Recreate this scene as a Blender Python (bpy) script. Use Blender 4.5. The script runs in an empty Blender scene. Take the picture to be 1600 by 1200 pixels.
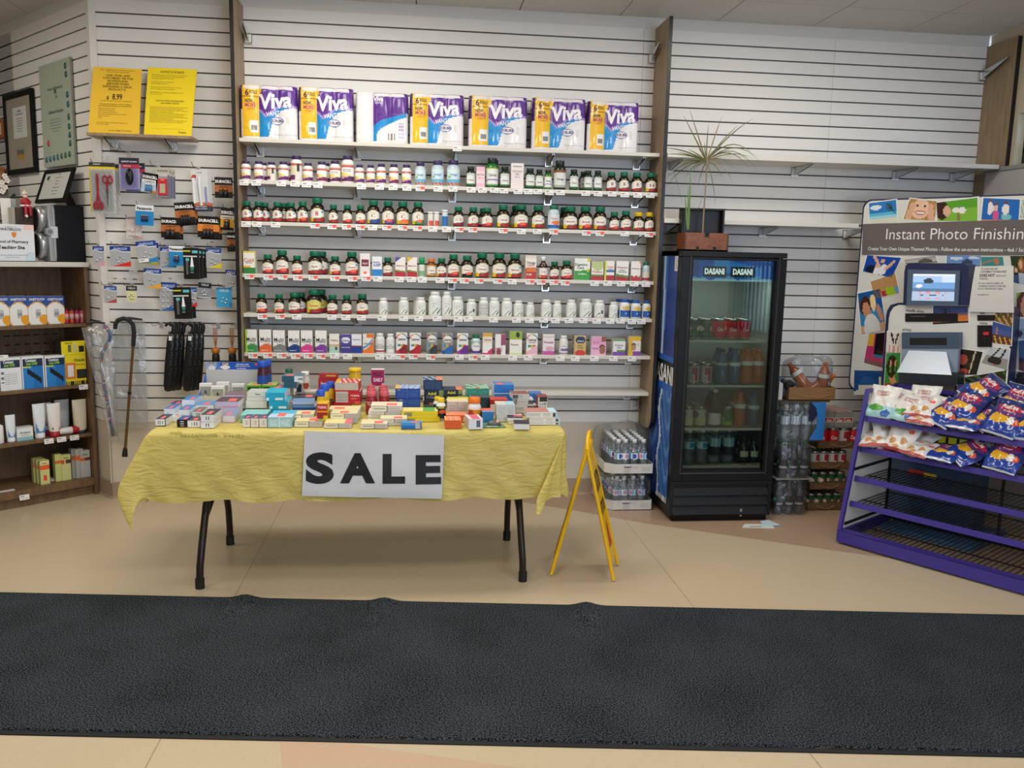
import bpy, bmesh, math, random
from mathutils import Vector, Matrix
C = bpy.context.scene.collection
SC = bpy.context.scene
PI = math.pi
R = math.radians
rnd = random.Random(7)

# ------------------------------------------------------------------ camera
F, HC, DC, YAW, PIT, ROL = 1330.0, 1.5268, 5.3037, .1173, .1492, .0223   # focal length in pixels of a 1600 px wide frame
_r = Vector((math.cos(YAW), -math.sin(YAW), 0))
_f = Vector((math.sin(YAW)*math.cos(PIT), math.cos(YAW)*math.cos(PIT), -math.sin(PIT)))
_u = _r.cross(_f)
_c, _s = math.cos(ROL), math.sin(ROL)
CAM = Vector((0, -DC, HC))
cx_, cy_, cz_ = _r*_c + _u*_s, _u*_c - _r*_s, -_f
cam = bpy.data.cameras.new('camera'); camo = bpy.data.objects.new('camera', cam); C.objects.link(camo)
cam.sensor_width = 36; cam.lens = F*36/1600; cam.clip_start = .05
camo.matrix_world = Matrix(((cx_.x, cy_.x, cz_.x, CAM.x), (cx_.y, cy_.y, cz_.y, CAM.y), (cx_.z, cy_.z, cz_.z, CAM.z), (0, 0, 0, 1)))
SC.camera = camo
def ray(u, v):
    a, b = u-800, v-600
    return _r*((_c*a+_s*b)/F) - _u*((-_s*a+_c*b)/F) + _f
def on_y(u, v, Y): d = ray(u, v); return CAM + d*((Y-CAM.y)/d.y)       # measured point on a plane parallel to the back wall
def on_z(u, v, Z=0): d = ray(u, v); return CAM + d*((Z-CAM.z)/d.z)     # measured point at a known height
def on_x(u, v, X): d = ray(u, v); return CAM + d*((X-CAM.x)/d.x)
def on_p(u, v, p0, n): d = ray(u, v); return CAM + d*((Vector(p0)-CAM).dot(n)/d.dot(n))

# ------------------------------------------------------------------ light
SC.view_settings.view_transform = 'Standard'; SC.view_settings.look = 'None'
SC.view_settings.gamma = 1; SC.view_settings.use_curve_mapping = False
SC.view_settings.exposure = 0.2
W = bpy.data.worlds.new('sky'); SC.world = W; W.use_nodes = True
W.node_tree.nodes['Background'].inputs[0].default_value = (.55, .72, 1, 1)
W.node_tree.nodes['Background'].inputs[1].default_value = 3.2
def area(name, loc, rot, sx, sy, power, col):
    l = bpy.data.lights.new(name, 'AREA'); l.shape = 'RECTANGLE'; l.size = sx; l.size_y = sy; l.energy = power; l.color = col
    o = bpy.data.objects.new(name, l); C.objects.link(o); o.location = loc; o.rotation_euler = rot; return o
WARM = (1, .95, .865)
LAMPS = [(-.4, -1.25, 27), (1.9, -1.25, 17), (-2.2, -2.6, 20), (-3.3, -.7, 20), (-.3, -3.6, 22), (1.6, -3.6, 16), (-1.5, -5.6, 24), (.9, -5.8, 20)]  # far left lamp over the nook is added to brighten the left wall
for i, (x, y, p) in enumerate(LAMPS): area('fluorescent_and_fill_light', (x, y, 2.955), (0, 0, 0), 1.15, .55, p, WARM)
area('daylight_fill', (2.3, -7.9, 1.7), (R(90), 0, 0), 2.4, 2.0, 100, (.60, .75, 1))  # unseen area light added to give the right side cool daylight

# ------------------------------------------------------------------ materials
def lin(h):
    h = h.lstrip('#')
    if len(h) == 3: h = ''.join(c*2 for c in h)
    return tuple(((c/12.92) if c <= .04045 else ((c+.055)/1.055)**2.4) for c in (int(h[i:i+2], 16)/255 for i in (0, 2, 4))) + (1,)
_mats = {}
def M(h, rough=.45, metal=0, bump=0, bscale=60, coat=0, noise=0, nscale=8, trans=0, ior=1.45, alpha=1, emit=0, spec=.5):
    key = (h, rough, metal, bump, bscale, coat, noise, nscale, trans, ior, alpha, emit, spec)
    if key in _mats: return _mats[key]
    m = bpy.data.materials.new('surface_'+h); m.use_nodes = True
    nt = m.node_tree; b = nt.nodes['Principled BSDF']
    b.inputs['Base Color'].default_value = lin(h); b.inputs['Roughness'].default_value = rough; b.inputs['Metallic'].default_value = metal
    b.inputs['Coat Weight'].default_value = coat; b.inputs['Transmission Weight'].default_value = trans; b.inputs['IOR'].default_value = ior
    b.inputs['Alpha'].default_value = alpha; b.inputs['Specular IOR Level'].default_value = spec
    if emit: b.inputs['Emission Color'].default_value = lin(h); b.inputs['Emission Strength'].default_value = emit
    if bump or noise:
        tc = nt.nodes.new('ShaderNodeTexCoord'); n = nt.nodes.new('ShaderNodeTexNoise')
        nt.links.new(tc.outputs['Object'], n.inputs['Vector']); n.inputs['Scale'].default_value = bscale if bump else nscale
        if bump:
            bp = nt.nodes.new('ShaderNodeBump'); bp.inputs['Strength'].default_value = bump; bp.inputs['Distance'].default_value = .01
            nt.links.new(n.outputs['Fac'], bp.inputs['Height']); nt.links.new(bp.outputs['Normal'], b.inputs['Normal'])
        if noise:
            n2 = nt.nodes.new('ShaderNodeTexNoise'); nt.links.new(tc.outputs['Object'], n2.inputs['Vector'])
            n2.inputs['Scale'].default_value = nscale; n2.inputs['Detail'].default_value = 6
            mx = nt.nodes.new('ShaderNodeMix'); mx.data_type = 'RGBA'; a = lin(h)
            mx.inputs['A'].default_value = tuple(c*(1-noise) for c in a[:3])+(1,); mx.inputs['B'].default_value = tuple(min(1, c*(1+noise)) for c in a[:3])+(1,)
            nt.links.new(n2.outputs['Fac'], mx.inputs['Factor']); nt.links.new(mx.outputs['Result'], b.inputs['Base Color'])
    _mats[key] = m; return m
def film(name, tint, gloss=.12, rough=.08, opac=0.0, bump=0, bscale=25):
    """thin clear plastic or window glass: see-through with a weak sheen and a little body"""
    m = bpy.data.materials.new(name); m.use_nodes = True; nt = m.node_tree; nt.nodes.clear()
    o = nt.nodes.new('ShaderNodeOutputMaterial'); t = nt.nodes.new('ShaderNodeBsdfTransparent'); g = nt.nodes.new('ShaderNodeBsdfGlossy')
    d = nt.nodes.new('ShaderNodeBsdfDiffuse'); m1 = nt.nodes.new('ShaderNodeMixShader'); m2 = nt.nodes.new('ShaderNodeMixShader')
    fr = nt.nodes.new('ShaderNodeLayerWeight'); fr.inputs['Blend'].default_value = .35
    mt = nt.nodes.new('ShaderNodeMath'); mt.operation = 'MULTIPLY_ADD'; mt.inputs[1].default_value = .5; mt.inputs[2].default_value = gloss
    t.inputs[0].default_value = lin(tint); g.inputs['Roughness'].default_value = rough; d.inputs[0].default_value = lin('e8ecee')
    nt.links.new(fr.outputs['Facing'], mt.inputs[0]); nt.links.new(mt.outputs[0], m2.inputs[0])
    m1.inputs[0].default_value = opac
    nt.links.new(t.outputs[0], m1.inputs[1]); nt.links.new(d.outputs[0], m1.inputs[2])
    nt.links.new(m1.outputs[0], m2.inputs[1]); nt.links.new(g.outputs[0], m2.inputs[2]); nt.links.new(m2.outputs[0], o.inputs[0])
    if bump:
        tc = nt.nodes.new('ShaderNodeTexCoord'); n = nt.nodes.new('ShaderNodeTexNoise'); bp = nt.nodes.new('ShaderNodeBump')
        n.inputs['Scale'].default_value = bscale; n.inputs['Detail'].default_value = 4; bp.inputs['Strength'].default_value = bump; bp.inputs['Distance'].default_value = .02
        nt.links.new(tc.outputs['Object'], n.inputs['Vector']); nt.links.new(n.outputs['Fac'], bp.inputs['Height'])
        nt.links.new(bp.outputs['Normal'], g.inputs['Normal'])
    return m
def wood(name, a, b, scale=(3, 3, .5), rough=.5):
    m = bpy.data.materials.new(name); m.use_nodes = True; nt = m.node_tree; p = nt.nodes['Principled BSDF']
    tc = nt.nodes.new('ShaderNodeTexCoord'); mp = nt.nodes.new('ShaderNodeMapping'); mp.inputs['Scale'].default_value = scale
    n = nt.nodes.new('ShaderNodeTexNoise'); n.inputs['Scale'].default_value = 9; n.inputs['Detail'].default_value = 8; n.inputs['Distortion'].default_value = .6
    cr = nt.nodes.new('ShaderNodeValToRGB'); cr.color_ramp.elements[0].position = .3; cr.color_ramp.elements[1].position = .75
    cr.color_ramp.elements[0].color = lin(a); cr.color_ramp.elements[1].color = lin(b)
    nt.links.new(tc.outputs['Object'], mp.inputs[0]); nt.links.new(mp.outputs[0], n.inputs['Vector']); nt.links.new(n.outputs['Fac'], cr.inputs[0])
    nt.links.new(cr.outputs[0], p.inputs['Base Color']); p.inputs['Roughness'].default_value = rough; return m

# ------------------------------------------------------------------ mesh building
_txt = {}
def text_mesh(s, bold=0.0, shear=0.0, res=2):
    key = (s, bold, shear, res)
    if key in _txt: return _txt[key]
    cu = bpy.data.curves.new('t', 'FONT'); cu.body = s; cu.resolution_u = res; cu.offset = bold; cu.shear = shear
    o = bpy.data.objects.new('t', cu); C.objects.link(o)
    me = o.evaluated_get(bpy.context.evaluated_depsgraph_get()).to_mesh()
    vs = [(v.co.x, v.co.y) for v in me.vertices]; fs = [tuple(p.vertices) for p in me.polygons]
    bpy.data.objects.remove(o); bpy.data.curves.remove(cu)
    if not vs: vs, fs = [(0, 0), (1, 0), (0, 1)], []
    x0 = min(v[0] for v in vs); x1 = max(v[0] for v in vs); k = .7
    vs = [((x-x0)/k, y/k) for x, y in vs]
    _txt[key] = (vs, fs, (x1-x0)/k); return _txt[key]
class MB:
    def __init__(s): s.v, s.f, s.m, s.sm, s.mats = [], [], [], [], []
    def mi(s, mat):
        if isinstance(mat, str): mat = M(mat)
        if mat not in s.mats: s.mats.append(mat)
        return s.mats.index(mat)
    def add(s, vs, fs, mat, smooth=False):
        b = len(s.v); s.v += [tuple(v) for v in vs]; i = s.mi(mat)
        for f in fs: s.f.append(tuple(b+k for k in f)); s.m.append(i); s.sm.append(smooth)
        return s
    def box(s, x0, x1, y0, y1, z0, z1, mat, T=None):
        vs = [Vector((x, y, z)) for z in (z0, z1) for y in (y0, y1) for x in (x0, x1)]
        if T is not None: vs = [T @ v for v in vs]
        return s.add(vs, [(0, 2, 3, 1), (4, 5, 7, 6), (0, 1, 5, 4), (2, 6, 7, 3), (0, 4, 6, 2), (1, 3, 7, 5)], mat)
    def lathe(s, prof, n, mat, c=(0, 0, 0), smooth=True, ang=None, squash=1):
        vs, fs = [], []; k = n
        for r, z in prof:
            for i in range(k): a = 2*PI*i/n; vs.append((c[0]+r*math.cos(a), c[1]+r*squash*math.sin(a), c[2]+z))
        for j in range(len(prof)-1):
            for i in range(k): fs.append((j*k+i, j*k+(i+1) % k, (j+1)*k+(i+1) % k, (j+1)*k+i))
        s.add(vs, fs, mat, smooth)
        b = len(s.v)-len(vs); i = s.mi(mat)
        for j, rev in ((0, True), (len(prof)-1, False)):
            if prof[j][0] > 1e-5:
                r = [b+j*k+q for q in range(k)]; s.f.append(tuple(reversed(r) if rev else r)); s.m.append(i); s.sm.append(False)
        return s
    def tube(s, pts, r, n, mat, cap=True, flat=1.0):
        pts = [Vector(p) for p in pts]; N = len(pts); rs = r if isinstance(r, (list, tuple)) else [r]*N
        vs, fs = [], []; up = None
        for i, p in enumerate(pts):
            t = (pts[min(i+1, N-1)]-pts[max(i-1, 0)]).normalized()
            if up is None: up = t.orthogonal().normalized() if abs(t.z) > .9 else (Vector((0, 0, 1))-t*t.z).normalized()
            up = (up-t*up.dot(t)).normalized(); sd = t.cross(up)
            for k in range(n): a = 2*PI*k/n; vs.append(p+sd*(rs[i]*math.cos(a))+up*(rs[i]*flat*math.sin(a)))
        for i in range(N-1):
            for k in range(n): fs.append((i*n+k, i*n+(k+1) % n, (i+1)*n+(k+1) % n, (i+1)*n+k))
        s.add(vs, fs, mat, True)
        if cap: s.add(vs[:n], [tuple(reversed(range(n)))], mat); s.add(vs[-n:], [tuple(range(n))], mat)
        return s
    def prism(s, poly, vec, mat, back=None):
        """a flat outline (3-D points) pushed along vec"""
        n = len(poly); vec = Vector(vec); a = [Vector(p) for p in poly]; b = [p+vec for p in a]
        s.add(a, [tuple(range(n))], mat); s.add(b, [tuple(reversed(range(n)))], back or mat)
        return s.add(a+b, [(i, n+i, n+(i+1) % n, (i+1) % n) for i in range(n)], back or mat)
    def quad(s, a, b, c, d, mat): return s.add([a, b, c, d], [(0, 1, 2, 3)], mat)
    def paint(s, fn, nx, ny, P, smooth=False, mk=M):
        """a printed surface: cell (u, v) takes colour fn(u, v)"""
        vs = [P(i/nx, j/ny) for j in range(ny+1) for i in range(nx+1)]; b = len(s.v); s.v += [tuple(v) for v in vs]
        for j in range(ny):
            for i in range(nx):
                c = fn((i+.5)/nx, (j+.5)/ny)
                if c is None: continue
                s.f.append((b+j*(nx+1)+i, b+j*(nx+1)+i+1, b+(j+1)*(nx+1)+i+1, b+(j+1)*(nx+1)+i)); s.m.append(s.mi(mk(c) if isinstance(c, str) else c)); s.sm.append(smooth)
        return s
    def text(s, txt, P, x, z, h, mat, wmax=None, bold=.0, shear=0, align='c', res=2, rot=0):
        vs, fs, w = text_mesh(txt, bold, shear, res); k = h; kx = h
        if wmax and w*kx > wmax: kx = wmax/w
        if wmax and kx < h*.6: k = kx/.6
        ox = {'c': -w*kx/2, 'l': 0, 'r': -w*kx}[align]; ca, sa = math.cos(rot), math.sin(rot)
        out = []
        for a, b_ in vs:
            px, pz = ox+a*kx, b_*k; out.append(P(x+px*ca-pz*sa, z+px*sa+pz*ca))
        return s.add(out, fs, mat)
    def mesh(s, name):
        me = bpy.data.meshes.new(name); me.from_pydata([tuple(v) for v in s.v], [], s.f)
        for m in s.mats: me.materials.append(m)
        me.polygons.foreach_set('material_index', s.m); me.polygons.foreach_set('use_smooth', s.sm); me.update(); return me
    def build(s, name, parent=None, loc=None, rz=None, bevel=0, seg=2, kind=None, label=None, sub=0, solid=0):
        return link(name, s.mesh(name), parent, loc, rz, bevel, seg, kind, label, sub, solid)
def link(name, me, parent=None, loc=None, rz=None, bevel=0, seg=2, kind=None, label=None, sub=0, solid=0):
    o = bpy.data.objects.new(name, me); C.objects.link(o)
    if parent: o.parent = parent
    if loc is not None: o.location = loc
    if rz is not None: o.rotation_euler = (0, 0, rz)
    if kind: o['kind'] = kind
    if label: o['label'] = label
    if solid: md = o.modifiers.new('s', 'SOLIDIFY'); md.thickness = solid; md.offset = 0
    if bevel: md = o.modifiers.new('b', 'BEVEL'); md.width = bevel; md.segments = seg; md.limit_method = 'ANGLE'
    if sub: md = o.modifiers.new('d', 'SUBSURF'); md.levels = sub; md.render_levels = sub
    return o
def tag(o, label, cat, group=None):
    o['label'] = label; o['category'] = cat
    if group: o['group'] = group
    return o
def thing(name, label, cat, loc=(0, 0, 0), rz=0, group=None):
    o = bpy.data.objects.new(name, None); C.objects.link(o); o.location = loc; o.rotation_euler = (0, 0, rz); o.empty_display_size = .05
    return tag(o, label, cat, group)
def copy_tree(o, loc, rz=0, label=None, group=None, scale=None):
    r = o.copy(); C.objects.link(r); r.location = loc; r.rotation_euler = (0, 0, rz)
    if label: r['label'] = label
    if group: r['group'] = group
    if scale: r.scale = scale
    for ch in o.children:
        c = ch.copy(); C.objects.link(c); c.parent = r
        for g in ch.children: d = g.copy(); C.objects.link(d); d.parent = c
    return r
NUM = 'zeroth first second third fourth fifth sixth seventh eighth ninth tenth eleventh twelfth thirteenth fourteenth fifteenth sixteenth seventeenth eighteenth nineteenth twentieth'.split()
def nth(n): return NUM[n] if n <= 20 else 'twenty-'+NUM[n-20] if n < 30 else 'thirtieth' if n == 30 else 'thirty-'+NUM[n-30]
def fl(y=-.0004): return lambda x, z: (x, y, z)          # flat front facing the shop
def inell(u, v, cu, cv, a, b): return ((u-cu)/a)**2+((v-cv)/b)**2 < 1

# ------------------------------------------------------------------ setting
Z1, PITCH, ZT, ZB, ZC = 2.8372, .0762, 2.908, .478, 2.975
XL, XR = -1.822, 3.637
M_slat = M('e6e3dd', .42, noise=.03, nscale=1.5)
M_groove = M('57524c', .6)
M_dry = M('cfc5b3', .7, noise=.02, nscale=2)
M_base = M('a38d78', .55)
M_fascia = M('d8d5cf', .6)
def slats(mb, x0, x1, seams=()):
    """slatwall: boards with a dark channel between them, front at y = 0"""
    mb.box(x0, x1, .013, .03, ZB, ZT, M_groove)
    zs = [ZT]+[Z1-PITCH*k for k in range(31)]+[ZB]
    xs = [x0]+list(seams)+[x1]
    for a, b in zip(xs, xs[1:]):
        for k in range(32):
            t = zs[k]-(.0045 if k else 0); bt = zs[k+1]+(.0045 if k < 31 else 0)
            mb.box(a+.0008, b-.0008, 0, .0125, bt, t, M_slat)
w = MB(); slats(w, XL, XR, (1.385, 2.61)); w.box(XL, XR, .005, .16, 0, ZB, M_dry); w.box(XL, XR, .002, .16, ZT, ZC, M_fascia); w.box(XL, XR, .03, .16, ZB, ZT, M_dry)
w.build('wall_back', kind='structure')
LW = R(180)-math.atan2(.743, .667)               # the left wall runs back from the corner at this turn
LN = Vector((.667, -.743, 0)).normalized()       # along the left wall towards the corner
LF = Vector((-.743, -.667, 0)).normalized()      # out of the left wall into the shop
LROT = math.atan2(LN.y, LN.x)
w = MB(); slats(w, -3.3, 0, (-1.22, -2.44)); w.box(-3.3, 0, .005, .16, 0, ZB, M_dry); w.box(-3.3, 0, .002, .16, ZT, ZC, M_fascia); w.box(-3.3, 0, .03, .16, ZB, ZT, M_dry)
w.build('wall_left', loc=(XL, 0, 0), rz=LROT, kind='structure')
w = MB(); w.tube([(XL-.004, -.006, 0.1), (XL-.004, -.006, ZB)], .005, 8, M_dry)
M_post = M('e2ded6', .4)
w.prism([(XL+.030, -.0045, ZB), (XL-.006, -.0045, ZB), (XL-.030, .021, ZB), (XL-.02, .03, ZB), (XL, .004, ZB), (XL+.03, .004, ZB)], (0, 0, ZT+.05-ZB), M_post)
w.build('trim_1', kind='structure')
w = MB(); w.box(XL, XR, -.006, .004, .0, .104, M_base); w.box(XL, XR, -.012, -.005, 0, .014, M('b7a48e', .5)); w.build('baseboard_back', kind='structure')
w = MB(); w.box(-3.3, 0, -.006, .004, .0, .104, M_base); w.box(-3.3, 0, -.012, -.005, 0, .014, M('b7a48e', .5)); w.build('baseboard_left', loc=(XL, 0, 0), rz=LROT, kind='structure')

# floor: sheet vinyl with long seams and two inlaid tan areas
def floor_mat(name, base, dark, light):
    m = bpy.data.materials.new(name); m.use_nodes = True; nt = m.node_tree; p = nt.nodes['Principled BSDF']
    tc = nt.nodes.new('ShaderNodeTexCoord')
    def noise(sc, det, pos):
        n = nt.nodes.new('ShaderNodeTexNoise'); n.inputs['Scale'].default_value = sc; n.inputs['Detail'].default_value = det
        nt.links.new(tc.outputs['Object'], n.inputs['Vector']); r = nt.nodes.new('ShaderNodeValToRGB')
        r.color_ramp.elements[0].position, r.color_ramp.elements[1].position = pos; nt.links.new(n.outputs['Fac'], r.inputs[0]); return r
    def mix(a, b, f, k):
        mx = nt.nodes.new('ShaderNodeMix'); mx.data_type = 'RGBA'
        mm = nt.nodes.new('ShaderNodeMath'); mm.operation = 'MULTIPLY'; mm.inputs[1].default_value = k; nt.links.new(f, mm.inputs[0]); nt.links.new(mm.outputs[0], mx.inputs['Factor'])
        if isinstance(a, tuple): mx.inputs['A'].default_value = a
        else: nt.links.new(a, mx.inputs['A'])
        mx.inputs['B'].default_value = b; return mx.outputs['Result']
    a = mix(lin(base), lin(dark), noise(90, 3, (.55, .75)).outputs[0], .35)
    a = mix(a, lin(light), noise(70, 3, (.55, .8)).outputs[0], .35)
    a = mix(a, lin(dark), noise(1.3, 4, (.4, .9)).outputs[0], .25)
    sx = nt.nodes.new('ShaderNodeSeparateXYZ'); nt.links.new(tc.outputs['Object'], sx.inputs[0])
    m1 = nt.nodes.new('ShaderNodeMath'); m1.operation = 'ADD'; m1.inputs[1].default_value = .785+20.3
    m2 = nt.nodes.new('ShaderNodeMath'); m2.operation = 'MODULO'; m2.inputs[1].default_value = 2.03
    m3 = nt.nodes.new('ShaderNodeMath'); m3.operation = 'LESS_THAN'; m3.inputs[1].default_value = .0035
    nt.links.new(sx.outputs[0], m1.inputs[0]); nt.links.new(m1.outputs[0], m2.inputs[0]); nt.links.new(m2.outputs[0], m3.inputs[0])
    a = mix(a, lin('7d6a50'), m3.outputs[0], .75)
    nt.links.new(a, p.inputs['Base Color']); p.inputs['Roughness'].default_value = .30; p.inputs['Specular IOR Level'].default_value = .4
    return m
M_fl = floor_mat('vinyl_beige', 'c2b194', 'ac987a', 'd2c3a8')
M_tan = floor_mat('vinyl_tan', 'a98f78', '937961', 'b69e88')
w = MB(); w.box(-5.5, 6.5, -8.2, 2.6, -.1, 0, M_fl)
w.add([(x, y, .0005) for x, y in [(.45, -.006), (.971, -.353), (1.358, -.632), (2.253, -1.14), (3.64, -1.9), (3.64, -.006)]], [(0, 1, 2, 3, 4, 5)], M_tan)
w.add([(x, y, .0005) for x, y, z in [on_z(437, 1150), on_z(446, 1260), on_z(1250, 1260), on_z(812, 1200), on_z(561, 1164.5), on_z(500, 1150)]], [(0, 1, 2, 3, 4, 5)], floor_mat('vinyl_pink', 'c2a48a', 'ae8f76', 'cdb39b'))
w.build('floor', kind='structure')

# ceiling: lay-in tiles
w = MB(); Mc, Mg = M('cdcac4', .8, bump=.5, bscale=220, noise=.04, nscale=60), M('8f8c86', .6)
w.box(-5.5, 6.5, -8.2, 2.6, ZC+.012, ZC+.1, Mg)
x = 1.84-.61*13
while x < 6.4:
    y = -.43-.61*13
    while y < 2.4:
        w.box(x+.003, x+.607, y+.003, y+.607, ZC, ZC+.013, Mc); y += .61
    x += .61
w.build('ceiling', kind='structure')
# right wall with the high window, and the windows behind the camera that light the shop
M_wr = M('cbc0a6', .7, noise=.02, nscale=2); M_wl = M('b9b4b3', .6)
w = MB(); x0, x1 = XR+.012, XR+.2
w.box(x0, x1, -8, .0, 2.45, ZC, M_wr); w.box(x0, x1, -.33, 0, 0, 2.45, M_wr); w.box(x0, x1, -4.2, -.33, 0, 2.115, M_wr); w.box(x0, x1, -8, -5.5, 0, 2.115, M_wr); w.box(x0, x1, -5.5, -4.2, 0, .75, M_wr); w.box(x0, x1, -5.5, -4.2, 2.05, 2.115, M_wr)
w.box(XR-.04, x0, -1.6, -.15, 0, 2.112, M_wl)
w.box(x0, x1, -8, -6.6, 2.1, 2.45, M_wr); w.build('wall_right', kind='structure')
w = MB(); w.box(XR-.05, x0+.02, -1.61, -.14, 2.112, 2.136, M('8e9088', .4)); w.build('trim_2', kind='structure')
w = MB()
for y in [-.33-.0, -1.33, -2.33, -3.33, -4.33, -5.33, -6.33]: w.box(x0+.05, x0+.09, y-.02, y+.02, 2.115, 2.45, '23262b')
for z in (2.125, 2.23, 2.42): w.box(x0+.05, x0+.09, -6.6, -.33, z-.012, z+.012, '23262b')
for k in range(24): w.box(x0+.06, x0+.08, -.36-.26*k-.006, -.36-.26*k+.006, 2.115, 2.45, '23262b')
wf = w.build('window_1', kind='structure')
MB().box(x0+.066, x0+.074, -6.6, -.33, 2.115, 2.45, film('clear_glass', 'f4f8fa', .05, .02)).build('window_pane', wf)
w = MB()
for k in range(12): w.box(x0+.05, x0+.07, -4.25-.11*k-.008, -4.25-.11*k+.008, .75, 2.05, '23262b')
for z in (.77, 1.5, 2.03): w.box(x0+.05, x0+.08, -5.5, -4.2, z-.014, z+.014, '23262b')
wf = w.build('window_2', kind='structure'); MB().box(x0+.09, x0+.096, -5.5, -4.2, .75, 2.05, film('window_glass', 'f4f8fa', .05, .02)).build('window_pane', wf)
# back of the shop behind the camera
w = MB(); w.box(-5.5, 3.9, -8.2, -8.0, 0, ZC, M('8d8780', .7)); w.build('wall_front', kind='structure')
w = MB(); w.box(-5.5, -3.4, 2.42, 2.6, 0, ZC, M_dry); w.build('wall_rear', kind='structure')
w = MB(); w.box(-5.5, -5.3, -8.0, 2.6, 0, ZC, M('a39c92', .7)); w.build('wall_side', kind='structure')

# ------------------------------------------------------------------ shop fittings on the slatwall
M_wood = wood('oak_laminate', '8a7458', 'a8917200'[:6], (6, 6, .6)); M_blk = M('191716', .35); M_shelf = M('d6d1c7', .4, noise=.02, nscale=3)
M_chrome = M('d4d4d2', .22, 1); M_white = M('e9e7e3', .35)
XA, XB = -.978, 1.455
def divider(name, label, x0, x1, cut=None):
    t = thing(name, label, 'panel', ((x0+x1)/2, 0, .48)); h = (x1-x0)/2; D = .288
    if cut: pf = [(-.001, 1.2), (-.14, 1.2), (-.14, cut-.48), (-D, cut-.48), (-D, 2.43), (-.001, 2.43)]
    else: pf = [(-.001, .0)]+[(-D+.09+.09*math.cos(R(a)), .09+.09*math.sin(R(a))) for a in range(270, 179, -10)]+[(-D, 2.43), (-.001, 2.43)]
    if not cut: pf.insert(1, (-.1, 0))
    MB().prism([(-h, y, z) for y, z in pf], (2*h, 0, 0), M_wood).build('panel', t)
    b = MB(); q = pf[2:-1] if not cut else pf[3:5]
    for (ya, za), (yb, zb) in zip(q, q[1:]):
        n = Vector((0, -(zb-za), (yb-ya))).normalized()
        if n.y > 0: n = -n
        a, c = Vector((0, ya, za)), Vector((0, yb, zb)); k = n*.003
        vs = [v+Vector((s*(h+.0004), 0, 0)) for s in (-1, 1) for v in (a-n*.003, c-n*.003, c+k, a+k)]
        b.add(vs, [(0, 1, 2, 3), (7, 6, 5, 4), (0, 4, 5, 1), (1, 5, 6, 2), (2, 6, 7, 3), (3, 7, 4, 0)], M_blk)
    b.build('edge_band', t)
divider('display_divider', 'tall wood-grain divider panel with black front edge between battery display and vitamin shelves', XA-.021, XA-.001)
divider('display_divider', 'tall wood-grain divider panel with black front edge between vitamin shelves and plant', XB+.001, XB+.021)
divider('display_divider', 'tall wood-grain divider panel in the corner beside the high window', XR-.012, XR+.011, 2.14)

BP = {}
def bracket(x, z, label, y0=0, D=.19, up=0, group='shelf brackets on the slatwall', rot=0):
    if 'a' not in BP:
        BP['p'] = MB().box(-.022, .022, -.012, -.0005, -.058, .0, M_chrome).box(-.017, .017, -.016, -.012, -.052, -.006, M_white).mesh('plate')
        a = MB()
        for s in (-.0075, .0045): a.prism([(s, -.012, -.05), (s, -.012, .0), (s, -.19, 0), (s, -.19, -.008)], (.003, 0, 0), M_chrome)
        a.box(-.0075, .0075, -.19, -.012, -.003, -.0005, M_chrome); BP['a'] = a.mesh('arm')
    t = thing('shelf_bracket', label, 'bracket', (x, y0, z), 0, group)
    link('plate', BP['p'], t); link('arm', BP['a'], t).scale = (1, D/.19, 1)
    if up: t.rotation_euler = (R(up), 0, 0)
    return t
SHELVES = [('top', 2.151), ('second', 1.921), ('third', 1.690), ('fourth', 1.393), ('fifth', 1.165), ('sixth', .936), ('bottom', .708)]
for nm, z in SHELVES:
    tag(MB().box(XA+.001, XB-.001, -.225, -.001, z-.021, z, M_shelf).build('wall_shelf', bevel=.0015), f'long white shelf of the vitamin display, {nm} of the seven', 'shelf', 'white vitamin shelves')
    for i, px in enumerate((407, 558, 707.5, 857.5, 995)):
        x = on_y(px, 250, -.012).x + (0 if nm == 'top' else .0)
        bracket(x, z-.0215, f'chrome bracket holding up the {nm} vitamin shelf, {nth(i+1)} from the left')
bracket(on_y(388, 62, -.01).x, on_y(388, 53, -.01).z, 'empty chrome bracket at top left above the paper towels', up=-8)
bracket(on_y(1018, 95, -.01).x, on_y(1018, 85, -.01).z, 'empty chrome bracket at top right beside the wood divider', up=-10)
bracket(on_y(1541, 122, -.01).x-.03, on_y(1541, 113, -.01).z, 'empty chrome bracket on the corner divider near the ceiling', up=-10, D=.25)
bracket(on_y(993, 632, -.01).x-.01, on_y(993, 626, -.01).z, 'empty chrome bracket beneath the bottom vitamin shelf', up=-4, D=.1)
for z, nm, x1 in ((2.148, 'upper', 3.58), (1.768, 'lower', 2.70)):
    tag(MB().box(XB+.024, x1, -.297, -.001, z-.026, z, M_shelf).build('wall_shelf', bevel=.0015), f'{nm} empty white shelf on the slatwall to the right of the plant', 'shelf', 'empty white shelves')
    for i, px in enumerate((1047, 1242, 1400, 1490) if nm == 'upper' else (1045, 1198, 1330)):
        bracket(max(XB+.05, on_y(px, 265, -.012).x), z-.0265, f'chrome bracket under the {nm} empty white shelf, {nth(i+1)} from the left', D=.25)

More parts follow.
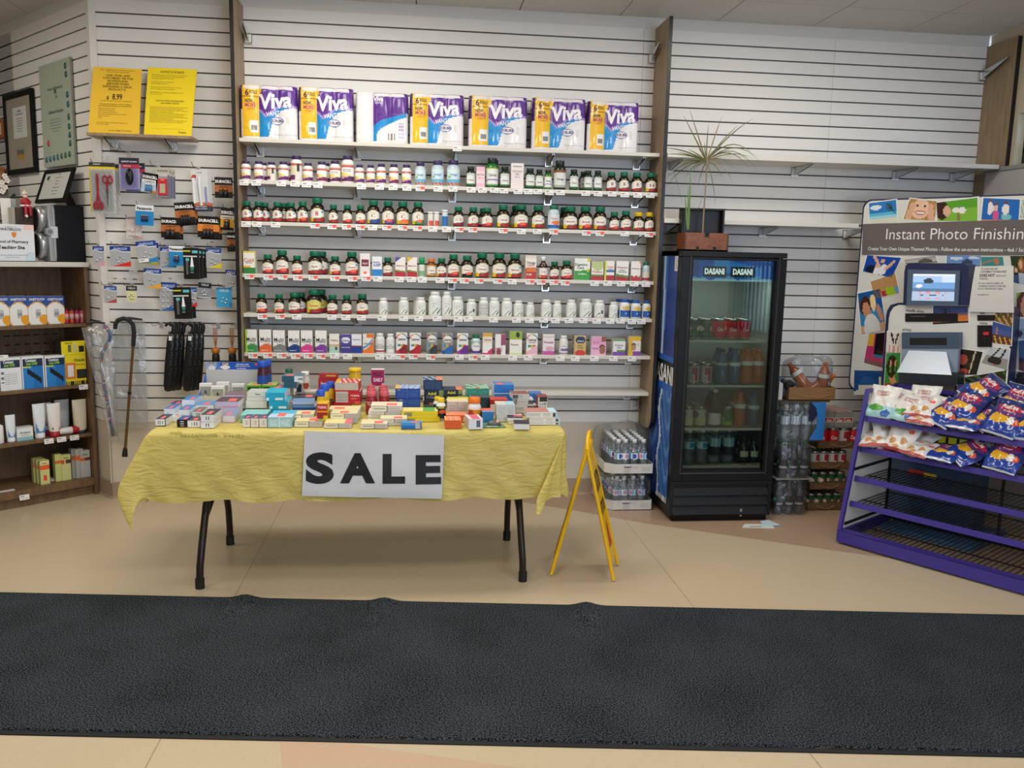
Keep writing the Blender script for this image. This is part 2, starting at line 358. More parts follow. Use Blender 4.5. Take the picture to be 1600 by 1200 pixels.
# ------------------------------------------------------------------ printed packs
def wrap(Rr, zc=0): return lambda x, z: (Rr*math.sin(x/Rr), -Rr*math.cos(x/Rr), z+zc)
def label_arc(mb, fn, Rr, z0, z1, half=R(78), nx=18, ny=14): return mb.paint(fn, nx, ny, lambda u, v: (Rr*math.sin((u-.5)*2*half), -Rr*math.cos((u-.5)*2*half), z0+(z1-z0)*v), smooth=True)
def jam(bot, yel=0, dot=0, sale=0, top='ece9e0', sw='5d8f3e', left=None):
    def f(u, v):
        if v > 1-.34*(2*u-1)**2: return None
        if v > .93-.34*(2*u-1)**2: return 'c9b87a' if .2 < u < .8 else top
        if sale and inell(u, v, .60, .26, .2, .13): return 'f2694f'
        if left and u < .1: return left
        if yel and u < .26 and v < .26: return 'e6c32a'
        e = .20+.14*u*u
        if v < e: return bot
        if v < e+.05 and u > .35: return sw
        if dot and inell(u, v, .80, .74, .1, .08): return '5aa7d6'
        return top
    return f
def purple(a='6a2b6e', mid='e4c94a'):
    def f(u, v):
        if v > .93: return 'd8d4d0'
        if .82 < v: return 'c86a5e'
        if v < .13: return a
        if v < .3: return a if u > .2+.6*(v-.13)*5 or u < .12 else 'd9a9b4'
        if v < .52 and u < .85-.5*(v-.3)/.22: return 'eadb8a' if u > .25 else mid
        return 'f1efec'
    return f
def turned(a='6a2b6e'):
    return lambda u, v: ('3a3836' if v > .5 and int(u*40) % 2 and .55 < u < .9 else a if v < .3 and u < .45 else 'c86a5e' if v > .85 else 'ddd8d2' if u > .5 else 'e2d9b8')
def gum(a, b): return lambda u, v: None if abs(u-.5) > .47 else ('d9e9ef' if v > .8 else b if v < .17 and int(u*9+v*9) % 2 else 'a2418a' if v < .17 else a if v < .36 else '8fc46a' if inell(u, v, .25, .5, .12, .09) else 'cfe3ec')
def green_leaf(u, v):
    d = u-.35-(v-.05)*.9; d2 = u-.62-(v-.03)*.7
    if v < .46 and abs(d) < .045*(1-abs(v-.22)*2.5): return '2f5a2e'
    if v < .40 and abs(d2) < .05*(1-abs(v-.2)*2.8): return '47743d'
    return 'e4e7e2'
def nat(c='2f6d35'): return lambda u, v: '3c3f3c' if (u < .1 and int(v*20) % 2) else c if v < .16 else 'e6e7e2' if v < .8 else 'd2d4cf'
T = lambda s, u, v, h, c='b03030', w=.8, b=.02, sh=0: (s, u, v, h, c, w, b, sh)
GREEN, PURP = '0e6a4b', '3a2556'
# kind, label painting, lettering, wording
def D(kind, fn, txt=(), desc='', **k): return dict(kind=kind, fn=fn, txt=txt, desc=desc, **k)
def dk(s, bot='a92c34', c='b03030', h=.2, desc='dark vitamin bottle with green cap', **k):
    v0 = .5; tx = [T(s, .5, v0, h, c, .72, .03)] if s else []
    return D('dark', jam(bot, **k), tx+[T('jamieson', .5, .78, .07, '5b6b4a', .4, 0)], desc+(f', lettered {s}' if s else ''))
DES = {
 'w': D('white', purple(), [T('webber', .5, .86, .06, 'f5f0ee', .5, 0)], 'white supplement bottle with purple cap'),
 'w2': D('white', purple('7c2a55', 'd98c3c'), [], 'white supplement bottle with purple cap'),
 'wt': D('white', turned(), [], 'purple-capped bottle turned to show its barcode'),
 'w3': D('white', purple('5d2a5c'), [T('Glucosamine', .5, .66, .07, '4a3a5c', .8), T('Chondroitin', .5, .56, .07, '4a3a5c', .8)], 'white supplement bottle with purple cap'),
 'g': D('gummy', gum('6fb1cf', 'd7a53a'), [T('Omega3', .5, .62, .13, '3b6aa0', .7)], 'clear gummy jar with purple cap'),
 'n': D('nature', nat(), [T('Vitamin', .5, .42, .12, '33413a', .7)], 'dark green bottle with black cap and white label'),
 'nc': D('nature', lambda u, v: '7fae6a' if v < .1 else ('8a74b0' if abs(v-.24-.1*math.sin(u*3)) < .035 else 'e6e7e2' if v < .9 else 'a7b24a'), [T('Calcium', .5, .55, .15, '2d4436', .8)], 'big green bottle with black cap', body='1f6b2c'),
 'no': D('nature', lambda u, v: '8a5a3a' if v > .88 else 'a8b0a0' if v < .12 else 'dfe0da', [T('Omega', .5, .45, .13, '33413a', .7)], 'big dark bottle with black cap', body='1c2a1e'),
 'pk': D('box', lambda u, v: 'e7b9c4' if v > .82 or v < .18 else 'efd3d8', [T('BIOTIN', .5, .6, .08, '8d5a68'), T('5000 mcg', .5, .45, .05, '8d5a68', .6)], 'narrow pale pink carton', d=.05),
 'co': D('box', lambda u, v: '8b8783' if .84 < v < .9 and .15 < u < .85 else 'e9dfdc', [T('COCONUT', .5, .66, .08, '8c7a76'), T('OIL', .5, .55, .08, '8c7a76'), T('1000 mg', .5, .44, .045, '8c7a76', .5)], 'tall pale carton lettered COCONUT OIL', d=.06),
 'B': dk('B', h=.3, dot=1), 'Bb': dk('B', h=.26, dot=1), 'By': dk('B', h=.3, yel=1, sale=1, dot=1), 'BB': dk('B B', h=.24, yel=1), 'r': dk('Iron', h=.12, sale=1),
 'Bg': dk('B', h=.3, yel=1, dot=1, desc='large dark vitamin bottle with green cap'),
 'Cb': dk('C', '2f4f9b', h=.3, yel=1), 'Cp': dk('C', '6a4a9a', h=.3, yel=1, sale=1), 'Co': dk('C', 'd9882e', h=.3, yel=1, sale=1), 'Cg': dk('C', '3d8a4a', h=.3, yel=1, sale=1),
 'Ct': D('tube', lambda u, v: 'e6e2dc' if v > .55 or u < .3 else 'd4574c' if v < .4 else 'eadfd8', [T('C', .5, .5, .12, 'c04040', .6)], 'slim white tablet tube lettered C'),
 'Cz': D('tube', lambda u, v: '2f6fb5' if v < .75 else 'c9dbe8' if v < .9 else 'e8e8ea', [], 'slim blue tablet tube', capc='dfe3e6'),
 'CD': dk('C D', '8a2247', h=.22), 'C': dk('C', h=.32), 'Cs': dk('C', h=.3, sale=1),
 'ca': dk('Calcium', 'a92c34', h=.13, yel=1), 'cas': dk('Calcium', h=.13, yel=1, sale=1), 'cm': dk('Magnesium', h=.12, yel=1), 'cms': dk('Magnesium', h=.12, yel=1, sale=1), 'cd': dk('Calcium D', h=.12, yel=1, dot=1),
 'cg': D('gummy', lambda u, v: '2d66ae' if v < .2 else 'ea7a3c' if inell(u, v, .6, .36, .28, .14) else 'd7e0e6' if v < .9 else None, [T('Calcium', .5, .62, .12, 'b04a4a', .7)], 'clear gummy jar with green cap', capc=GREEN),
 'f': dk('Cranberry', h=.12, sw='7a2530'), 'fs': dk('Folic Acid', h=.12, sale=1),
 'D': dk('D', h=.3, desc='dark vitamin bottle with yellow cap', left='8fb53c'), 'D2': dk('D', h=.3, desc='dark vitamin bottle with yellow cap'),
 'cold': D('box', lambda u, v: '2e7d3e' if v < .26 else 'e6a83a' if v < .36 and u < .6 else 'd9c94c' if v > .92 else 'c7d68a' if u > .9 else 'ece9e0', [T('Cold', .45, .58, .16, 'b03030', .8, .015), T('FIGHTER', .45, .47, .05, '4a4a4a', .6)], 'white and green carton lettered Cold', d=.05),
 'e': dk('Echinacea', h=.12, sale=1), 'ga': dk('Garlic', h=.15), 'gi': dk('Ginkgo', h=.13, yel=1, sale=1), 'gl': dk('Glucosamine', h=.12, sale=1, dot=1),
 'mr': D('box', lambda u, v: '7d2a45' if .42 < v < .72 and .15 < u < .85 else 'f2694f' if inell(u, v, .5, .14, .2, .05) else 'e9e4e0', [T('RELIEF', .5, .54, .07, 'e9e4e0', .5)], 'white carton with a maroon square', d=.05),
 'hs': D('box', lambda u, v: '2f83c8' if v < .36 else 'e8ebee', [T('Healthy', .45, .70, .10, '4a5a8a', .75), T('SLEEP', .5, .55, .12, '3a4a9a', .75, .03)], 'white and blue carton lettered Healthy SLEEP', d=.05),
 'm': dk('Melatonin', h=.12),
 'mb': D('box', lambda u, v: 'b02c36' if v < .3-.08*u else '6f9a48' if v < .36-.08*u else '5a4a9a' if v > .74+.4*u else 'ece8e2', [T('Melatonin', .5, .55, .08, 'b03030')], 'white and red carton with a slanted violet corner', d=.05),
 'mb2': D('box', lambda u, v: 'b02c36' if v < .3-.08*u else '6f9a48' if v < .36-.08*u else 'd9b83a' if v > .74+.4*u else 'ece8e2', [T('Melatonin', .5, .55, .08, 'b03030')], 'white and red carton with a slanted yellow corner', d=.05),
 'gt': D('spray', lambda u, v: 'dfe6dc' if v > .5 else '7fb58a', [], 'white spray bottle with tall green cap'),
 'oc': D('nature', lambda u, v: 'd99a3a' if v > .85 or v < .12 else '4a6a9a' if v < .25 and u > .4 else 'ece6da', [T('Vitamin', .5, .45, .12, '5a4a3a', .6)], 'amber bottle with orange cap', body='5a2d10', capc='d9722a'),
 'mt': dk('Milk Thistle', h=.11, yel=1),
 'o3': dk('Omega 3', h=.14, sale=1), 'o3y': dk('Omega 3', '1f1f1f', h=.14, sale=1, left='b6c93a'), 'o3b': dk('Omega-3', h=.14, yel=1), 'om': dk('Omega', h=.14, yel=1), 'sa': dk('Salmon', h=.14, yel=1, dot=1),
 'ob': D('box', lambda u, v: 'e2d2c2' if v > .9 else 'd9763a' if .3 < v < .5 and u > .1 else 'b5332c' if v < .42 else 'c94b36' if v < .48 else 'ece6de', [T('Omega', .5, .68, .12, '4a4340'), T('COMPLETE', .5, .57, .06, 'b03030', .7), T('PURE', .35, .18, .08, 'f0e0d8', .5), ], 'white and orange carton lettered Omega', d=.06),
 'am': D('syrup', lambda u, v: 'e9e4de' if v > .3 else 'c94b36' if u > .3 else 'e2a05a', [T('omega', .5, .6, .12, 'b03030', .6)], 'amber syrup bottle with white cap'),
 'po': dk('Potassium', h=.12), 'pos': dk('Potassium', h=.12, sale=1),
 'dc': D('box', lambda u, v: 'd9c53a' if inell(u, v, .86, .46, .09, .07) or (u > .8 and v > .86) else '3a9a3e' if v < .42+.1*u*u else 'e9ebe4', [T('Digestive', .42, .7, .12, '2f3f35'), T('Care', .38, .55, .12, '2f3f35', .5), T('10 Billion', .5, .27, .08, 'e9f2e4', .8)], 'wide white and green carton lettered Digestive Care', d=.06),
 'pb': D('box', lambda u, v: 'a92c34' if v < .24 else '5d8f3e' if v < .3 else 'b9c78a' if v > .75-.25*math.sin(u*3) else 'e9e6da', [T('Probiotic', .5, .44, .1, 'b03030')], 'white and red carton with a green curved top', d=.06),
 'pb2': D('box', lambda u, v: 'c9cf3a' if u < .2 else 'a92c34' if v < .28 else '3f6fae' if .44 < v < .52 else 'ece9e2', [T('Probiotic', .6, .68, .08, 'b03030', .65), T('10 Billion', .6, .57, .05, '33302c', .6)], 'white carton with a lime left edge', d=.06),
 'pb3': D('box', lambda u, v: 'a92c34' if v < .25-.1*u else '5d8f3e' if v < .35-.1*u else '4f7a4a' if .42 < v < .46 and .15 < u < .85 else 'ece9e2', [T('Probiotic', .5, .66, .1, 'b03030', .85), T('30 Billion', .5, .52, .06, '33302c', .6)], 'wide white and red carton lettered Probiotic', d=.06),
 'pb4': D('box', lambda u, v: 'b03a3c' if v < .25+.04*math.sin(u*14) else 'e3a83a' if v > .9 and u > .85 else 'ece9e2', [T('Probiotic', .5, .62, .08, 'b03030')], 'narrow white and red carton beside the small jar', d=.06),
 'jr': D('gummy', lambda u, v: 'a92c34' if v < .25 else 'd9d3c4' if v < .75 else None, [], 'small clear jar with green cap', capc=GREEN),
 'q': dk('CoQ10', h=.15, yel=1, sale=1), 'tu': dk('Turmeric', h=.14), 'ty': dk('Turmeric', h=.15, yel=1, top='e3d873', desc='big yellow-labelled bottle with green cap'), 'zi': dk('Zinc', h=.15), 'zn': dk('Vitamin E', h=.12), 'zy': dk('Zinc', h=.15, sw='d9b83a'),
 'l': D('wcap', green_leaf, [T('herb leaf', .45, .68, .07, '4a5a4a', .6, 0), T('E', .4, .5, .09, '4a5a4a', .4)], 'white green-leaf bottle with white cap'),
 'lt': D('wcap', lambda u, v: '5a5a5a' if .3 < v < .55 and .55 < u < .85 and int(u*40) % 2 else green_leaf(u+.15, v) if u < .5 else 'd9dcd6', [], 'white-capped leaf bottle turned to its barcode'),
 'lg': D('wcap', lambda u, v: '6a6a64' if .08 < v < .3 and .15 < u < .4 and int(u*40) % 2 else 'cfd2cb' if int(v*20) % 2 or u < .1 else 'b9bdb6', [], 'white bottle turned to its back text'),
 'bl': D('white', lambda u, v: '2a5fae' if v < .55 and u > .12 else 'e3bf5a' if inell(u, v, .6, .75, .3, .16) else 'e4e6e8', [T('B', .6, .28, .14, 'dfe6ee', .4)], 'white bottle with royal blue cap', capc='2458a8'),
 'wb': D('wcap', lambda u, v: 'b5455a' if v < .12 else '8a8f92' if .3 < v < .36 or .44 < v < .47 else 'e6e7e4', [T('Selenium', .5, .6, .08, '3b4a44', .7)], 'white bottle with thin pink base stripe'),
 'wb2': D('wcap', lambda u, v: '9aa7a4' if .3 < v < .36 or .44 < v < .47 else 'e6e7e4', [T('Zinc', .5, .6, .08, '3b4a44', .6)], 'white bottle with white cap and grey label lines'),
 'wv': D('wcap', lambda u, v: '8a2a4a' if v < .1 else '7d6aa4' if .2 < v < .45 and .2 < u else 'e6e7e4', [T('Balance', .5, .6, .08, '3b4a44', .7)], 'white bottle with a purple label panel'),
 'cj': D('gummy', lambda u, v: '6a3f86' if v < .12 else 'e9e9ec' if inell(u, v, .5, .55, .46, .36) else '8fc4b0' if v > .6 else '5b2f7a', [T('Centrum', .5, .6, .13, '33302c', .7)], 'clear multivitamin jar with green cap and purple label', capc=GREEN),
}
def multi(c, c2=None, edge=None):
    def f(u, v):
        if edge and u < .16: return edge
        e = .28+.10*math.sin((u-.1)*3.1)
        if v < e: return c
        if v < e+.04: return c2 or 'd9d6d0'
        if inell(u, v, .62, .40, .26, .035): return c
        if .84 < v < .86 and .25 < u < .75: return 'c9b87a'
        return 'edebe6'
    return f
for k, c, ed, nm in (('Mg', '3c8f4f', 'a3cf3c', 'green'), ('Mo', 'e06a38', None, 'orange'), ('Mk', '7c7f80', None, 'grey'), ('Mn', '24407c', None, 'navy'), ('Mp', 'd4428c', None, 'pink'), ('Mv', '7d3f98', None, 'purple')):
    DES[k] = D('box', multi(c, edge=ed), [T('Multi', .5, .56, .17, '2b2a28', .82, .012), T('100% COMPLETE', .5, .47, .04, '55524e', .75), T('vitamin mineral', .42, .10, .04, 'f0f0f0', .55)], f'white carton with {nm} lower part, lettered Multi', d=.055)
def cent(c, c2, grey=0):
    def f(u, v):
        if v < .30-.14*math.cos(u*3.4): return c if u > .25 else c2
        if .36 < v < .46 and .12 < u < .8: return ('3f7ac0', '5aa24a', 'd9b83a', 'd9703a', 'b03a5a')[min(4, int((u-.12)/.14))]
        if inell(u, v, .5, .72, .42, .16): return 'eceae6'
        if abs(((u-.5)/.46)**2+((v-.74)/.2)**2-1) < .22 and v > .74: return ('c0392b', 'd9b83a', '4a8f4a', '2f6fb5')[int(u*3.99)]
        return '8d9294' if grey else 'e9e7e3'
    return f
for k, c, c2, g, nm in (('K1', '8a1f2c', 'c0303a', 0, 'dark red base swirl'), ('K2', 'b0262f', '8a1f2c', 0, 'bright red base swirl'), ('K3', '3b3b3a', '6a6d6e', 1, 'black base on grey'), ('K4', '2a64b0', '1f4a8a', 1, 'blue base on grey'), ('K5', '6a2f86', 'a03a9a', 0, 'purple base swirl'), ('K6', 'e4b9c4', 'e9a9b8', 0, 'pale pink base')):
    DES[k] = D('box', cent(c, c2, g), [T('Centrum', .5, .68, .12, '2b2a28', .74, .03)]+([T('prenatal', .5, .57, .07, 'b03a6a', .6)] if k == 'K6' else []), f'multivitamin carton, {nm}', d=.055)
DES.update({
 'vt': D('box', lambda u, v: 'e0a07a' if .38 < v < .48 else '6a4a3a' if inell(u, v, .7, .25, .14, .1) else 'a9cbbd' if v < .38 else 'ece8e0', [T('Vitalux', .5, .66, .1, '6a5a52')], 'white and pale teal carton with a peach stripe', d=.05),
 'vp': D('box', lambda u, v: 'e9e6ee' if inell(u, v, .5, .7, .42, .16) else '5a4a9a' if v > .45 else '44408a', [T('Vitalux', .5, .66, .1, '4a3a8a'), T('HEALTHY EYES', .5, .30, .06, 'dcdaf0')], 'violet carton with a white oval', d=.05),
 'pr': D('box', lambda u, v: '28408f' if v < .38 else 'd9763a' if v < .44 else 'd9653a' if inell(u, v, .75, .16, .1, .07) else 'e6e8ee', [T('PreserVision', .5, .72, .07, '2c3a70')], 'white carton with a navy lower part', d=.05),
 'od': D('box', lambda u, v: 'e37a30' if v < .18+.6*u*u or (v > .82 and u > .3) else '5f8fc8' if abs(v-.30-.6*u*u) < .06 else 'e9e3d8', [T('one a day', .5, .5, .12, '2f5f9a', .8, .02, .2)], 'orange carton lettered one a day', d=.06),
 'cl': D('box', lambda u, v: 'd9a83a' if v > .86 else 'c9386a' if v < .08 or (u > .55 and v < .3-.3*(1-u)) else 'e9e0c8' if v > .5 else 'efece6', [T('Caltrate', .5, .68, .1, '8a3a8a')], 'cream carton with a magenta corner', d=.05),
 'pt': D('box', lambda u, v: '9a4a72' if u > .55 and v > .45 else '7a4a3a' if v < .35 and u < .6 and inell(u, v, .35, .12, .2, .2) else 'd99ab0' if v < .35 and u < .6 else '8a8a8a' if (.6 < u < .7 and int(v*30) % 2) else 'ece8e8', [], 'white and plum carton turned on its side', d=.05),
 'pi': D('box', lambda u, v: '2b241e' if inell(u, v, .65, .85, .16, .11) else 'd9b48e' if inell(u, v, .62, .80, .1, .07) else '93b23c' if v > .66 else 'edeae2' if v > .08 else 'c9d49a', [T('Priorin', .4, .42, .09, '4a5a3a', .6)], 'tall white and lime carton with a dark-haired portrait', d=.05),
 'pp': D('box', lambda u, v: 'c05aa0' if v < .2 else 'd9a9b8' if v < .42 and inell(u, v, .6, .3, .35, .12) else 'c9b87a' if .86 < v < .88 else 'e9dfe4', [T('Prenatal', .5, .6, .11, 'a03a5a')], 'pale pink carton lettered Prenatal', d=.05),
 'en': D('box', lambda u, v: 'c8342c' if v < .26 and inell(u, v, .5, .1, .48, .18) else '24325c' if v > .62 and inell(u, v, .5, .78, .44, .2) else 'cdb06a', [T('Enfamil', .5, .72, .08, 'e9e4d4', .6), T('POLY', .5, .48, .08, '3b2f1c', .6), T('VI SOL', .5, .37, .08, '3b2f1c', .6)], 'gold and navy carton with a red base', d=.05),
 'eb': D('box', lambda u, v: '8a3a30' if v < .3 else 'b08f5a', [], 'brown-gold carton tucked behind the gold and navy one', d=.02),
 'ov': D('box', lambda u, v: '9a6a4a' if inell(u, v, .76, .28, .2, .22) else '5a3424' if inell(u, v, .74, .45, .2, .12) else '8f5a44' if (u > .68 and v > .72) else 'e3a0c4' if v > .55 else 'e9b4d0', [T('Ovol', .28, .36, .12, '7d3a8a', .45), T('Multivitamin', .35, .68, .05, '8a3a7a', .55)], 'pink carton with a sleeping baby picture', d=.06),
 'pv': D('box', lambda u, v: '7d4aa8' if v < .25 else '5d8f3e' if v < .33 and u > .3 else '6fa05a' if v > .88 else 'e9e7e2', [T('Probiotic', .5, .62, .1, '5a4a8a'), T('Baby', .5, .48, .09, '5a4a8a', .5)], 'white and purple carton with a green top', d=.06),
 'yb': D('box', lambda u, v: 'b98a6a' if inell(u, v, .42, .42, .2, .17) else '5a3a2a' if inell(u, v, .42, .55, .2, .1) else '8a4aa8' if v < .22 and u > .38 else 'e2b62a' if u < .3 or v > .78 or v < .22 else 'e6e2da', [T('D', .8, .55, .1, 'c9a02a', .3)], 'yellow and purple carton with a baby face', d=.06),
})
TUBE_D = {}
def bottle_parts(k, w, h):
    """body, cap and label meshes of one kind of bottle, made once"""
    d = DES[k]; kind = d['kind']; r = w/2; P = {}
    b, c, l = MB(), MB(), MB(); z0, z1, Rr, half = .06*h, .6*h, r*1.008, R(78)
    capc = d.get('capc')
    if kind == 'dark':
        gl = M('20140d', .12, spec=.6); yc = 'yellow cap' in d['desc']
        b.lathe([(r*.9, 0), (r, .02*h), (r, .61*h), (r*.95, .67*h), (r*.8, .735*h), (r*.6, .775*h), (r*.58, .80*h)], 28, gl)
        cm = M('d9b91e' if yc else GREEN, .4); c.lathe([(r*.7, .785*h), (r*.72, .79*h), (r*.72, .965*h), (r*.66, h), (0.0, h)], 28, cm)
        for i in range(28): a = 2*PI*(i+.5)/28; c.box(-.0006, .0006, -.0007, .0007, .80*h, .96*h, cm, Matrix.Translation((r*.72*math.cos(a), r*.72*math.sin(a), 0)) @ Matrix.Rotation(a, 4, 'Z'))
    elif kind in ('white', 'wcap'):
        wt = M('e6e4e0' if kind == 'white' else 'dfe1dc', .35)
        b.lathe([(r*.92, 0), (r, .03*h), (r, .70*h), (r*.94, .77*h), (r*.72, .84*h), (r*.68, .87*h)], 28, wt)
        c.lathe([(r*.72, .855*h), (r*.74, .86*h), (r*.74, .985*h), (r*.70, h), (0, h)], 28, M(capc or (PURP if kind == 'white' else 'e4e6e2'), .4)); z0, z1 = .07*h, .70*h
    elif kind == 'gummy':
        b.lathe([(r*.9, 0), (r, .03*h), (r, .68*h), (r*.9, .76*h), (r*.66, .82*h), (r*.64, .84*h)], 28, M('b9cbd2', .12, noise=.2, nscale=40, spec=.7))
        c.lathe([(r*.68, .83*h), (r*.70, .84*h), (r*.70, .985*h), (r*.66, h), (0, h)], 28, M(capc or PURP, .4)); z0, z1 = .05*h, .66*h
    elif kind == 'nature':
        b.lathe([(r*.9, 0), (r, .03*h), (r, .68*h), (r*.9, .76*h), (r*.62, .82*h), (r*.6, .84*h)], 28, M(d.get('body', '17301c'), .1, spec=.7))
        c.lathe([(r*.7, .83*h), (r*.72, .84*h), (r*.72, .985*h), (r*.68, h), (0, h)], 28, M(capc or '1a1f1c', .35)); z0, z1 = .08*h, .67*h
    elif kind == 'tube':
        b.lathe([(r*.96, 0), (r, .01*h), (r, .86*h)], 20, M('e2dfda', .4)); c.lathe([(r*1.04, .86*h), (r*1.04, .99*h), (r*.9, h), (0, h)], 20, M(capc or 'e9e7e4', .4)); z0, z1 = .02*h, .85*h
    elif kind == 'spray':
        b.lathe([(r*.96, 0), (r, .02*h), (r, .58*h), (r*.9, .62*h)], 20, M('dfe6dc', .3)); c.lathe([(r*.92, .6*h), (r*.92, .96*h), (r*.7, h), (0, h)], 20, M('1f9a55', .35)); z0, z1 = .05*h, .57*h
    elif kind == 'syrup':
        b.lathe([(r*.94, 0), (r, .02*h), (r, .55*h), (r*.85, .64*h), (r*.5, .72*h), (r*.42, .82*h)], 24, M('3a1c0c', .1, spec=.7)); c.lathe([(r*.5, .80*h), (r*.5, .99*h), (r*.4, h), (0, h)], 20, M('e6e4e0', .4)); z0, z1 = .06*h, .5*h
    label_arc(l, d['fn'], Rr, z0, z1, half)
    Wl = 2*half*Rr*.62
    for s, u, v, hh, col, wf, bo, sh in d['txt']: l.text(s, wrap(Rr*1.006), (u-.5)*Wl*1.15, z0+(z1-z0)*v-(z1-z0)*hh*.25, (z1-z0)*hh, M(col, .5), wf*Wl, bo, sh)
    P['body'] = b.mesh('body'); P['cap'] = c.mesh('cap'); P['label'] = l.mesh('label'); return P, w, h
def carton_mesh(fn, txt, w, h, dep, nx=22, ny=26, side='d9d5cd', top=None, stick=0):
    m = MB(); m.box(-w/2, w/2, 0, dep, 0, h, M(side, .4)); 
    m.paint(fn, nx, ny, lambda u, v: ((u-.5)*w, -.0003, v*h))
    if top: m.paint((lambda u, v: 'ee6f66' if stick and abs(u-.5-.2*(stick-2)) < .17 and .15 < v < .6 else top(u, v) if callable(top) else top), 12, 8, lambda u, v: ((u-.5)*w, dep*v, h+.0003))
    for s, u, v, hh, col, wf, bo, sh in txt: m.text(s, fl(-.0007), (u-.5)*w, v*h-hh*h*.35, hh*h, M(col, .5), wf*w, bo, sh)
    return m
_kinds = {}
def stock(k, x, yf, z, w, h, label, group, rz=0):
    d = DES[k]
    if d['kind'] == 'box':
        if k not in _kinds: _kinds[k] = (carton_mesh(d['fn'], d['txt'], w, h, d['d'], side=d.get('side') or 'd5d1c9').mesh('carton'), w, h)
        me, w0, h0 = _kinds[k]; o = link('medicine_carton', me, None, (x, yf, z), rz); o.scale = (w/w0, 1, h/h0)
        return tag(o, label, 'box', group)
    if k not in _kinds: _kinds[k] = bottle_parts(k, w, h)
    P, w0, h0 = _kinds[k]
    t = thing('supplement_bottle', label, 'bottle', (x, yf+w/2, z), rz, group); t.scale = (w/w0, w/w0, h/h0)
    for n, me in P.items(): link(n, me, t)
    return t
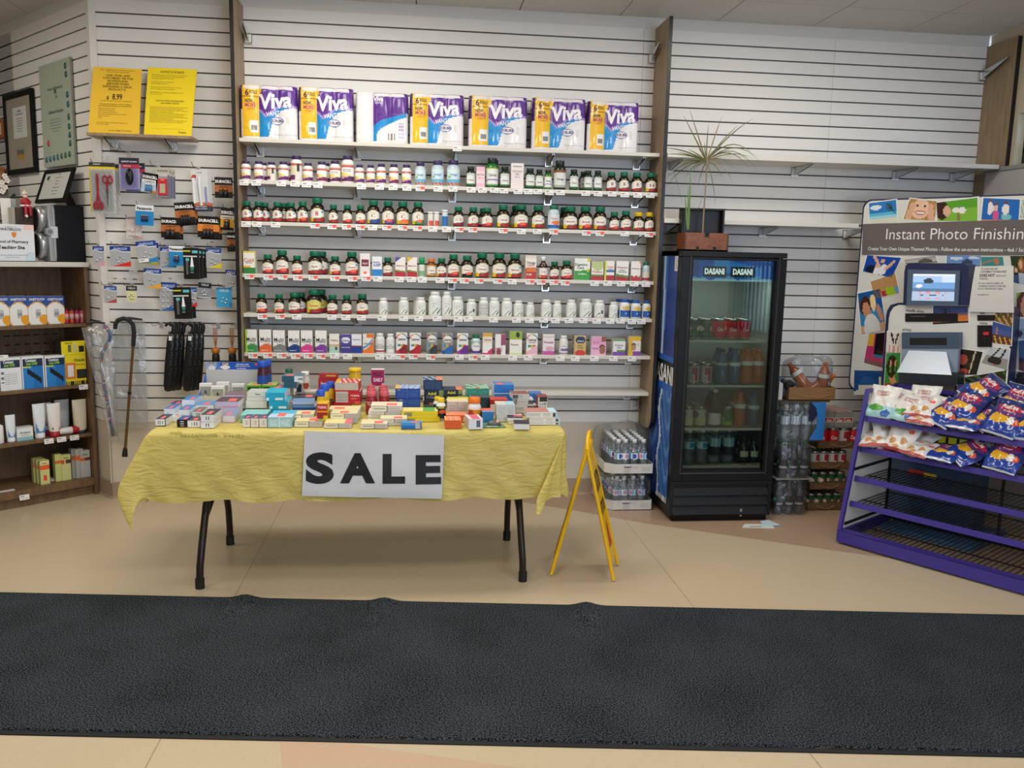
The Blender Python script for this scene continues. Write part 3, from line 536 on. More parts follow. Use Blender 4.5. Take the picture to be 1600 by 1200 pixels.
ROWS = [
 ('second', 1, (360, 220, 4.706), [(113,75,150,'w'),(208,72,152,'w',0,'w'),(302,72,158,'wt'),(390,80,155,'w',0,'w'),(486,92,112,'wt'),(570,76,165,'w'),(672,78,155,'w2',0,'w'),(770,84,148,'w3'),(863,98,112,'w3'),(950,70,178,'w'),(1032,66,180,'w'),(1110,72,172,'w'),(1202,74,174,'w2'),(1295,72,178,'w'),(1398,84,158,'g'),(1525,96,148,'g')]),
 ('second', 17, (690, 220, 4.444), [(83,96,138,'g'),(203,68,180,'n'),(272,60,180,'pk'),(352,90,122,'nc',0,'n'),(440,70,180,'n'),(528,90,155,'co'),(615,70,192,'n'),(680,58,200,'n'),(740,54,202,'nc'),(823,88,140,'no'),(920,64,200,'n'),(1018,62,208,'n',-1,'n'),(1086,60,208,'n'),(1180,70,218,'B',0,'Bb'),(1268,70,218,'B'),(1357,74,222,'B',0,'Bb'),(1455,78,225,'BB')]),
 ('third', 1, (360, 220, 4.706), [(120,75,445,'B'),(205,76,448,'B',1,'B'),(345,76,452,'B',1,'B'),(445,80,455,'B'),(531,80,447,'By'),(640,104,422,'Bg'),(757,72,470,'Bb'),(860,72,472,'r'),(957,74,475,'r'),(1052,94,438,'Cb'),(1160,90,445,'Cp'),(1268,95,448,'Co'),(1380,90,452,'Cg'),(1472,40,522,'Ct'),(1516,40,522,'Ct'),(1578,43,508,'Cz')]),
 ('third', 17, (690, 220, 4.444), [(117,75,458,'CD'),(220,75,462,'C'),(317,78,465,'Cs',-1,'C'),(428,88,445,'ca'),(553,98,445,'cas',-1,'ca'),(672,90,450,'cd'),(780,85,448,'cg'),(895,98,457,'cm',-1,'cm'),(1000,94,458,'cms'),(1103,90,458,'cm'),(1200,68,495,'fs'),(1281,75,487,'f'),(1368,75,497,'D'),(1443,64,498,'D2')]),
 ('fourth', 1, (360, 370, 4.706), [(138,92,105,'cold'),(275,84,130,'e'),(380,98,98,'e'),(490,80,138,'fs'),(622,108,105,'ga',1,'ga'),(770,82,143,'gi'),(893,98,110,'gl'),(990,76,122,'mr'),(1078,74,145,'hs'),(1157,72,152,'m'),(1250,76,150,'mb'),(1337,73,150,'mb2'),(1408,44,148,'gt'),(1478,68,162,'oc'),(1553,74,157,'mt')]),
 ('fourth', 16, (690, 370, 4.444), [(83,82,122,'o3'),(178,84,130,'o3y'),(282,96,110,'o3b'),(400,98,112,'om'),(510,98,115,'sa'),(622,78,130,'ob'),(707,65,137,'am'),(785,65,172,'po'),(870,78,165,'pos'),(980,110,150,'dc'),(1085,86,172,'pb'),(1168,70,167,'pb2'),(1258,88,168,'pb3'),(1351,68,170,'pb4'),(1420,56,175,'jr')]),
 ('fifth', 1, (360, 370, 4.706), [(228,84,418,'q'),(358,75,422,'q'),(470,92,412,'tu',1,'tu'),(615,112,390,'ty',1,'ty'),(750,80,427,'zn'),(855,76,428,'zi'),(970,90,420,'zy'),(1125,70,450,'l'),(1275,75,445,'l'),(1400,78,445,'l',-1,'l'),(1505,98,402,'l'),(1592,74,402,'l')]),
 ('fifth', 13, (690, 370, 4.444), [(112,82,415,'l'),(208,70,433,'lt'),(293,68,420,'lg'),(367,75,422,'l'),(454,75,425,'l'),(535,68,443,'l'),(617,58,455,'l'),(728,74,435,'l'),(805,60,445,'l'),(902,70,437,'l'),(1003,88,430,'l',-1,'l'),(1098,74,440,'lt',-1,'l'),(1195,62,452,'l'),(1272,72,435,'bl',-1,'bl'),(1350,72,442,'bl',-1,'bl'),(1424,60,445,'bl')]),
 ('sixth', 1, (360, 370, 4.706), [(150,88,683,'Mg'),(255,90,683,'Mo'),(355,90,688,'Mk'),(465,86,690,'Mn'),(560,88,690,'Mp'),(665,86,690,'Mv'),(763,75,715,'vt'),(848,77,718,'vp'),(928,75,718,'pr'),(1015,84,715,'od'),(1100,70,708,'wb'),(1177,64,712,'wb2'),(1260,84,705,'K1'),(1360,84,707,'K2'),(1483,80,707,'K3')]),
 ('sixth', 16, (690, 370, 4.444), [(42,76,672,'K4'),(147,78,670,'K5'),(238,70,680,'cj'),(320,68,670,'cl'),(410,74,677,'pt'),(518,88,657,'pi'),(630,80,670,'K6'),(745,82,677,'pp'),(848,62,685,'wv'),(966,78,688,'en',-1,'eb'),(1093,106,692,'ov'),(1235,88,712,'pv'),(1343,85,692,'yb')]),
]
SZ = dict(SHELVES); YF = -.213
GRP = {'second': 'bottles and cartons on the second vitamin shelf', 'third': 'bottles on the third vitamin shelf', 'fourth': 'bottles and cartons on the fourth vitamin shelf', 'fifth': 'bottles on the fifth vitamin shelf', 'sixth': 'cartons and bottles on the sixth vitamin shelf'}
for sh, n0, (ox, oy, sc), items in ROWS:
    for i, it in enumerate(items):
        xc, wd, tp, k = it[:4]; z = SZ[sh]; u, v = ox+xc/sc, oy+tp/sc
        depth = .0 if DES[k]['kind'] == 'box' else wd/sc/266/2
        p = on_y(u, v, YF+depth); w = abs(on_y(u+wd/sc/2, v, YF+depth).x-on_y(u-wd/sc/2, v, YF+depth).x)*.97
        h = p.z-z
        lab = f"{DES[k]['desc']}, {nth(n0+i)} from left on the {sh} shelf"
        stock(k, p.x, YF, z, w, h, lab, GRP[sh], (rnd.random()-.5)*.16 if DES[k]['kind'] != 'box' else 0)
        if len(it) > 4:
            dx, kb = it[4], it[5]; off = (.06 if DES[kb]['kind'] == 'box' else w+.004)
            box = DES[kb]['kind'] == 'box'
            ww = w*.95; stock(kb, p.x+(dx or .5)*(.022 if not box else .012)+.006, YF+off, z, ww, h*.99, f"{DES[kb]['desc']}, hidden behind {nth(n0+i)} item, {sh} shelf", GRP[sh])

# price tickets on the shelf edges
TK = {}
def ticket_mesh(red):
    m = MB(); w, h = .052, .030
    m.box(-w/2, w/2, -.0012, 0, -h, 0, M('e9e7e4', .5))
    m.box(-w/2+.006, -w/2+.026, -.0015, -.001, -.011, -.007, M('55534f'))
    for k in range(10): m.box(-w/2+.008+k*.0016+.0004*(k % 3), -w/2+.0087+k*.0016+.0004*(k % 2), -.0015, -.001, -.024, -.016, M('8f9499'))
    m.box(.004, .02, -.0015, -.001, -.023, -.019, M('9a9ea2'))
    if red: m.box(.002, w/2-.001, -.0018, -.001, -.020, -.004, M('f0604e', .5))
    return m.mesh('ticket')
TAGS = [('second', (360,220,4.706), [101,190,375,477,560,645,963,1095,1195,1298,-1395,1528], 1), ('second', (690,220,4.444), [78,205,283,367,432,530,602,667,748,825,1000,1088,1185,1272,1362,1450], 13),
 ('third', (360,220,4.706), [108,190,328,-620,-745,-852,-953,1045,-1150,-1268,-1378,1490,1592], 1), ('third', (690,220,4.444), [-125,-220,-433,560,672,-785,-1015,-1110,1283,-1453], 14),
 ('fourth', (360,370,4.706), [-125,-265,-375,-487,-602,-762,-893,-997,1083,1243,1333,1415,1548], 1), ('fourth', (690,370,4.444), [-82,-167,-270,-402,505,-628,-707,-797,-878,1085,1177,1272,1365,1447], 14),
 ('fifth', (360,370,4.706), [-215,-347,474,738,843,960,1115,1277,1392,1528], 1), ('fifth', (690,370,4.444), [127,198,377,540,632,733,817,912,1015,1110,1205,1280,1360,1427], 11),
 ('sixth', (360,370,4.706), [-138,-250,-355,-459,-557,-653,757,853,1097,1180,-1253,-1350,-1483], 1), ('sixth', (690,370,4.444), [138,-235,322,520,630,860,967,1103,1240,1370], 14), ('top', (690,110,4.444), [105], 1)]
for sh, (ox, oy, sc), xs, n0 in TAGS:
    for i, xv in enumerate(xs):
        red = xv < 0; z = SZ[sh]
        if red not in TK: TK[red] = ticket_mesh(red)
        o = link('price_ticket', TK[red], None, (on_y(ox+abs(xv)/sc, 300, -.226).x, -.2255, z-.002+(rnd.random()-.5)*.004), 0)
        o.rotation_euler = (R(-6), (rnd.random()-.5)*.08, 0)
        lb = f"white price ticket{' with a red sale block' if red else ''}, {nth(n0+i)} from left on the {sh} shelf edge" if sh != 'top' else 'lone white price ticket on the edge of the paper towel shelf'
        tag(o, lb, 'price tag', f'price tickets on the {sh} shelf edge' if sh != 'top' else None)

# ------------------------------------------------------------------ paper towels on the top shelf
def towel_front(u, v):
    if u < .045: return '4a2360' if v > .55 else 'e9e4e4'
    if u < .335+(.07*max(0, (v-.78)/.22)**.6 if v > .78 else 0):
        if .775 < v < .785: return 'b07a1a'
        if .11 < v < .34 and .185 < u < .325:
            return '8a8784' if (.15 < v < .30 and .205 < u < .305 and int(v*80) % 2) else 'efece6'
        return 'f0bd1e' if v < .93 or u < .36 else 'efb61a'
    w = [(0, .49), (.07, .51), (.24, .55), (.40, .59), (.50, .66), (.57, .78), (.605, 1.01), (2, 1.01)]
    for (a, xa), (b, xb) in zip(w, w[1:]):
        if a <= v < b: wx = xa+(xb-xa)*(v-a)/(b-a); break
    if u > wx: return '2a86c8' if u < wx+.02 and v > .3 else 'd8d5d6' if abs(u-.675) < .006 and v < .3 else 'ece9e9'
    e = .40+(.46-u)*1.05 if u < .46 else min(.585, .40+(u-.46)*.9)
    if v > e+.05: return '5f2e8f'
    if v > e: return 'a78fd0'
    return '1e8fd2'
def towel_back(u, v):
    if u < .34: return 'e9e7e5'
    q = (u-.34)/.66; e = .12+.44*math.sqrt(max(0, q-.08)) if q > .08 else 0
    if v > max(.30+.32*math.sqrt(q), .3)+.0 : return '5f2e8f'
    if v > e and q < .95 and v > .0+e: return '1e8fd2'
    if .06 < v < .2 and .42 < q < .62: return '77736f' if int(u*150) % 2 else 'e8e6e4'
    if .06 < v < .42 and .72 < q < .88: return 'b9a9cc' if int(v*60) % 2 else 'e4e0e4'
    return 'ece9e9'
def towel_pack(front, back):
    w, d, h = .325, .2, .28; n = 60
    def fx(u): return (u-.5)*w
    def fy(x): return -.020*abs(math.sin((x/w+.5)*3*PI))**.6-.0
    def edge(u): k = min(1, min(u, 1-u)/.05); return (1-math.sqrt(max(0, 1-(1-k)**2)))*.02
    mk = lambda c: M(c, .25, coat=.7, bump=.35, bscale=28)
    m = MB(); zz = lambda v: h*v
    m.paint(front if not back else towel_back, 60, 44, lambda u, v: (fx(u), fy(fx(u))+edge(u)+(0 if v < .93 else .012*(v-.93)/.07)+(0 if v > .04 else .006), zz(v)), True, mk)
    P = lambda x, z: (x, fy(x)-.0022, z)
    dk = M('3d1a4a', .4); wh = M('f3f0f4', .4)
    if not back:
        m.text('6', P, -.118, .225, .030, dk, bold=.02); m.text('ROLLS', P, -.083, .235, .017, dk, .04, .01)
        m.text('NOW...', P, -.102, .188, .018, dk, .055, .02); m.text('MORE', P, -.099, .165, .019, M('c0246a', .4), .06, .02); m.text('SHEETS', P, -.095, .15, .010, M('d0702a', .4), .045)
        m.text('Viva', P, .045, .165, .075, wh, .19, .035, .12, res=3, rot=.10); m.text('VANTAGE', P, .055, .128, .021, wh, .13, .02, .1, rot=.16)
        m.paint(lambda u, v: None if not inell(u, v, .5, .5, .5, .5) else 'f0eef0' if inell(u, v, .5, .5, .43, .38) else '7d8fc0', 24, 14, lambda u, v: (.012+.076*u, fy(.012+.076*u)-.0012, .075+.042*v), True, mk)
        m.text('SCRUBS', P, .05, .09, .014, M('4a2a6a', .4), .065, .03)
        for k in range(5): m.text('lllll lll', P, .11, .11-.009*k, .005, M('b9b7bb', .5), .04)
        m.text('55 sheets per roll two ply towels', P, .10, .022, .007, M('a5a3a8', .5), .13)
    else:
        m.text('Viva', P, -.022, .232, .028, wh, .06, .03, .12); m.text('VANTAGE', P, -.02, .218, .010, wh, .05, .01)
        m.text('two ply towels', P, .09, .24, .008, M('9a7ac0', .4), .1); m.text('choose a size', P, .09, .16, .008, M('9a7ac0', .4), .08)
    pf = [(fx(i/n), fy(fx(i/n))+edge(i/n)) for i in range(n+1)]+[(w/2, d*.5), (w/2-.01, d-.02), (w/2-.05, d), (-w/2+.05, d), (-w/2+.01, d-.02), (-w/2, d*.5)]
    N = len(pf); side = mk('e6e2e2'); top = M('e4e1de', .5)
    ins = lambda k, z: [(x*(1-k), d/2+(y-d/2)*(1-k*1.6), z) for x, y in pf]
    r1, r2, r3, r0 = ins(0.0, h*.93), ins(.045, h*.99), ins(.12, h), ins(.02, 0)
    base = ins(0.004, h*.05)
    for i in range(n, N): m.add([base[i], base[(i+1) % N], r1[(i+1) % N], r1[i]], [(0, 1, 2, 3)], M('5f2e8f', .3, coat=.6) if i in (n, N-1) else side, True)
    for i in range(N):
        j = (i+1) % N; m.add([r1[i], r1[j], r2[j], r2[i]], [(0, 1, 2, 3)], side, True); m.add([r2[i], r2[j], r3[j], r3[i]], [(0, 1, 2, 3)], top, True)
        m.add([r0[i], r0[j], base[j], base[i]], [(0, 1, 2, 3)], side, True)
    m.add(r3, [tuple(range(N))], top); m.add(r0, [tuple(reversed(range(N)))], top)
    return m.mesh('towel_pack')
tp, tb = towel_pack(towel_front, 0), towel_pack(None, 1)
PK = [(374.9, 465, 134), (466, 552.5, 137.5), (555.5, 638, 145.5), (640, 725, 147.5), (732, 824, 151), (831, 915.5, 154), (917.5, 998.5, 159.5)]
for i, (a, b, t) in enumerate(PK):
    y = -.195; p, q = on_y(a, 190, y), on_y(b, 190, y); w = q.x-p.x
    o = link('paper_towel_pack', tb if i == 2 else tp, None, ((p.x+q.x)/2, y, 2.151), 0); o.scale = (w/.328, .9, (on_y((a+b)/2, t, y).z-2.151)/.28)
    tag(o, 'paper towel pack turned to its back print, third from left' if i == 2 else f'purple and yellow six-roll paper towel pack, {nth(i+1)} from left on the top shelf', 'paper towels', 'paper towel packs on the top shelf')

# ------------------------------------------------------------------ yellow notices on their little shelf
y0 = -.20; a, b = on_y(134.5, 206, y0), on_y(299, 213, y0); zs = (a.z+b.z)/2
tag(MB().box(a.x, b.x, y0, -.033, zs-.016, zs, M_wood).build('wall_shelf', bevel=.001), 'small wood-grain shelf holding two yellow notices', 'shelf')
for i, px in enumerate((178, 270)): bracket(on_y(px, 228, -.012).x, zs-.0165, f'dark bracket under the notice shelf, {("left", "right")[i]} one', D=.16)
M_ink = M('5a4a14', .7)
def notice(px, lines, label, big, col):
    (u0, v0), (u1, v1), (u2, v2), (u3, v3) = px; yb, yt = -.15, -.06     # leans back against the wall
    BL, BR = on_y(u3, v3, yb), on_y(u2, v2, yb); BL.z = BR.z = zs+.001; TL, TR = on_y(u0, v0, yt), on_y(u1, v1, yt)
    W, H = (BR-BL).length, (TL-BL).length
    m = MB(); n = (BR-BL).cross(TL-BL).normalized()
    f = lambda u, v: (BL*(1-u)+BR*u)*(1-v)+(TL*(1-u)+TR*u)*v+n*(.003*math.sin(v*PI)*(1+u))
    m.paint(lambda u, v: col, 10, 14, f, True, lambda c: M(c, .6, noise=.03, nscale=6))
    vs = [f(u, v)-n*.0012 for u, v in ((0, 0), (1, 0), (1, 1), (0, 1))]; m.add(vs, [(3, 2, 1, 0)], M('d9a91c', .7))
    P = lambda x, z: f(x/W, z/H)+n*.0006
    for txt, u, v, h, wf, bo, al in lines: m.text(txt, P, u*W, v*H, h*H, M_ink, wf*W, bo, 0, al)
    if big: 
        for k in range(2): m.text(('$', '8.99')[k], P, (.34, .53)[k]*W, .515*H, (.05, .085)[k]*H, M('2b2412', .6), (.05, .2)[k]*W, .02)
    tag(m.build('paper_notice'), label, 'notice')
sm = lambda s, v, wf=.8, u=.12: (s, u, v, .016, wf, 0, 'l')
notice([(146, 104), (222, 108), (217.5, 207.5), (137.5, 203.5)],
 [('Prior to dispensing you must inform the patient', .5, .955, .018, .84, 0, 'c'), ('of the price of your prescription', .5, .925, .018, .7, 0, 'c')]+
 [(s, .52, .865-.043*k, .031, wf, .02, 'c') for k, (s, wf) in enumerate([('OUR USUAL AND', .52), ('CUSTOMARY FEE FOR', .70), ('PROFESSIONAL', .50), ('SERVICES WHEN', .54), ('DISPENSING A DRUG', .66), ('PRODUCT IS', .40)])]+
 [sm('Certain prescriptions may require a different fee', .485, .75, .2), ('The services included in our fee, in addition', .5, .435, .018, .74, .01, 'c'), ('to professional dispensing, are checked below', .5, .408, .018, .78, .01, 'c')]+
 [sm(s, .37-.028*k, wf, .17) for k, (s, wf) in enumerate([('Patient medication profile', .42), ('Professional consultation', .44), ('24-hr emergency information', .47), ('After hours emergency prescription service', .66), ('Delivery service', .25), ('Other', .1)])]+
 [sm('Some of the services listed may not apply to all', .16, .72, .15), sm('third party charges', .135, .3, .15), ('Ontario College of Pharmacists', .62, .045, .018, .5, .01, 'c')],
 'yellow fee notice reading 8.99, left one on the small wooden shelf', 1, 'f2c230')
notice([(231.5, 105), (308, 108.5), (299, 211), (224.5, 208.5)],
 [('NOTICE TO PATIENTS', .5, .925, .032, .48, .02, 'c')]+[sm(s, .885-.026*k, wf, .08) for k, (s, wf) in enumerate([('When dispensing your prescription your pharmacist', .84), ('may select an alternate brand of the same drug', .8), ('unless prescribed by brand name.', .52), ('', .1), ('You have the right to request an', .6), ('interchangeable product.', .42), ('', .1), ('Ask your pharmacist if a lower priced drug is', .8), ('used to dispense your prescription.', .6), ('', .1), ('Please feel free to consult your pharmacist about', .82), ('your prescription.', .3)]) if s]+
 [('NOTICE TO PATIENTS RECEIVING OPIOID', .5, .50, .022, .58, .015, 'c'), ('AND PHARMACY SERVICES', .5, .465, .022, .38, .015, 'c')]+[sm('the pharmacist must ask for identification before handing over', .41-.024*k, (.78, .7, .8, .5)[k % 4], .1) for k in range(10)]+[('Ontario', .8, .045, .03, .17, .02, 'c'), ('________________________________', .5, .105, .02, .84, .01, 'c')],
 'brighter yellow notice to patients, right one on the small wooden shelf', 0, 'f6d81c')

# ------------------------------------------------------------------ goods hanging on the slatwall to the left
HK = {}
def hook(px, pv, label, D=.19, y=0):
    if not HK:
        HK['p'] = MB().box(-.011, .011, -.003, -.0003, -.032, .006, M('c9c8c4', .35, .6)).mesh('plate')
        HK['w'] = MB().tube([(0, -.003, -.004), (0, -.15, -.004), (0, -.175, .002), (0, -.19, .018)], .002, 8, M('8f8f8c', .3, 1)).mesh('wire')
    p = on_y(px, pv, -.003); z = Z1-PITCH*round((Z1-p.z)/PITCH)
    t = thing('display_hook', label, 'hook', (p.x, 0, z), 0, 'metal hooks on the slatwall'); link('plate', HK['p'], t); link('wire', HK['w'], t).scale = (1, D/.19, 1)
def card(name, r, label, cat, paintf, texts=(), y=-.13, rot=0, bub=None, group='packs hanging on the battery display', nx=20, ny=24, side='c9c6c0', dep=.0016, parts=None):
    u0, u1, v0, v1 = r; p, q = on_y(u0, v1, y), on_y(u1, v0, y); w, h = q.x-p.x, q.z-p.z
    t = thing(name, label, cat, (p.x+w/2, y, q.z), 0, group) if (bub or parts) else None
    m = MB(); hole = .04
    m.box(-w/2, w/2, 0, dep, -h, 0, M(side, .45)); m.paint(paintf, nx, ny, lambda u, v: ((u-.5)*w, -.0003, -h+h*v), mk=lambda c: M(c, .3))
    for s, u, v, hh, col, wf, bo, sh in texts: m.text(s, fl(-.0008), (u-.5)*w, -h+v*h-hh*h*.35, hh*h, M(col, .5), wf*w, bo, sh)
    if t:
        m.build('card', t)
        for nm, fn in (parts or []):
            q_ = fn(w, h)
            for mm_ in (q_ if isinstance(q_, list) else [q_]): mm_.build(nm, t)
        if bub:
            u, v, bw, bh, bd = bub; x, z = (u-.5)*w, -h+v*h; b = MB(); bw *= w/2; bh *= h/2
            b.add([(x+sx*bw*k, yy, z+sz*bh*k) for k, yy in ((1, -.0005), (.9, -bd)) for sx, sz in ((-1, -1), (1, -1), (1, 1), (-1, 1))], [(0, 1, 5, 4), (1, 2, 6, 5), (2, 3, 7, 6), (3, 0, 4, 7), (4, 5, 6, 7)], CLEAR)
            b.build('clear_blister', t)
        t.rotation_euler = (0, R(rot), 0); return t
    o = m.build(name, None, (p.x+w/2, y, q.z)); o.rotation_euler = (0, R(rot), 0); return tag(o, label, cat, group)
CLEAR = film('clear_blister_plastic', 'f4f6f8', .07, .08)
def cells(n, c1='2a2a2c', c2='b5703a', u0=.3, u1=.7, v0=.06, v1=.5):
    """round cells standing in a battery pack"""
    def f(w, h):
        out = []; k = (u1-u0)*w/n; r = k*.42; z0, z1 = -h+v0*h, -h+v1*h
        for i in range(n):
            m = MB(); out.append(m); x = (u0-.5)*w+k*(i+.5)
            m.lathe([(r, 0), (r, (z1-z0)*.68)], 12, M(c1, .3), (x, -r*.9, z0)); m.lathe([(r, (z1-z0)*.68), (r, (z1-z0)*.93), (r*.4, (z1-z0)*.94), (r*.4, z1-z0), (0, z1-z0)], 12, M(c2, .25, .7), (x, -r*.9, z0))
        return out
    return f
def dur(mid='c9763a', v1=.62, v0=.3): return lambda u, v: '161413' if v > v1 else mid if v > v0 else '201c1a' if v > .05 else '161413'
DT = lambda h=.13, v=.78: [T('DURACELL', .5, v, h, 'eceae6', .92, .05), T('COPPERTOP', .5, .55, .06, '4a2a14', .7), T('power boost', .45, .46, .04, '4a2a14', .6)]
BG = 'black and copper battery packs'
dn = [((224, 247.5, 271, 301), 'black and white battery pack with blue cells, tilted beside the red magnifier', 8, 5), ((336, 363, 277.5, 309), 'black and copper battery pack hanging highest beside the wood divider', 0, 2), ((272.5, 302.5, 316.5, 349), 'tilted black and copper battery pack, upper one of three in the middle', -5, 4), ((252.5, 281, 340, 371), 'black and copper battery pack under the tilted pack, left one', 1, 2), ((310, 342.5, 338.5, 371), 'black and bright orange battery pack to the right of the tilted pack', 2, 3), ((346, 366, 325.5, 359.5), 'black battery pack with yellow lower corners beside the divider', 3, 1), ((355.5, 368, 363, 393), 'narrow battery pack lowest beside the wood divider', 0, 2)]
for i, (r, lb, ro, n) in enumerate(dn):
    fn = dur('e0873a' if i == 4 else 'b0683a')
    if i == 0: fn = lambda u, v: '161413' if v > .66 else 'd9dad8' if v > .5 else 'c07a3a' if v < .14 and u > .6 else 'b9c9d4'
    if i == 5: fn = lambda u, v: '161413' if v > .66 else 'd8cfba' if v > .52 else 'e0a92a' if abs(u-.5) > .18+.2*abs(v-.3) and v > .12 else '1b1816'
    yy = -.15+.012*(i in (3, 5, 6))
    card('battery_pack', r, lb, 'battery pack', fn, DT(), yy, ro, None, BG, parts=[('cell', cells(n, *(('4a86b8', 'dcdfe2') if i == 0 else ()), u0=.25, u1=.75))])
    if i in (2, 3, 4): card('battery_pack', (r[0]+4, r[1]+4.5, r[2]+2, r[3]+3), lb.split(',')[0].split(' to the')[0].split(' under')[0]+f', copy hidden behind the {("tilted upper", "left", "right")[i-2]} one', 'battery pack', dur(), (), yy+.025, ro-1, None, BG)
for i, (px, v) in enumerate([(157, 255), (201, 247), (247, 262), (310, 263), (349, 278), (226, 321), (287, 317), (262, 340), (322, 339), (357, 326), (210, 340), (154, 385), (188, 385), (229, 378), (262, 386), (300, 388), (334, 388), (238, 420), (263, 441), (283, 449), (173, 447), (206, 447), (320, 442), (350, 450), (361, 421)]):
    hook(px, v-3, f'small metal display hook, {nth(i+1)} of the hooks behind hanging packs', .16)
hook(252, 506, 'empty metal hook left of the black umbrella sleeves', .2); hook(341, 508, 'metal hook over the left amber-knobbed massager', .15); hook(369, 508, 'metal hook over the right amber-knobbed massager', .15)
# scissors
def scissors(w, h):
    m = MB(); rd, st = M('b8303a', .35), M('b9bcc0', .25, 1)
    def one(cx, zt, zb, flip, k):
        zp = zt+(zb-zt)*.45
        for s in (-1, 1):
            m.tube([(cx+s*.012*k, -.008, zb+.012), (cx+s*.02*k, -.008, zb+.028*k), (cx+s*.008*k, -.008, zb+.055*k), (cx-s*.002, -.008, zp), (cx-s*.006*k, -.008, zt)], [.004, .005, .005, .005, .0015], 8, rd if not flip else rd)
            m.tube([(cx+s*.014*k+.011*k*math.cos(a), -.008, zb+.028*k+.02*k*math.sin(a)) for a in [2*PI*j/14 for j in range(15)]], .0042, 8, rd, False)
        m.prism([(cx-.006, -.009, zp), (cx+.006, -.009, zp), (cx+.001, -.009, zt), (cx-.003, -.009, zt)], (0, -.002, 0), rd if not flip else st)
    one(-w*.18, -h*.22, -h*.95, 0, 1.0)
    for s in (-1, 1): m.tube([(w*.22+s*.014+.012*math.cos(a), -.008, -h*.33+.02*math.sin(a)) for a in [2*PI*j/14 for j in range(15)]], .0042, 8, rd, False)
    m.tube([(w*.20, -.008, -h*.38), (w*.18, -.008, -h*.55)], [.008, .004], 8, rd); m.prism([(w*.14, -.008, -h*.5), (w*.24, -.008, -h*.5), (w*.19, -.008, -h*.9)], (0, -.002, 0), st)
    return m
sfn = lambda u, v: '3a3a38' if v > .93 else 'e3c62c' if v > .86 else 'c9b42c' if u < .06 else 'b9b8b6' if int((u+v)*18) % 3 else 'a9a8a6'
for k in (1, 0): card('scissors_pack', (142.5+7*k, 179+7*k, 254.5+2*k, 333), 'red-handled scissors set on a yellow and grey card, '+('front pack' if not k else 'pack behind it'), 'scissors', sfn, [T('scissors', .3, .965, .03, 'e9e6da', .4)], -.15+.03*k, 0, None if k else (.5, .45, .8, .8, .02), parts=[('scissors', scissors)] if not k else None)
def mouse(w, h): return MB().lathe([(0, 0), (.30, .04), (.46, .2), (.5, .45), (.42, .8), (.2, .97), (0, 1)], 20, M('1d1e22', .2), (0, 0, 0)) if 0 else MB().add([(math.cos(a)*w*.2*s, -.018*math.sqrt(max(0, 1-s*s)), -h*.6+math.sin(a)*h*.27*s) for s in (1, .85, .6, .3, .02) for a in [2*PI*j/20 for j in range(20)]], [(r*20+j, r*20+(j+1) % 20, (r+1)*20+(j+1) % 20, (r+1)*20+j) for r in range(4) for j in range(20)], M('1b1c20', .2), True)
for k in (1, 0): card('computer_mouse_pack', (187.5+9*k, 217+9*k, 247+8*k, 295.5+4*k), 'black computer mouse in a lilac blister card'+(', half hidden behind the front one' if k else ', front one'), 'mouse pack', lambda u, v: '2a2c3a' if v > .8 else 'b8344a' if v > .68 and u > .08 else '8b84b4' if .06 < u < .94 else 'a9a6c4', [T('optical mouse', .5, .88, .06, 'd9d6e6', .8), T('wired usb', .4, .74, .04, 'ecd9de', .6)], -.15+.035*k, 0, None if k else (.5, .4, .7, .62, .02), parts=None if k else [('mouse', mouse)])
def lens(w, h): m = MB(); m.box(-w*.34, w*.34, -.006, 0, -h*.93, -h*.38, M('c2303c', .3)); m.box(-w*.2, w*.2, -.0085, -.006, -h*.86, -h*.55, M('b9ab92', .3)); m.box(-w*.15, w*.15, -.0095, -.006, -h*.46, -h*.38, M('ef5a48', .5)); return m
for k in (2, 1, 0): card('magnifier_pack', (245+4.5*k, 264.5+4.5*k, 262+1.5*k, 308+k), 'red pocket magnifier on a hanging card, '+('front one', 'second one behind', 'last one behind')[k], 'magnifier pack', lambda u, v: '6a6f86' if v < .75 and u > .85 else 'b9b2a6' if v > .8 else 'c9c0b6' if v > .7 else '9a8f96', [T('LED MAGNIFIER', .5, .88, .05, '4a4640', .8)], -.15+.02*k, 1, parts=None if k else [('magnifier', lens)])
def tool(w, h): return MB().tube([(0, -.01, -h*.17), (0, -.014, -h*.3), (0, -.012, -h*.55), (.002, -.008, -h*.88)], [.004, .009, .008, .005], 10, M('dfe0e2', .25)).box(-w*.42, -w*.28, -.012, 0, -h*.82, -h*.2, M('e4e4e4', .35)).tube([(w*.34, -.008, -h*.42), (w*.36, -.008, -h*.85)], .0045, 8, M('8a93c0', .35))
for k in (1, 0): card('multi_tool_pack', (300+5*k, 324+5*k, 265.5+3*k, 329+k), 'white handheld tool in a tall clear blister'+(', copy behind' if k else ', front one'), 'tool pack', lambda u, v: '3a3c4e' if v < .14 else 'd0703a' if v < .22 and abs(u-.5) > .1 else 'b5443a' if inell(u, v, .16, .82, .14, .06) else 'd3d3d4', [T('Interchangeable', .5, .10, .03, 'd9d9e6', .8), T('blade and shears', .5, .05, .03, 'd9d9e6', .8), T('remedy', .5, .93, .03, '6a6a70', .4)], -.15+.025*k, -2, parts=None if k else [('hand_tool', tool)])
pan = lambda u, v: 'e6e9ec' if v > .72 and u > .0 else '2a86c4' if v < .85 else '3a97cf'
for r, lb, yy, ro in [((213, 240, 321, 352), 'blue and white battery card with four dark cells, above the dice pack', -.14, 2), ((265, 288.5, 384.5, 415), 'blue and white battery card with a single nine volt block', -.155, 1)]:
    card('battery_card', r, lb, 'battery card', pan, [T('Panasonic', .5, .82, .13, '22242a', .9, .04)], yy, ro, parts=[('cell', cells(4 if 'four' in lb else 1, '2b3a5c', '8a8f96', .3, .72, .2, .55))])
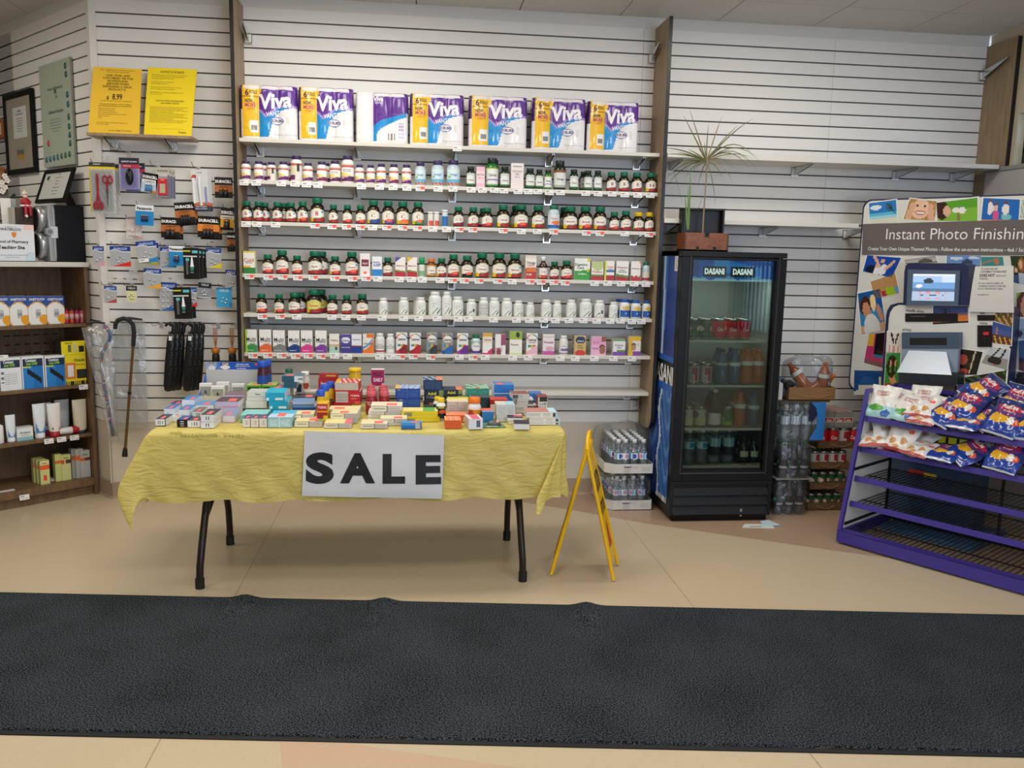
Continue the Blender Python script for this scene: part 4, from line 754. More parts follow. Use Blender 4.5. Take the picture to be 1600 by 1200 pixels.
def dice(w, h):
    out = []
    for x, z, s in ((-.3, .42, .13), (-.05, .40, .2), (.26, .42, .13), (-.22, .18, .12), (.0, .18, .12), (.22, .18, .12)):
        m = MB(); out.append(m); m.box(x*w-s*w*.5, x*w+s*w*.5, -.012, 0, -h+z*h-s*w*.5, -h+z*h+s*w*.5, M('e9e4e0', .3))
        for dx in (-.25, .25): m.box(x*w+dx*s*w-.001, x*w+dx*s*w+.001, -.0125, -.012, -h+z*h-.001, -h+z*h+.001, M('4a3a3a'))
    return out
card('dice_pack', (198.5, 221.5, 339, 372.5), 'pack of white dice in a clear pouch below the blue battery card', 'dice pack', lambda u, v: 'a8a09a' if v > .88 else 'c9a6a0' if v < .14 and u > .4 else 'd3c6c4' if v > .6 else 'd9cfcb', [T('playing', .3, .93, .05, '5a5450', .5)], -.10, 2, parts=[('die', dice)])
# hearing aid cells on blue cards
def aid(acc, n=4):
    def f(w, h):
        out = []
        pts = [(.5+.17*math.cos(2*PI*i/n+.4), .34+.14*math.sin(2*PI*i/n+.4)) for i in range(n)] if n < 8 else [(.22+.28*(i % 3), .12+.19*(i//3)) for i in range(12)]
        for u, v in pts: m = MB(); out.append(m); m.lathe([(.0052, 0), (.0052, .003), (0, .0034)], 12, M('d5d6d6', .2, .9), (0, 0, 0)); b = m.v[-36:]; m.v[-36:] = [((u-.5)*w+x, -z-.0005, -h+v*h+y) for x, y, z in b]
        return out
    return f
def aidp(acc): return lambda u, v: '24408f' if v > .78+.05*math.sin(u*6) else 'd9dee6' if v > .74+.05*math.sin(u*6) else acc if (v < .28*u-.02) else 'a9aaac'
AID = [((146, 162, 385, 415.5), 'c9a0a6', 2, 0, 'narrow hearing aid cell card at the far left below the speaker'), ((172.5, 203.5, 385, 416), 'd0342c', 5, 0, 'blue hearing aid cell card with a red corner, second from left'), ((212.5, 243, 377, 410), '2f7fc4', 4, -6, 'tilted hearing aid cell card with a blue corner and white sticker'), ((251, 276, 387, 417.5), '4a90c4', 4, 2, 'hearing aid cell card partly behind the nine volt card'), ((322.5, 345.5, 388, 418.5), 'e0c82c', 4, 0, 'hearing aid cell card with a yellow corner right of the glue'), ((225.7, 252, 420, 450), 'e2a63a', 3, 2, 'hearing aid cell card with large cells, in the middle row'), ((251, 276.5, 441.5, 485), '3a6ab0', 12, 2, 'tall blue card with twelve round cells'), ((296, 307, 449, 479), 'd0342c', 3, 0, 'narrow blue card with a red corner behind the lower glue pack'), ((164, 182, 447, 473), 'b04a4a', 2, 2, 'small card of beads hanging low at left'), ((198, 213.7, 447, 472), 'd9d24a', 5, 0, 'small dark-topped card of yellow-ringed cells'), ((311, 330.5, 442, 466), '6a6f72', 5, 4, 'small black-topped card of coin cells right of the lower glue'), ((338.6, 362, 450, 480), '5ab0d0', 4, 0, 'light blue cell card lowest at right by the divider'), ((353, 370, 422, 454.6), 'b9bcc4', 3, 2, 'blue-topped cell card touching the divider')]
for i, (r, acc, n, ro, lb) in enumerate(AID):
    fn = aidp(acc)
    if i == 9: fn = lambda u, v: '23262a' if v > .72 else 'd8d58a' if inell(u, v, .5, .35, .42, .34) else 'c9c9c2'
    if i == 10: fn = lambda u, v: '23262a' if v > .66 else '8a8f94' if v > .1 else 'b9bcbe'
    if i == 11: fn = lambda u, v: '1f6fa8' if v > .9 else '3f9fcc' if v > .25 or u < .8 else '2f7fb0'
    card('hearing_aid_cell_card', r, lb, 'battery card', fn, [T('ENERGIZE', .52, .86, .10, 'b9c9ea', .75, .02, .2)] if i < 9 else [T('CELLS', .5, .85, .12, 'd9d9d4', .7, .02)], -.13-.012*(i % 3), ro, parts=[('cell', aid(acc, n))])
card('hearing_aid_cell_card', (218, 247.5, 379, 412), 'blue hearing aid cell card with yellow corner behind the tilted one', 'battery card', aidp('e0d02c'), (), -.095, 2)
MB_s = MB().box(-.03, .03, -.001, 0, -.012, .012, M('e9e8e6', .5)).box(-.022, .004, -.0015, -.001, 0, .006, M('77746f'))
p = on_y(225, 407, -.165); o = MB_s.build('price_sticker', None, (p.x, -.165, p.z)); o.rotation_euler = (0, R(-8), 0); o.scale = (.9, 1, .8); tag(o, 'white price sticker on the tilted hearing aid cell card', 'price tag')
def glue(w, h): return MB().lathe([(.010, 0), (.011, .04), (.009, .045), (.0085, .05), (.006, .075), (.002, .092), (0, .092)], 14, M('e4e6e6', .3), (w*.06, -.012, -h*.80)).lathe([(.0113, .004), (.0113, .036)], 14, M('2f6a5a', .4), (w*.06, -.012, -h*.80)).box(-w*.32, -w*.2, -.01, 0, -h*.85, -h*.42, M('9a9c9c', .25, .8))
gf = lambda u, v: 'c9cf3a' if .86 < v < .93 and u < .45 else '5fc0c4' if inell(u, v, .25, .62, .13, .05) or inell(u, v, .72, .88, .2, .05) else 'd0d0cc' if .72 < v < .82 and u < .85 and int(v*40) % 2 else '1c1b1b'
for r, lb in [((287.6, 311, 387.5, 436), 'upper'), ((271.5, 298, 449, 498), 'lower')]:
    for k in ((2, 1, 0) if lb == 'upper' else (1, 0)): card('glue_pack', (r[0]+5.5*k, r[1]+5.5*k, r[2]+k, r[3]-k), f'{lb} black card with a white-nozzled glue tube'+(', in front' if not k else f', {nth(k)} copy behind'), 'glue pack', gf, (), -.16+.02*k, -2 if lb == 'lower' else 0, parts=None if k else [('glue_tube', glue)])
# shelf-strip tickets and loose price tags on the wall
for i, (u0, u1, v0, v1) in enumerate([(154, 167, 244, 251), (357, 368, 254.5, 260.5), (160, 175, 431.5, 440), (176, 189, 433, 440.5), (191, 204, 433.5, 441), (206, 222, 434, 442), (202, 215, 422.5, 426.5), (327, 341, 376.5, 383), (207, 221, 362, 372), (262, 274, 433, 440)]):
    p, q = on_y(u0, v1, -.004), on_y(u1, v0, -.004)
    tag(MB().box(p.x, q.x, -.003, -.0005, p.z, q.z, M('e2dfd8', .5)).box(p.x+.006, p.x+(q.x-p.x)*.5, -.0035, -.003, p.z+(q.z-p.z)*.6, p.z+(q.z-p.z)*.8, M('6a6762')).build('price_ticket'), f'small paper price strip on the battery display slatwall, {nth(i+1)} of them', 'price tag', 'price strips on the battery display')
# black umbrella sleeves and amber-knobbed sticks
SL = {}
def sleeve():
    m = MB(); hs = .40; prof = [(.004, 0), (.020, .006), (.027, .04), (.028, .16), (.024, .30), (.017, .355)]
    m.lathe(prof, 16, M('17161a', .32, bump=.6, bscale=35), (0, 0, -.405), squash=.6)
    return m
def sleeve_top(): return MB().tube([(.01, 0, -.055), (.012, 0, -.02), (.008, 0, -.006), (-.012, 0, -.002), (-.03, 0, -.008), (-.036, 0, -.022)], [.013, .013, .012, .010, .009, .007], 10, M('131315', .4))
SL['b'], SL['t'], SL['g'] = sleeve().mesh('sleeve'), sleeve_top().mesh('handle'), MB().box(-.009, .009, -.0195, -.0175, -.10, -.075, M('dcdad6', .5)).mesh('price_sticker')
for g, (px, nm) in enumerate(((274, 'left'), (304.5, 'right'))):
    for k in range(3):
        y = -.165+.048*k; p = on_y(px-5+7.5*k, 505, y); t = thing('folding_umbrella', f'long black bagged umbrella with hooked handle in the {nm} trio, {("front", "middle", "back")[k]} one', 'umbrella', (p.x, y, p.z), 0, 'black umbrellas on hooks')
        link('sleeve', SL['b'], t); link('handle', SL['t'], t)
        if k == 0: link('price_sticker', SL['g'], t)
        t.rotation_euler = (0, R(5.5), 0)
    hook(px+4, 508, f'metal hook carrying the {nm} trio of black umbrellas', .2)
for i, (px, nm) in enumerate(((336, 'left'), (362, 'right'))):
    y = -.12; p = on_y(px, 512, y); t = thing('scalp_massager', f'thin copper-wired massager with amber knob, {nm} one above the blue display', 'massager', (p.x, y, p.z), 0, 'amber-knobbed massagers')
    m = MB()
    for k in range(5): m.tube([(-.012+.006*k, -.004*(k % 2), 0), (-.010+.005*k, 0, -.07), (0, 0, -.125)], .0017, 6, M('b8763c', .3, .6))
    m.build('rods', t); MB().lathe([(.006, 0), (.019, -.008), (.025, -.02), (.023, -.032), (.016, -.04)], 18, M('b06a20', .35), (0, 0, -.115)).build('knob', t)
    MB().lathe([(.019, -.0), (.022, -.01), (.022, -.07), (.01, -.08)], 16, M('1b1a1a', .4), (0, 0, -.155)).build('grip', t)
# walking canes in clear bags
y = -.11
def pt(u, v, yy=None): return on_y(u, v, y if yy is None else yy)
t = thing('walking_cane', 'brown metal walking cane with black crook handle on the slatwall', 'cane', pt(195, 713))
b = Vector(t.location); L = lambda *a: [pt(*p)-b for p in a]
MB().tube(L((180, 514), (180.5, 506), (185, 500), (193, 497.5), (202, 500), (208, 508), (209.5, 520), (208, 541)), [.011, .0125, .0125, .0125, .0125, .0125, .0125, .012], 12, M('1a1918', .6, bump=.5, bscale=300)).build('handle', t)
MB().tube(L((208, 540), (201.8, 623), (196, 700)), [.0075, .0078, .0085], 12, M('8a6a48', .25, .85)).tube(L((202.6, 612), (202.3, 616)), .0105, 12, M('1c1b1a', .4)).build('shaft', t)
MB().tube(L((195.7, 700), (195.4, 705), (195, 713)), [.011, .014, .017], 14, M('1b1a19', .7)).build('rubber_tip', t)
y = -.095
t = thing('walking_cane', 'floral blue walking cane sealed in clear plastic, beside the brown cane', 'cane', pt(177, 681)); b = Vector(t.location)
flo = bpy.data.materials.new('floral'); flo.use_nodes = True; nt = flo.node_tree; vo = nt.nodes.new('ShaderNodeTexVoronoi'); vo.inputs['Scale'].default_value = 90
cr = nt.nodes.new('ShaderNodeValToRGB'); cr.color_ramp.interpolation = 'CONSTANT'; e = cr.color_ramp.elements; e[0].color = lin('3f5f8f'); e[1].color = lin('a8433f'); e[1].position = .5; x = e.new(.68); x.color = lin('d9b9a0'); x = e.new(.8); x.color = lin('2f4a7a')
tc = nt.nodes.new('ShaderNodeTexCoord'); nt.links.new(tc.outputs['Object'], vo.inputs['Vector']); sx = nt.nodes.new('ShaderNodeSeparateColor'); nt.links.new(vo.outputs['Color'], sx.inputs[0]); nt.links.new(sx.outputs[0], cr.inputs[0]); nt.links.new(cr.outputs[0], nt.nodes['Principled BSDF'].inputs['Base Color']); nt.nodes['Principled BSDF'].inputs['Roughness'].default_value = .4
MB().tube(L((161, 508), (167, 512), (172, 520), (172, 530), (166, 540), (160, 552), (157.5, 565)), .0105, 12, flo).build('handle', t)
MB().tube(L((157.5, 564), (161, 595)), .0075, 12, M('b9bcc2', .2, .9)).tube(L((161, 592), (167, 622), (174, 668)), .0095, 12, flo).build('shaft', t)
MB().tube(L((174, 667), (176, 673), (178, 681)), [.011, .014, .017], 14, M('4a4c50', .6)).build('rubber_tip', t)
BAG = film('thin_bag_plastic', 'f6f7f8', .10, .12, .10, 1.0, 14)
def bag(px, yf, amp, seed, name, label, top='4a4a4c', n=(16, 34)):
    """clear poly bag: two crumpled skins closed round the edge"""
    rr = random.Random(seed); (u0, v0), (u1, v1), (u2, v2), (u3, v3) = px; ph = [rr.random()*6 for _ in range(6)]
    def f(s):
        def P(u, v):
            q = on_y((u3*(1-u)+u2*u)*(1-v)+(u0*(1-u)+u1*u)*v, (v3*(1-u)+v2*u)*(1-v)+(v0*(1-u)+v1*u)*v, yf)
            e = min(1, min(u, 1-u)/.12)*min(1, min(v, 1-v)/.06)
            q.y += s*e*(amp+.35*amp*math.sin(u*9+ph[0]+v*4)+.3*amp*math.sin(v*23+ph[1]+u*5)+.2*amp*math.sin(u*19+v*31+ph[2])); return q
        return P
    m = MB(); m.paint(lambda u, v: BAG, n[0], n[1], f(-1), True); m.paint(lambda u, v: BAG, n[0], n[1], lambda u, v: f(1)(1-u, v), True)
    return tag(m.build(name), label, 'plastic bag')
bag([(127, 512), (176, 506), (186, 690), (172, 690)], -.095, .016, 1, 'plastic_bag', 'clear plastic bag around the floral cane')
bag([(180, 497), (226, 500), (232, 668), (176, 672)], -.042, .010, 2, 'plastic_bag', 'crumpled clear plastic bag hanging behind the brown cane', n=(18, 36))
for px, v, w in ((150, 506, .10), (203, 500, .14)):
    p = on_y(px, v, -.05); tag(MB().tube([(-w/2, 0, 0), (0, -.006, .012), (w/2, 0, .004)], [.010, .013, .009], 8, M('2c2c2e', .5), flat=.6).build('bag_header', None, p), 'dark gathered plastic header above the '+('floral' if px < 160 else 'brown')+' cane', 'bag header')

# ------------------------------------------------------------------ left wall: frames, and the brown shelf unit with what stands on it
M_fr = M('100f0e', .5, spec=.2)
def pane(name, px, off, fr, label, paintf, texts, frame_col=None, dep=.018, nx=24, ny=30, lean=0, extra=None):
    """a framed sheet hung flat on the left wall"""
    P0 = Vector((XL, 0, 0))+LF*off; (u0, v0), (u1, v1), (u2, v2), (u3, v3) = px
    q = [on_p(u, v, P0, LF) for u, v in px]; s = [(a-Vector((XL, 0, 0))).dot(LN) for a in q]
    x0, x1 = (s[0]+s[3])/2, (s[1]+s[2])/2; z1, z0 = (q[0].z+q[1].z)/2, (q[2].z+q[3].z)/2; w, h = x1-x0, z1-z0
    t = thing(name, label, 'framed certificate' if frame_col else 'certificate', P0+LN*((x0+x1)/2)+Vector((0, 0, z0)), LROT)
    m = MB()
    if frame_col:
        fm = M(frame_col, .5, spec=.2)
        for a in ((-w/2, w/2, 0, fr), (-w/2, w/2, h-fr, h), (-w/2, -w/2+fr, fr, h-fr), (w/2-fr, w/2, fr, h-fr)): m.box(a[0], a[1], -.006, dep-.003, a[2], a[3], fm)
        m.build('frame', t, bevel=.002)
    b = MB(); f = fr if frame_col else 0; b.box(-w/2+f, w/2-f, .004, dep-.004, f, h-f, M('8f8a80'))
    b.paint(paintf, nx, ny, lambda u, v: (-w/2+f+(w-2*f)*u, .0035, f+(h-2*f)*v), mk=lambda c: M(c, .12, coat=.6))
    for tx, u, v, hh, c, wf, bo, sh in texts: b.text(tx, fl(.003), -w/2+f+(w-2*f)*u, f+(h-2*f)*v, hh*h, M(c, .4), wf*w, bo, sh)
    b.build('sheet', t)
    if extra: extra(t, w, h)
    return t
def seals(t, w, h):
    k = 0
    for u, v in [(.86, .93), (.87, .85), (.88, .66), (.885, .57), (.885, .45), (.885, .36), (.89, .28), (.89, .20)]+[(.10+.125*i, .075+.004*i) for i in range(7)]:
        c = '1f5a58' if v > .15 else ('2f6a78', '2f6a80', '356a86', '3a6a7a', '4a6a5a', '3a6a48', '2f6040')[k % 7]; k += v < .15
        MB().lathe([(h*.030, 0), (h*.030, .002), (0, .0022)], 18, M(c, .3), (0, 0, 0)).lathe([(h*.012, 0), (h*.012, .0026), (0, .0027)], 14, M('4f7a78', .4)).build('seal', t, (-w/2+u*w, .004, v*h)).rotation_euler = (R(90), 0, 0)
    MB().lathe([(h*.034, 0), (h*.034, .002), (0, .0022)], 18, M('c0575c', .4)).build('seal', t, (-w/2+.2*w, .004, .235*h)).rotation_euler = (R(90), 0, 0)
pane('pharmacy_certificate', [(58.5, 104.4), (107.4, 88.5), (116.4, 256.5), (69, 261.6)], .022, 0, 'tall pale green society certificate with round green seals on the left wall', lambda u, v: 'aeb9a6',
 [T(s, u, v, hh, c, wf, bo) for s, u, v, hh, c, wf, bo in [('Union of Pharmacists', .5, .74, .030, '5a6a5c', .7, .02), ('1786', .52, .655, .03, '5a6a5c', .16, 0), ('Solidarite Fraternite', .48, .515, .032, '3f4a40', .74, .02)]]+[T('the honourable members of the society', .46, .45-.028*k, .012, '6a766a', (.5, .56, .44, .36, .2)[k], 0) for k in range(5)]+[T('M', .5, .70, .05, '4a584c', .14, .05)], dep=.02, extra=seals)
def mat_f(u, v):
    if .25 < u < .78 and .42 < v < .86: return 'dddcd6'
    if .34 < u < .64 and .12 < v < .34: return 'b98a3a' if v < .19 else '6a675c' if v < .27 else '9a978c'
    return 'a39a88'
pane('framed_diploma', [(3.6, 150), (48, 137.4), (58, 268.5), (13.5, 274.5)], .02, .034, 'black framed diploma with beige mat to the left of the green certificate', mat_f,
 [T('certificate', .51, .80, .022, '5a5a58', .2), T('of achievement in pharmacy', .51, .76, .016, '5a5a58', .32)]+[T('awarded to the pharmacist', .51, .70-.035*k, .012, '7a7a78', (.3, .24, .36, .3, .34, .2)[k]) for k in range(6)], '100f0e')
pane('framed_licence', [(-24, 186), (3.5, 191.5), (6.5, 218), (-20, 216)], .02, .02, 'orange wood frame cut off at the left edge, higher one', lambda u, v: 'd8d2c4', [], '9a5a2c')
pane('framed_licence', [(-20, 262), (8.5, 263.5), (1, 302), (-26, 300)], .03, .02, 'orange wood frame cut off at the left edge, lower one', lambda u, v: 'cfc9ba', [], 'a8642e')

UP = on_z(155, 771.5); UX, UY = Vector((.743, .667, 0)).normalized(), Vector((-.667, .743, 0)).normalized(); UR = math.atan2(UX.y, UX.x)
def uf(u, v, d=0):                                   # measured point on the unit's front plane, d metres behind it, as unit-local x and height
    q = on_p(u, v, UP+UY*d, UY); return (q-UP).dot(UX), q.z
def uw(x, d, z=0): return UP+UX*x+UY*d+Vector((0, 0, z+.0008))
UD = .36
zt = uf(137, 410)[1]; S = [uf(140, 505)[1], uf(140, 600)[1], uf(144, 676.5)[1], uf(149, 746)[1]]
M_unit = wood('walnut_laminate', '5f472f', '7d6143', (5, 5, .8)); xl = -1.35
t = thing('shelf_unit', 'brown wood-grain shelf unit with white top standing at the left wall', 'shelf unit', UP, UR)
MB().box(-.022, 0, 0, UD, 0, zt-.028, M_unit).build('side_panel', t, bevel=.001); MB().box(xl, xl+.022, 0, UD, 0, zt-.028, M_unit).build('side_panel', t)
bk = MB().box(xl+.022, -.022, UD-.012, UD-.002, 0, zt-.028, M_unit)
for r in range(4):
    for k in range(22): bk.box(-.06-.055*k-.034, -.06-.055*k, UD-.0135, UD-.0115, S[1]+.17+.055*r-(.0 if r < 2 else 0), S[1]+.178+.055*r, M('2a1f16', .8))
bk.build('back_panel', t)
MB().box(xl-.005, .004, -.018, UD, zt-.028, zt, M('cfcac0', .4)).build('top', t, bevel=.003)
for z in S[:3]: MB().box(xl+.023, -.023, .004, UD-.014, z-.019, z, M_unit).build('shelf', t, bevel=.001)
MB().box(xl+.023, -.023, .0, UD-.014, S[3]-.045, S[3], M_unit).build('shelf', t, bevel=.001)
MB().box(xl+.023, -.023, .03, .045, 0, S[3]-.046, M_unit).build('kick_board', t)
def ubox(name, u0, u1, vt, z, fn, txt, label, cat, dep=.06, d=.03, group=None, side='d5d1c9', ov=.98, rz=0):
    xa, xb = uf(u0, vt, d)[0], uf(u1, vt, d)[0]; sh_ = min(0, -.026-xb); xa += sh_; xb += sh_; h = uf((u0+u1)/2, vt, d)[1]-z; w = (xb-xa)*ov
    return tag(carton_mesh(fn, txt, w, h, dep, side=side).build(name, None, uw((xa+xb)/2, d, z), UR+rz), label, cat, group)
g4 = lambda px: px/2.857; y4 = lambda py: 400+py/2.857
def gluc(u, v):
    if inell(u, v, .85, .18, .26, .17): return 'e9a01e'
    r = ((u-.5)/.56)**2+((v-.34)/.42)**2
    if .4 < u < .66 and .22 < v < .52: return 'b9bcc0' if v > .42 or v < .3 else '8f9498'
    return 'e9e7e2' if r < 1 else 'e0a83a' if r < 1.22 else '254a9a'
for i, (a, b) in enumerate([(-44, 38), (38, 121), (121, 204), (204, 285)]):
    ubox('glucose_meter_box', g4(a), g4(b), y4(180), S[0], gluc, [T('ONETOUCH', .5, .88, .08, 'e9ecf4', .85, .03), T('Verio Flex', .5, .79, .05, 'e2b83a', .5)], f'blue and white glucose meter box, {nth(i+1)} from left on the brown unit', 'box', .05, .05, 'blue glucose meter boxes', 'c9ccd4')
for i, a in enumerate((286, 309, 333, 356)):
    x, _ = uf(g4(a+9), y4(240), .06); h = uf(g4(a), y4(233), .06)[1]-S[0]; c = ('b8303c', 'c8503a', 'a83048', 'c85a70')[i]
    tt = thing('glucose_tablet_tube', f'small red glucose tablet tube, {nth(i+1)} from left beside the meter boxes', 'tube', uw(x, .06, S[0]), 0, 'red glucose tablet tubes'); r = .0125
    MB().lathe([(r*.95, 0), (r, .004), (r, h*.86)], 16, M(c, .35)).lathe([(r*1.01, h*.25), (r*1.01, h*.62)], 16, M('e0a09a', .4)).build('body', tt); MB().lathe([(r*1.03, h*.86), (r*1.03, h*.98), (r*.9, h), (0, h)], 16, M('3a1c20', .4)).build('cap', tt)
cont = lambda back: lambda u, v: ('e4e6e8' if v > .94 or u < .04 or u > .96 else '1d2b4a' if v > .70 else ('e4e6e8' if not (u < .16 and .2 < v < .6 and int(v*14) % 2) else '6a7078') if back else '12151c' if abs((u-.52)*.55+(v-.40)) < .085 and .22 < u < .86 else 'c9d43a' if v > .67 and u < .4 else '2a7fc8' if u < .5 else '1f6fb8')
for i, (a, b, tp, bk_) in enumerate([(-6, 92, 455, 1), (93, 194, 448, 0), (197, 292, 445, 0)]):
    ubox('glucose_meter_box', g4(a), g4(b), y4(tp), S[1], cont(bk_), [T('Contour', .42, .86, .09, 'e9ecf0', .5, .03), T('next ONE', .45, .76, .08, '8fd04a', .5, .03)]+([T('blood glucose meter kit', .5, .5-.06*k, .025, '7a7f86', .6) for k in range(6)] if bk_ else []), ('white-backed', 'dark-topped blue', 'dark-topped blue')[i]+' glucose meter box, '+('left one with small print', 'middle one of three', 'right one of three')[i]+' on the second shelf', 'box', .06, .03, 'blue and white meter kits', 'dfe1e3')
orc = lambda u, v: '23221f' if v < .12 and int(u*30) % 3 else 'd9772c' if .06 < u < .48 and .2 < v < .72 and not (.12 < u < .4 and .25 < v < .66) else 'e4e2dc' if .12 < u < .4 and .25 < v < .66 else '2b2a24' if (u > .55 and .2 < v < .5) else 'e6cf1e'
ubox('glucose_meter_box', g4(293), g4(390), y4(440), S[1], orc, [T('Oracle', .7, .80, .10, '1f1d18', .5, .03), T('talking meter', .72, .66, .05, '7a2a1c', .45)], 'yellow meter box with an orange device picture, lower one of the yellow pair', 'box', .07, .03, None, 'c9b41a')
hb = uf(g4(340), y4(440), .03)[1]; xa = -.008+ uf(g4(280), y4(410), .03)[0]; xb = -.026; ht = uf(g4(335), y4(380), .03)[1]-hb
tag(carton_mesh(lambda u, v: '1f1e1b' if (.72 < u < .96 and .15 < v < .6) else '6a6a4a' if (.25 < u < .42 and .2 < v < .75) else 'c9c4a0' if (.5 < u < .62 and .2 < v < .8) else 'e8d21c', [T('ORACLE', .3, .84, .12, '2a2820', .3)], xb-xa, ht, .1, side='3a382a').build('glucose_meter_box', None, uw((xa+xb)/2, .032, hb+.0005), UR), 'yellow meter box lying on top of the orange-pictured one', 'box')
def ticket_u(px, pv, z, label, d=-.003, lean=0):
    x, _ = uf(px, pv, d); o = link('price_ticket', TK[False], None, uw(x, d, z), UR); o.rotation_euler = (R(-8+lean), 0, UR); tag(o, label, 'price tag', 'price tickets on the brown unit')
ticket_u(130, 603, S[1]-.001, 'white price ticket under the yellow meter boxes', .0025)
for i, a in enumerate((217, 274, 332)): ticket_u(g4(a), 685, S[2]-.0, f'white price ticket under the cream tubes, {nth(i+1)} from left', .0025)
ticket_u(37, 762, S[3]-.03, 'white price ticket on the bottom ledge of the brown unit', -.0015)
ticket_u(4, 545, S[1]+.205, 'white ticket leaning at the left end above the meter kits', .05, 0)
# cream tubes
def squeeze(u0, u1, vt, z, body, cap, bands, label, d=.06, lean=0, capf=.16, txt=None, lie=False):
    x0, x1 = uf(u0, vt, d)[0], uf(u1, vt, d)[0]; sh_ = min(0, -.028-x1); x0 += sh_; x1 += sh_; h = uf((u0+u1)/2, vt, d)[1]-z; w = x1-x0
    t = thing('cream_tube', label, 'tube', uw((x0+x1)/2, d, z), UR, 'cream tubes on the brown unit'); m, n = MB(), 16
    rings = [(capf*h, .40, .40), (capf*h+.012, .46, .42), (.55*h, .50, .30), (.9*h, .52, .10), (h, .53, .02)]
    vs = [(w*a*math.cos(2*PI*i/20), w*b*math.sin(2*PI*i/20), zz) for zz, a, b in rings for i in range(20)]
    m.add(vs, [(r*20+i, r*20+(i+1) % 20, (r+1)*20+(i+1) % 20, (r+1)*20+i) for r in range(4) for i in range(20)], M(body, .35), True).build('body', t)
    pr = MB(); yb = lambda q: -w*(.43 if q < .3 else .43-.40*(q-.3)/.7)
    P = lambda x, zz: (x, -(max(.02, .42-.40*((zz/h)-capf)/(1-capf))*w)*math.sqrt(max(.05, 1-(x/(w*.52))**2))-.0012, zz)
    for z0, z1, c, hw in bands: pr.paint(lambda u, v: c, 8, 6, lambda u, v: P((u-.5)*2*hw*w, h*(z0+(z1-z0)*v)), True)
    if txt: pr.text(txt[0], P, 0, h*txt[1], h*.055, M(txt[2], .5), w*.8, .03)
    pr.build('print', t)
    MB().lathe([(w*.40, 0), (w*.41, .004), (w*.40, capf*h)], 20, M(cap, .4), squash=.95).build('cap', t); 
    t.rotation_euler = (R(lean), 0, UR)
    return t
squeeze(g4(21), g4(65), y4(710), S[2], 'dfe6ea', 'e6e8ea', [(.2, .45, '2f7fc4', .36), (.45, .52, '8fbade', .36)], 'white cream tube with blue lower print at far left', txt=('cream', .78, '2f5f9a'))
ubox('skin_cream_box', g4(73), g4(147), y4(764), S[2], lambda u, v: '8fc0c4' if v < .28 else 'e6e8e4' if v < .9 else 'd0d6d4', [T('Aveeno', .5, .58, .16, '2f6f74', .8, .03), T('moisturizing', .5, .40, .08, '5a7a7a', .7)], 'small white and teal cream box between two tubes', 'box', .05, .04)
squeeze(g4(143), g4(197), y4(660), S[2], 'dde4e8', 'e4e6e8', [(.18, .42, '2a7cc6', .38), (.42, .5, '7fb2dc', .38), (.62, .68, '8a9094', .3)], 'tall white cream tube with blue base print', txt=('lotion', .76, '5a6a74'))
squeeze(g4(190), g4(226), y4(655), S[2], 'd9d5d0', 'a02830', [(.3, .6, 'b03038', .4)], 'red-capped cream tube half hidden in the row', d=.12)
squeeze(g4(208), g4(266), y4(658), S[2], 'e6e2dc', 'a8222c', [(.22, .30, 'b8323c', .3), (.55, .66, 'c23a42', .36), (.34, .48, 'c9c4be', .28)], 'white cream tube with red cap standing in front', txt=('Eucerin', .8, '3a4a7a'), d=.05)
squeeze(g4(243), g4(305), y4(642), S[2], 'b9bcc0', 'a9acb0', [(.5, .7, '8a9aa8', .36)], 'grey cream tube standing behind the red-capped one', txt=('Eucerin', .82, '4a5a7a'), d=.15)
squeeze(g4(328), g4(389), y4(640), S[2], 'd6cbb4', '24324c', [(.62, .76, '2f6a9a', .44), (.3, .5, 'cfc2a8', .36)], 'beige lotion tube with dark blue cap at the right end', txt=('Aveeno', .82, '3a4a5a'), capf=.09)
x = uf(g4(303), y4(790), .055)[0]; t = thing('cream_tube', 'red-capped white tube lying on its side on the shelf', 'tube', uw(x-.05, .05, S[2]+.024), UR, 'cream tubes on the brown unit')
MB().tube([(-.03, 0, 0), (.07, 0, 0)], [.018, .023], 14, M('e2ded8', .35)).build('body', t); MB().tube([(.0705, 0, 0), (.108, 0, 0)], .0235, 14, M('b0202a', .35)).build('cap', t)
lb = uf(2, y4(740), .05); t = thing('lotion_bottle', 'white lotion bottle cut off at the left edge of the third shelf', 'bottle', uw(lb[0]-.02, .06, S[2])); hh = lb[1]-S[2]
MB().lathe([(.028, 0), (.03, .005), (.03, hh*.8), (.012, hh*.9)], 18, M('e6e6e4', .35)).build('body', t); MB().lathe([(.014, hh*.88), (.014, hh+.012), (0, hh+.013)], 14, M('dcdcda', .4)).build('cap', t)
# bottom ledge cartons
def ylw(u, v): return 'e2602c' if .62 < v < .80 else 'd8d29a' if v > .8 else 'e9483a' if (.3 < u < .7 and .15 < v < .38) else 'c9cc84'
for i in range(3): ubox('ointment_carton', g4(176-15*i), g4(219-15*i), y4(914-6*i), S[3], (lambda u, v: 'e2602c' if .62 < v < .8 else 'c9cc84') if i else ylw, [T('balm', .5, .88, .07, '6a6a2a', .5)], f'pale lime carton with orange band, {("front", "middle", "rear")[i]} one of the left row', 'box', .035, .04+.037*i, 'pale lime cartons', 'b9bc74')
def gband(c): return lambda u, v: 'c8502c' if (u < .3 and .66 < v < .8) else '4a3a34' if .66 < v < .8 and u > .45 else c
ubox('ointment_carton', g4(272), g4(314), y4(888), S[3], gband('c6c884'), [T('balm', .5, .88, .07, '5a5a2a', .5)], 'pale lime carton, front one of the right pair', 'box', .04, .05, 'pale lime cartons', 'b4b66c')
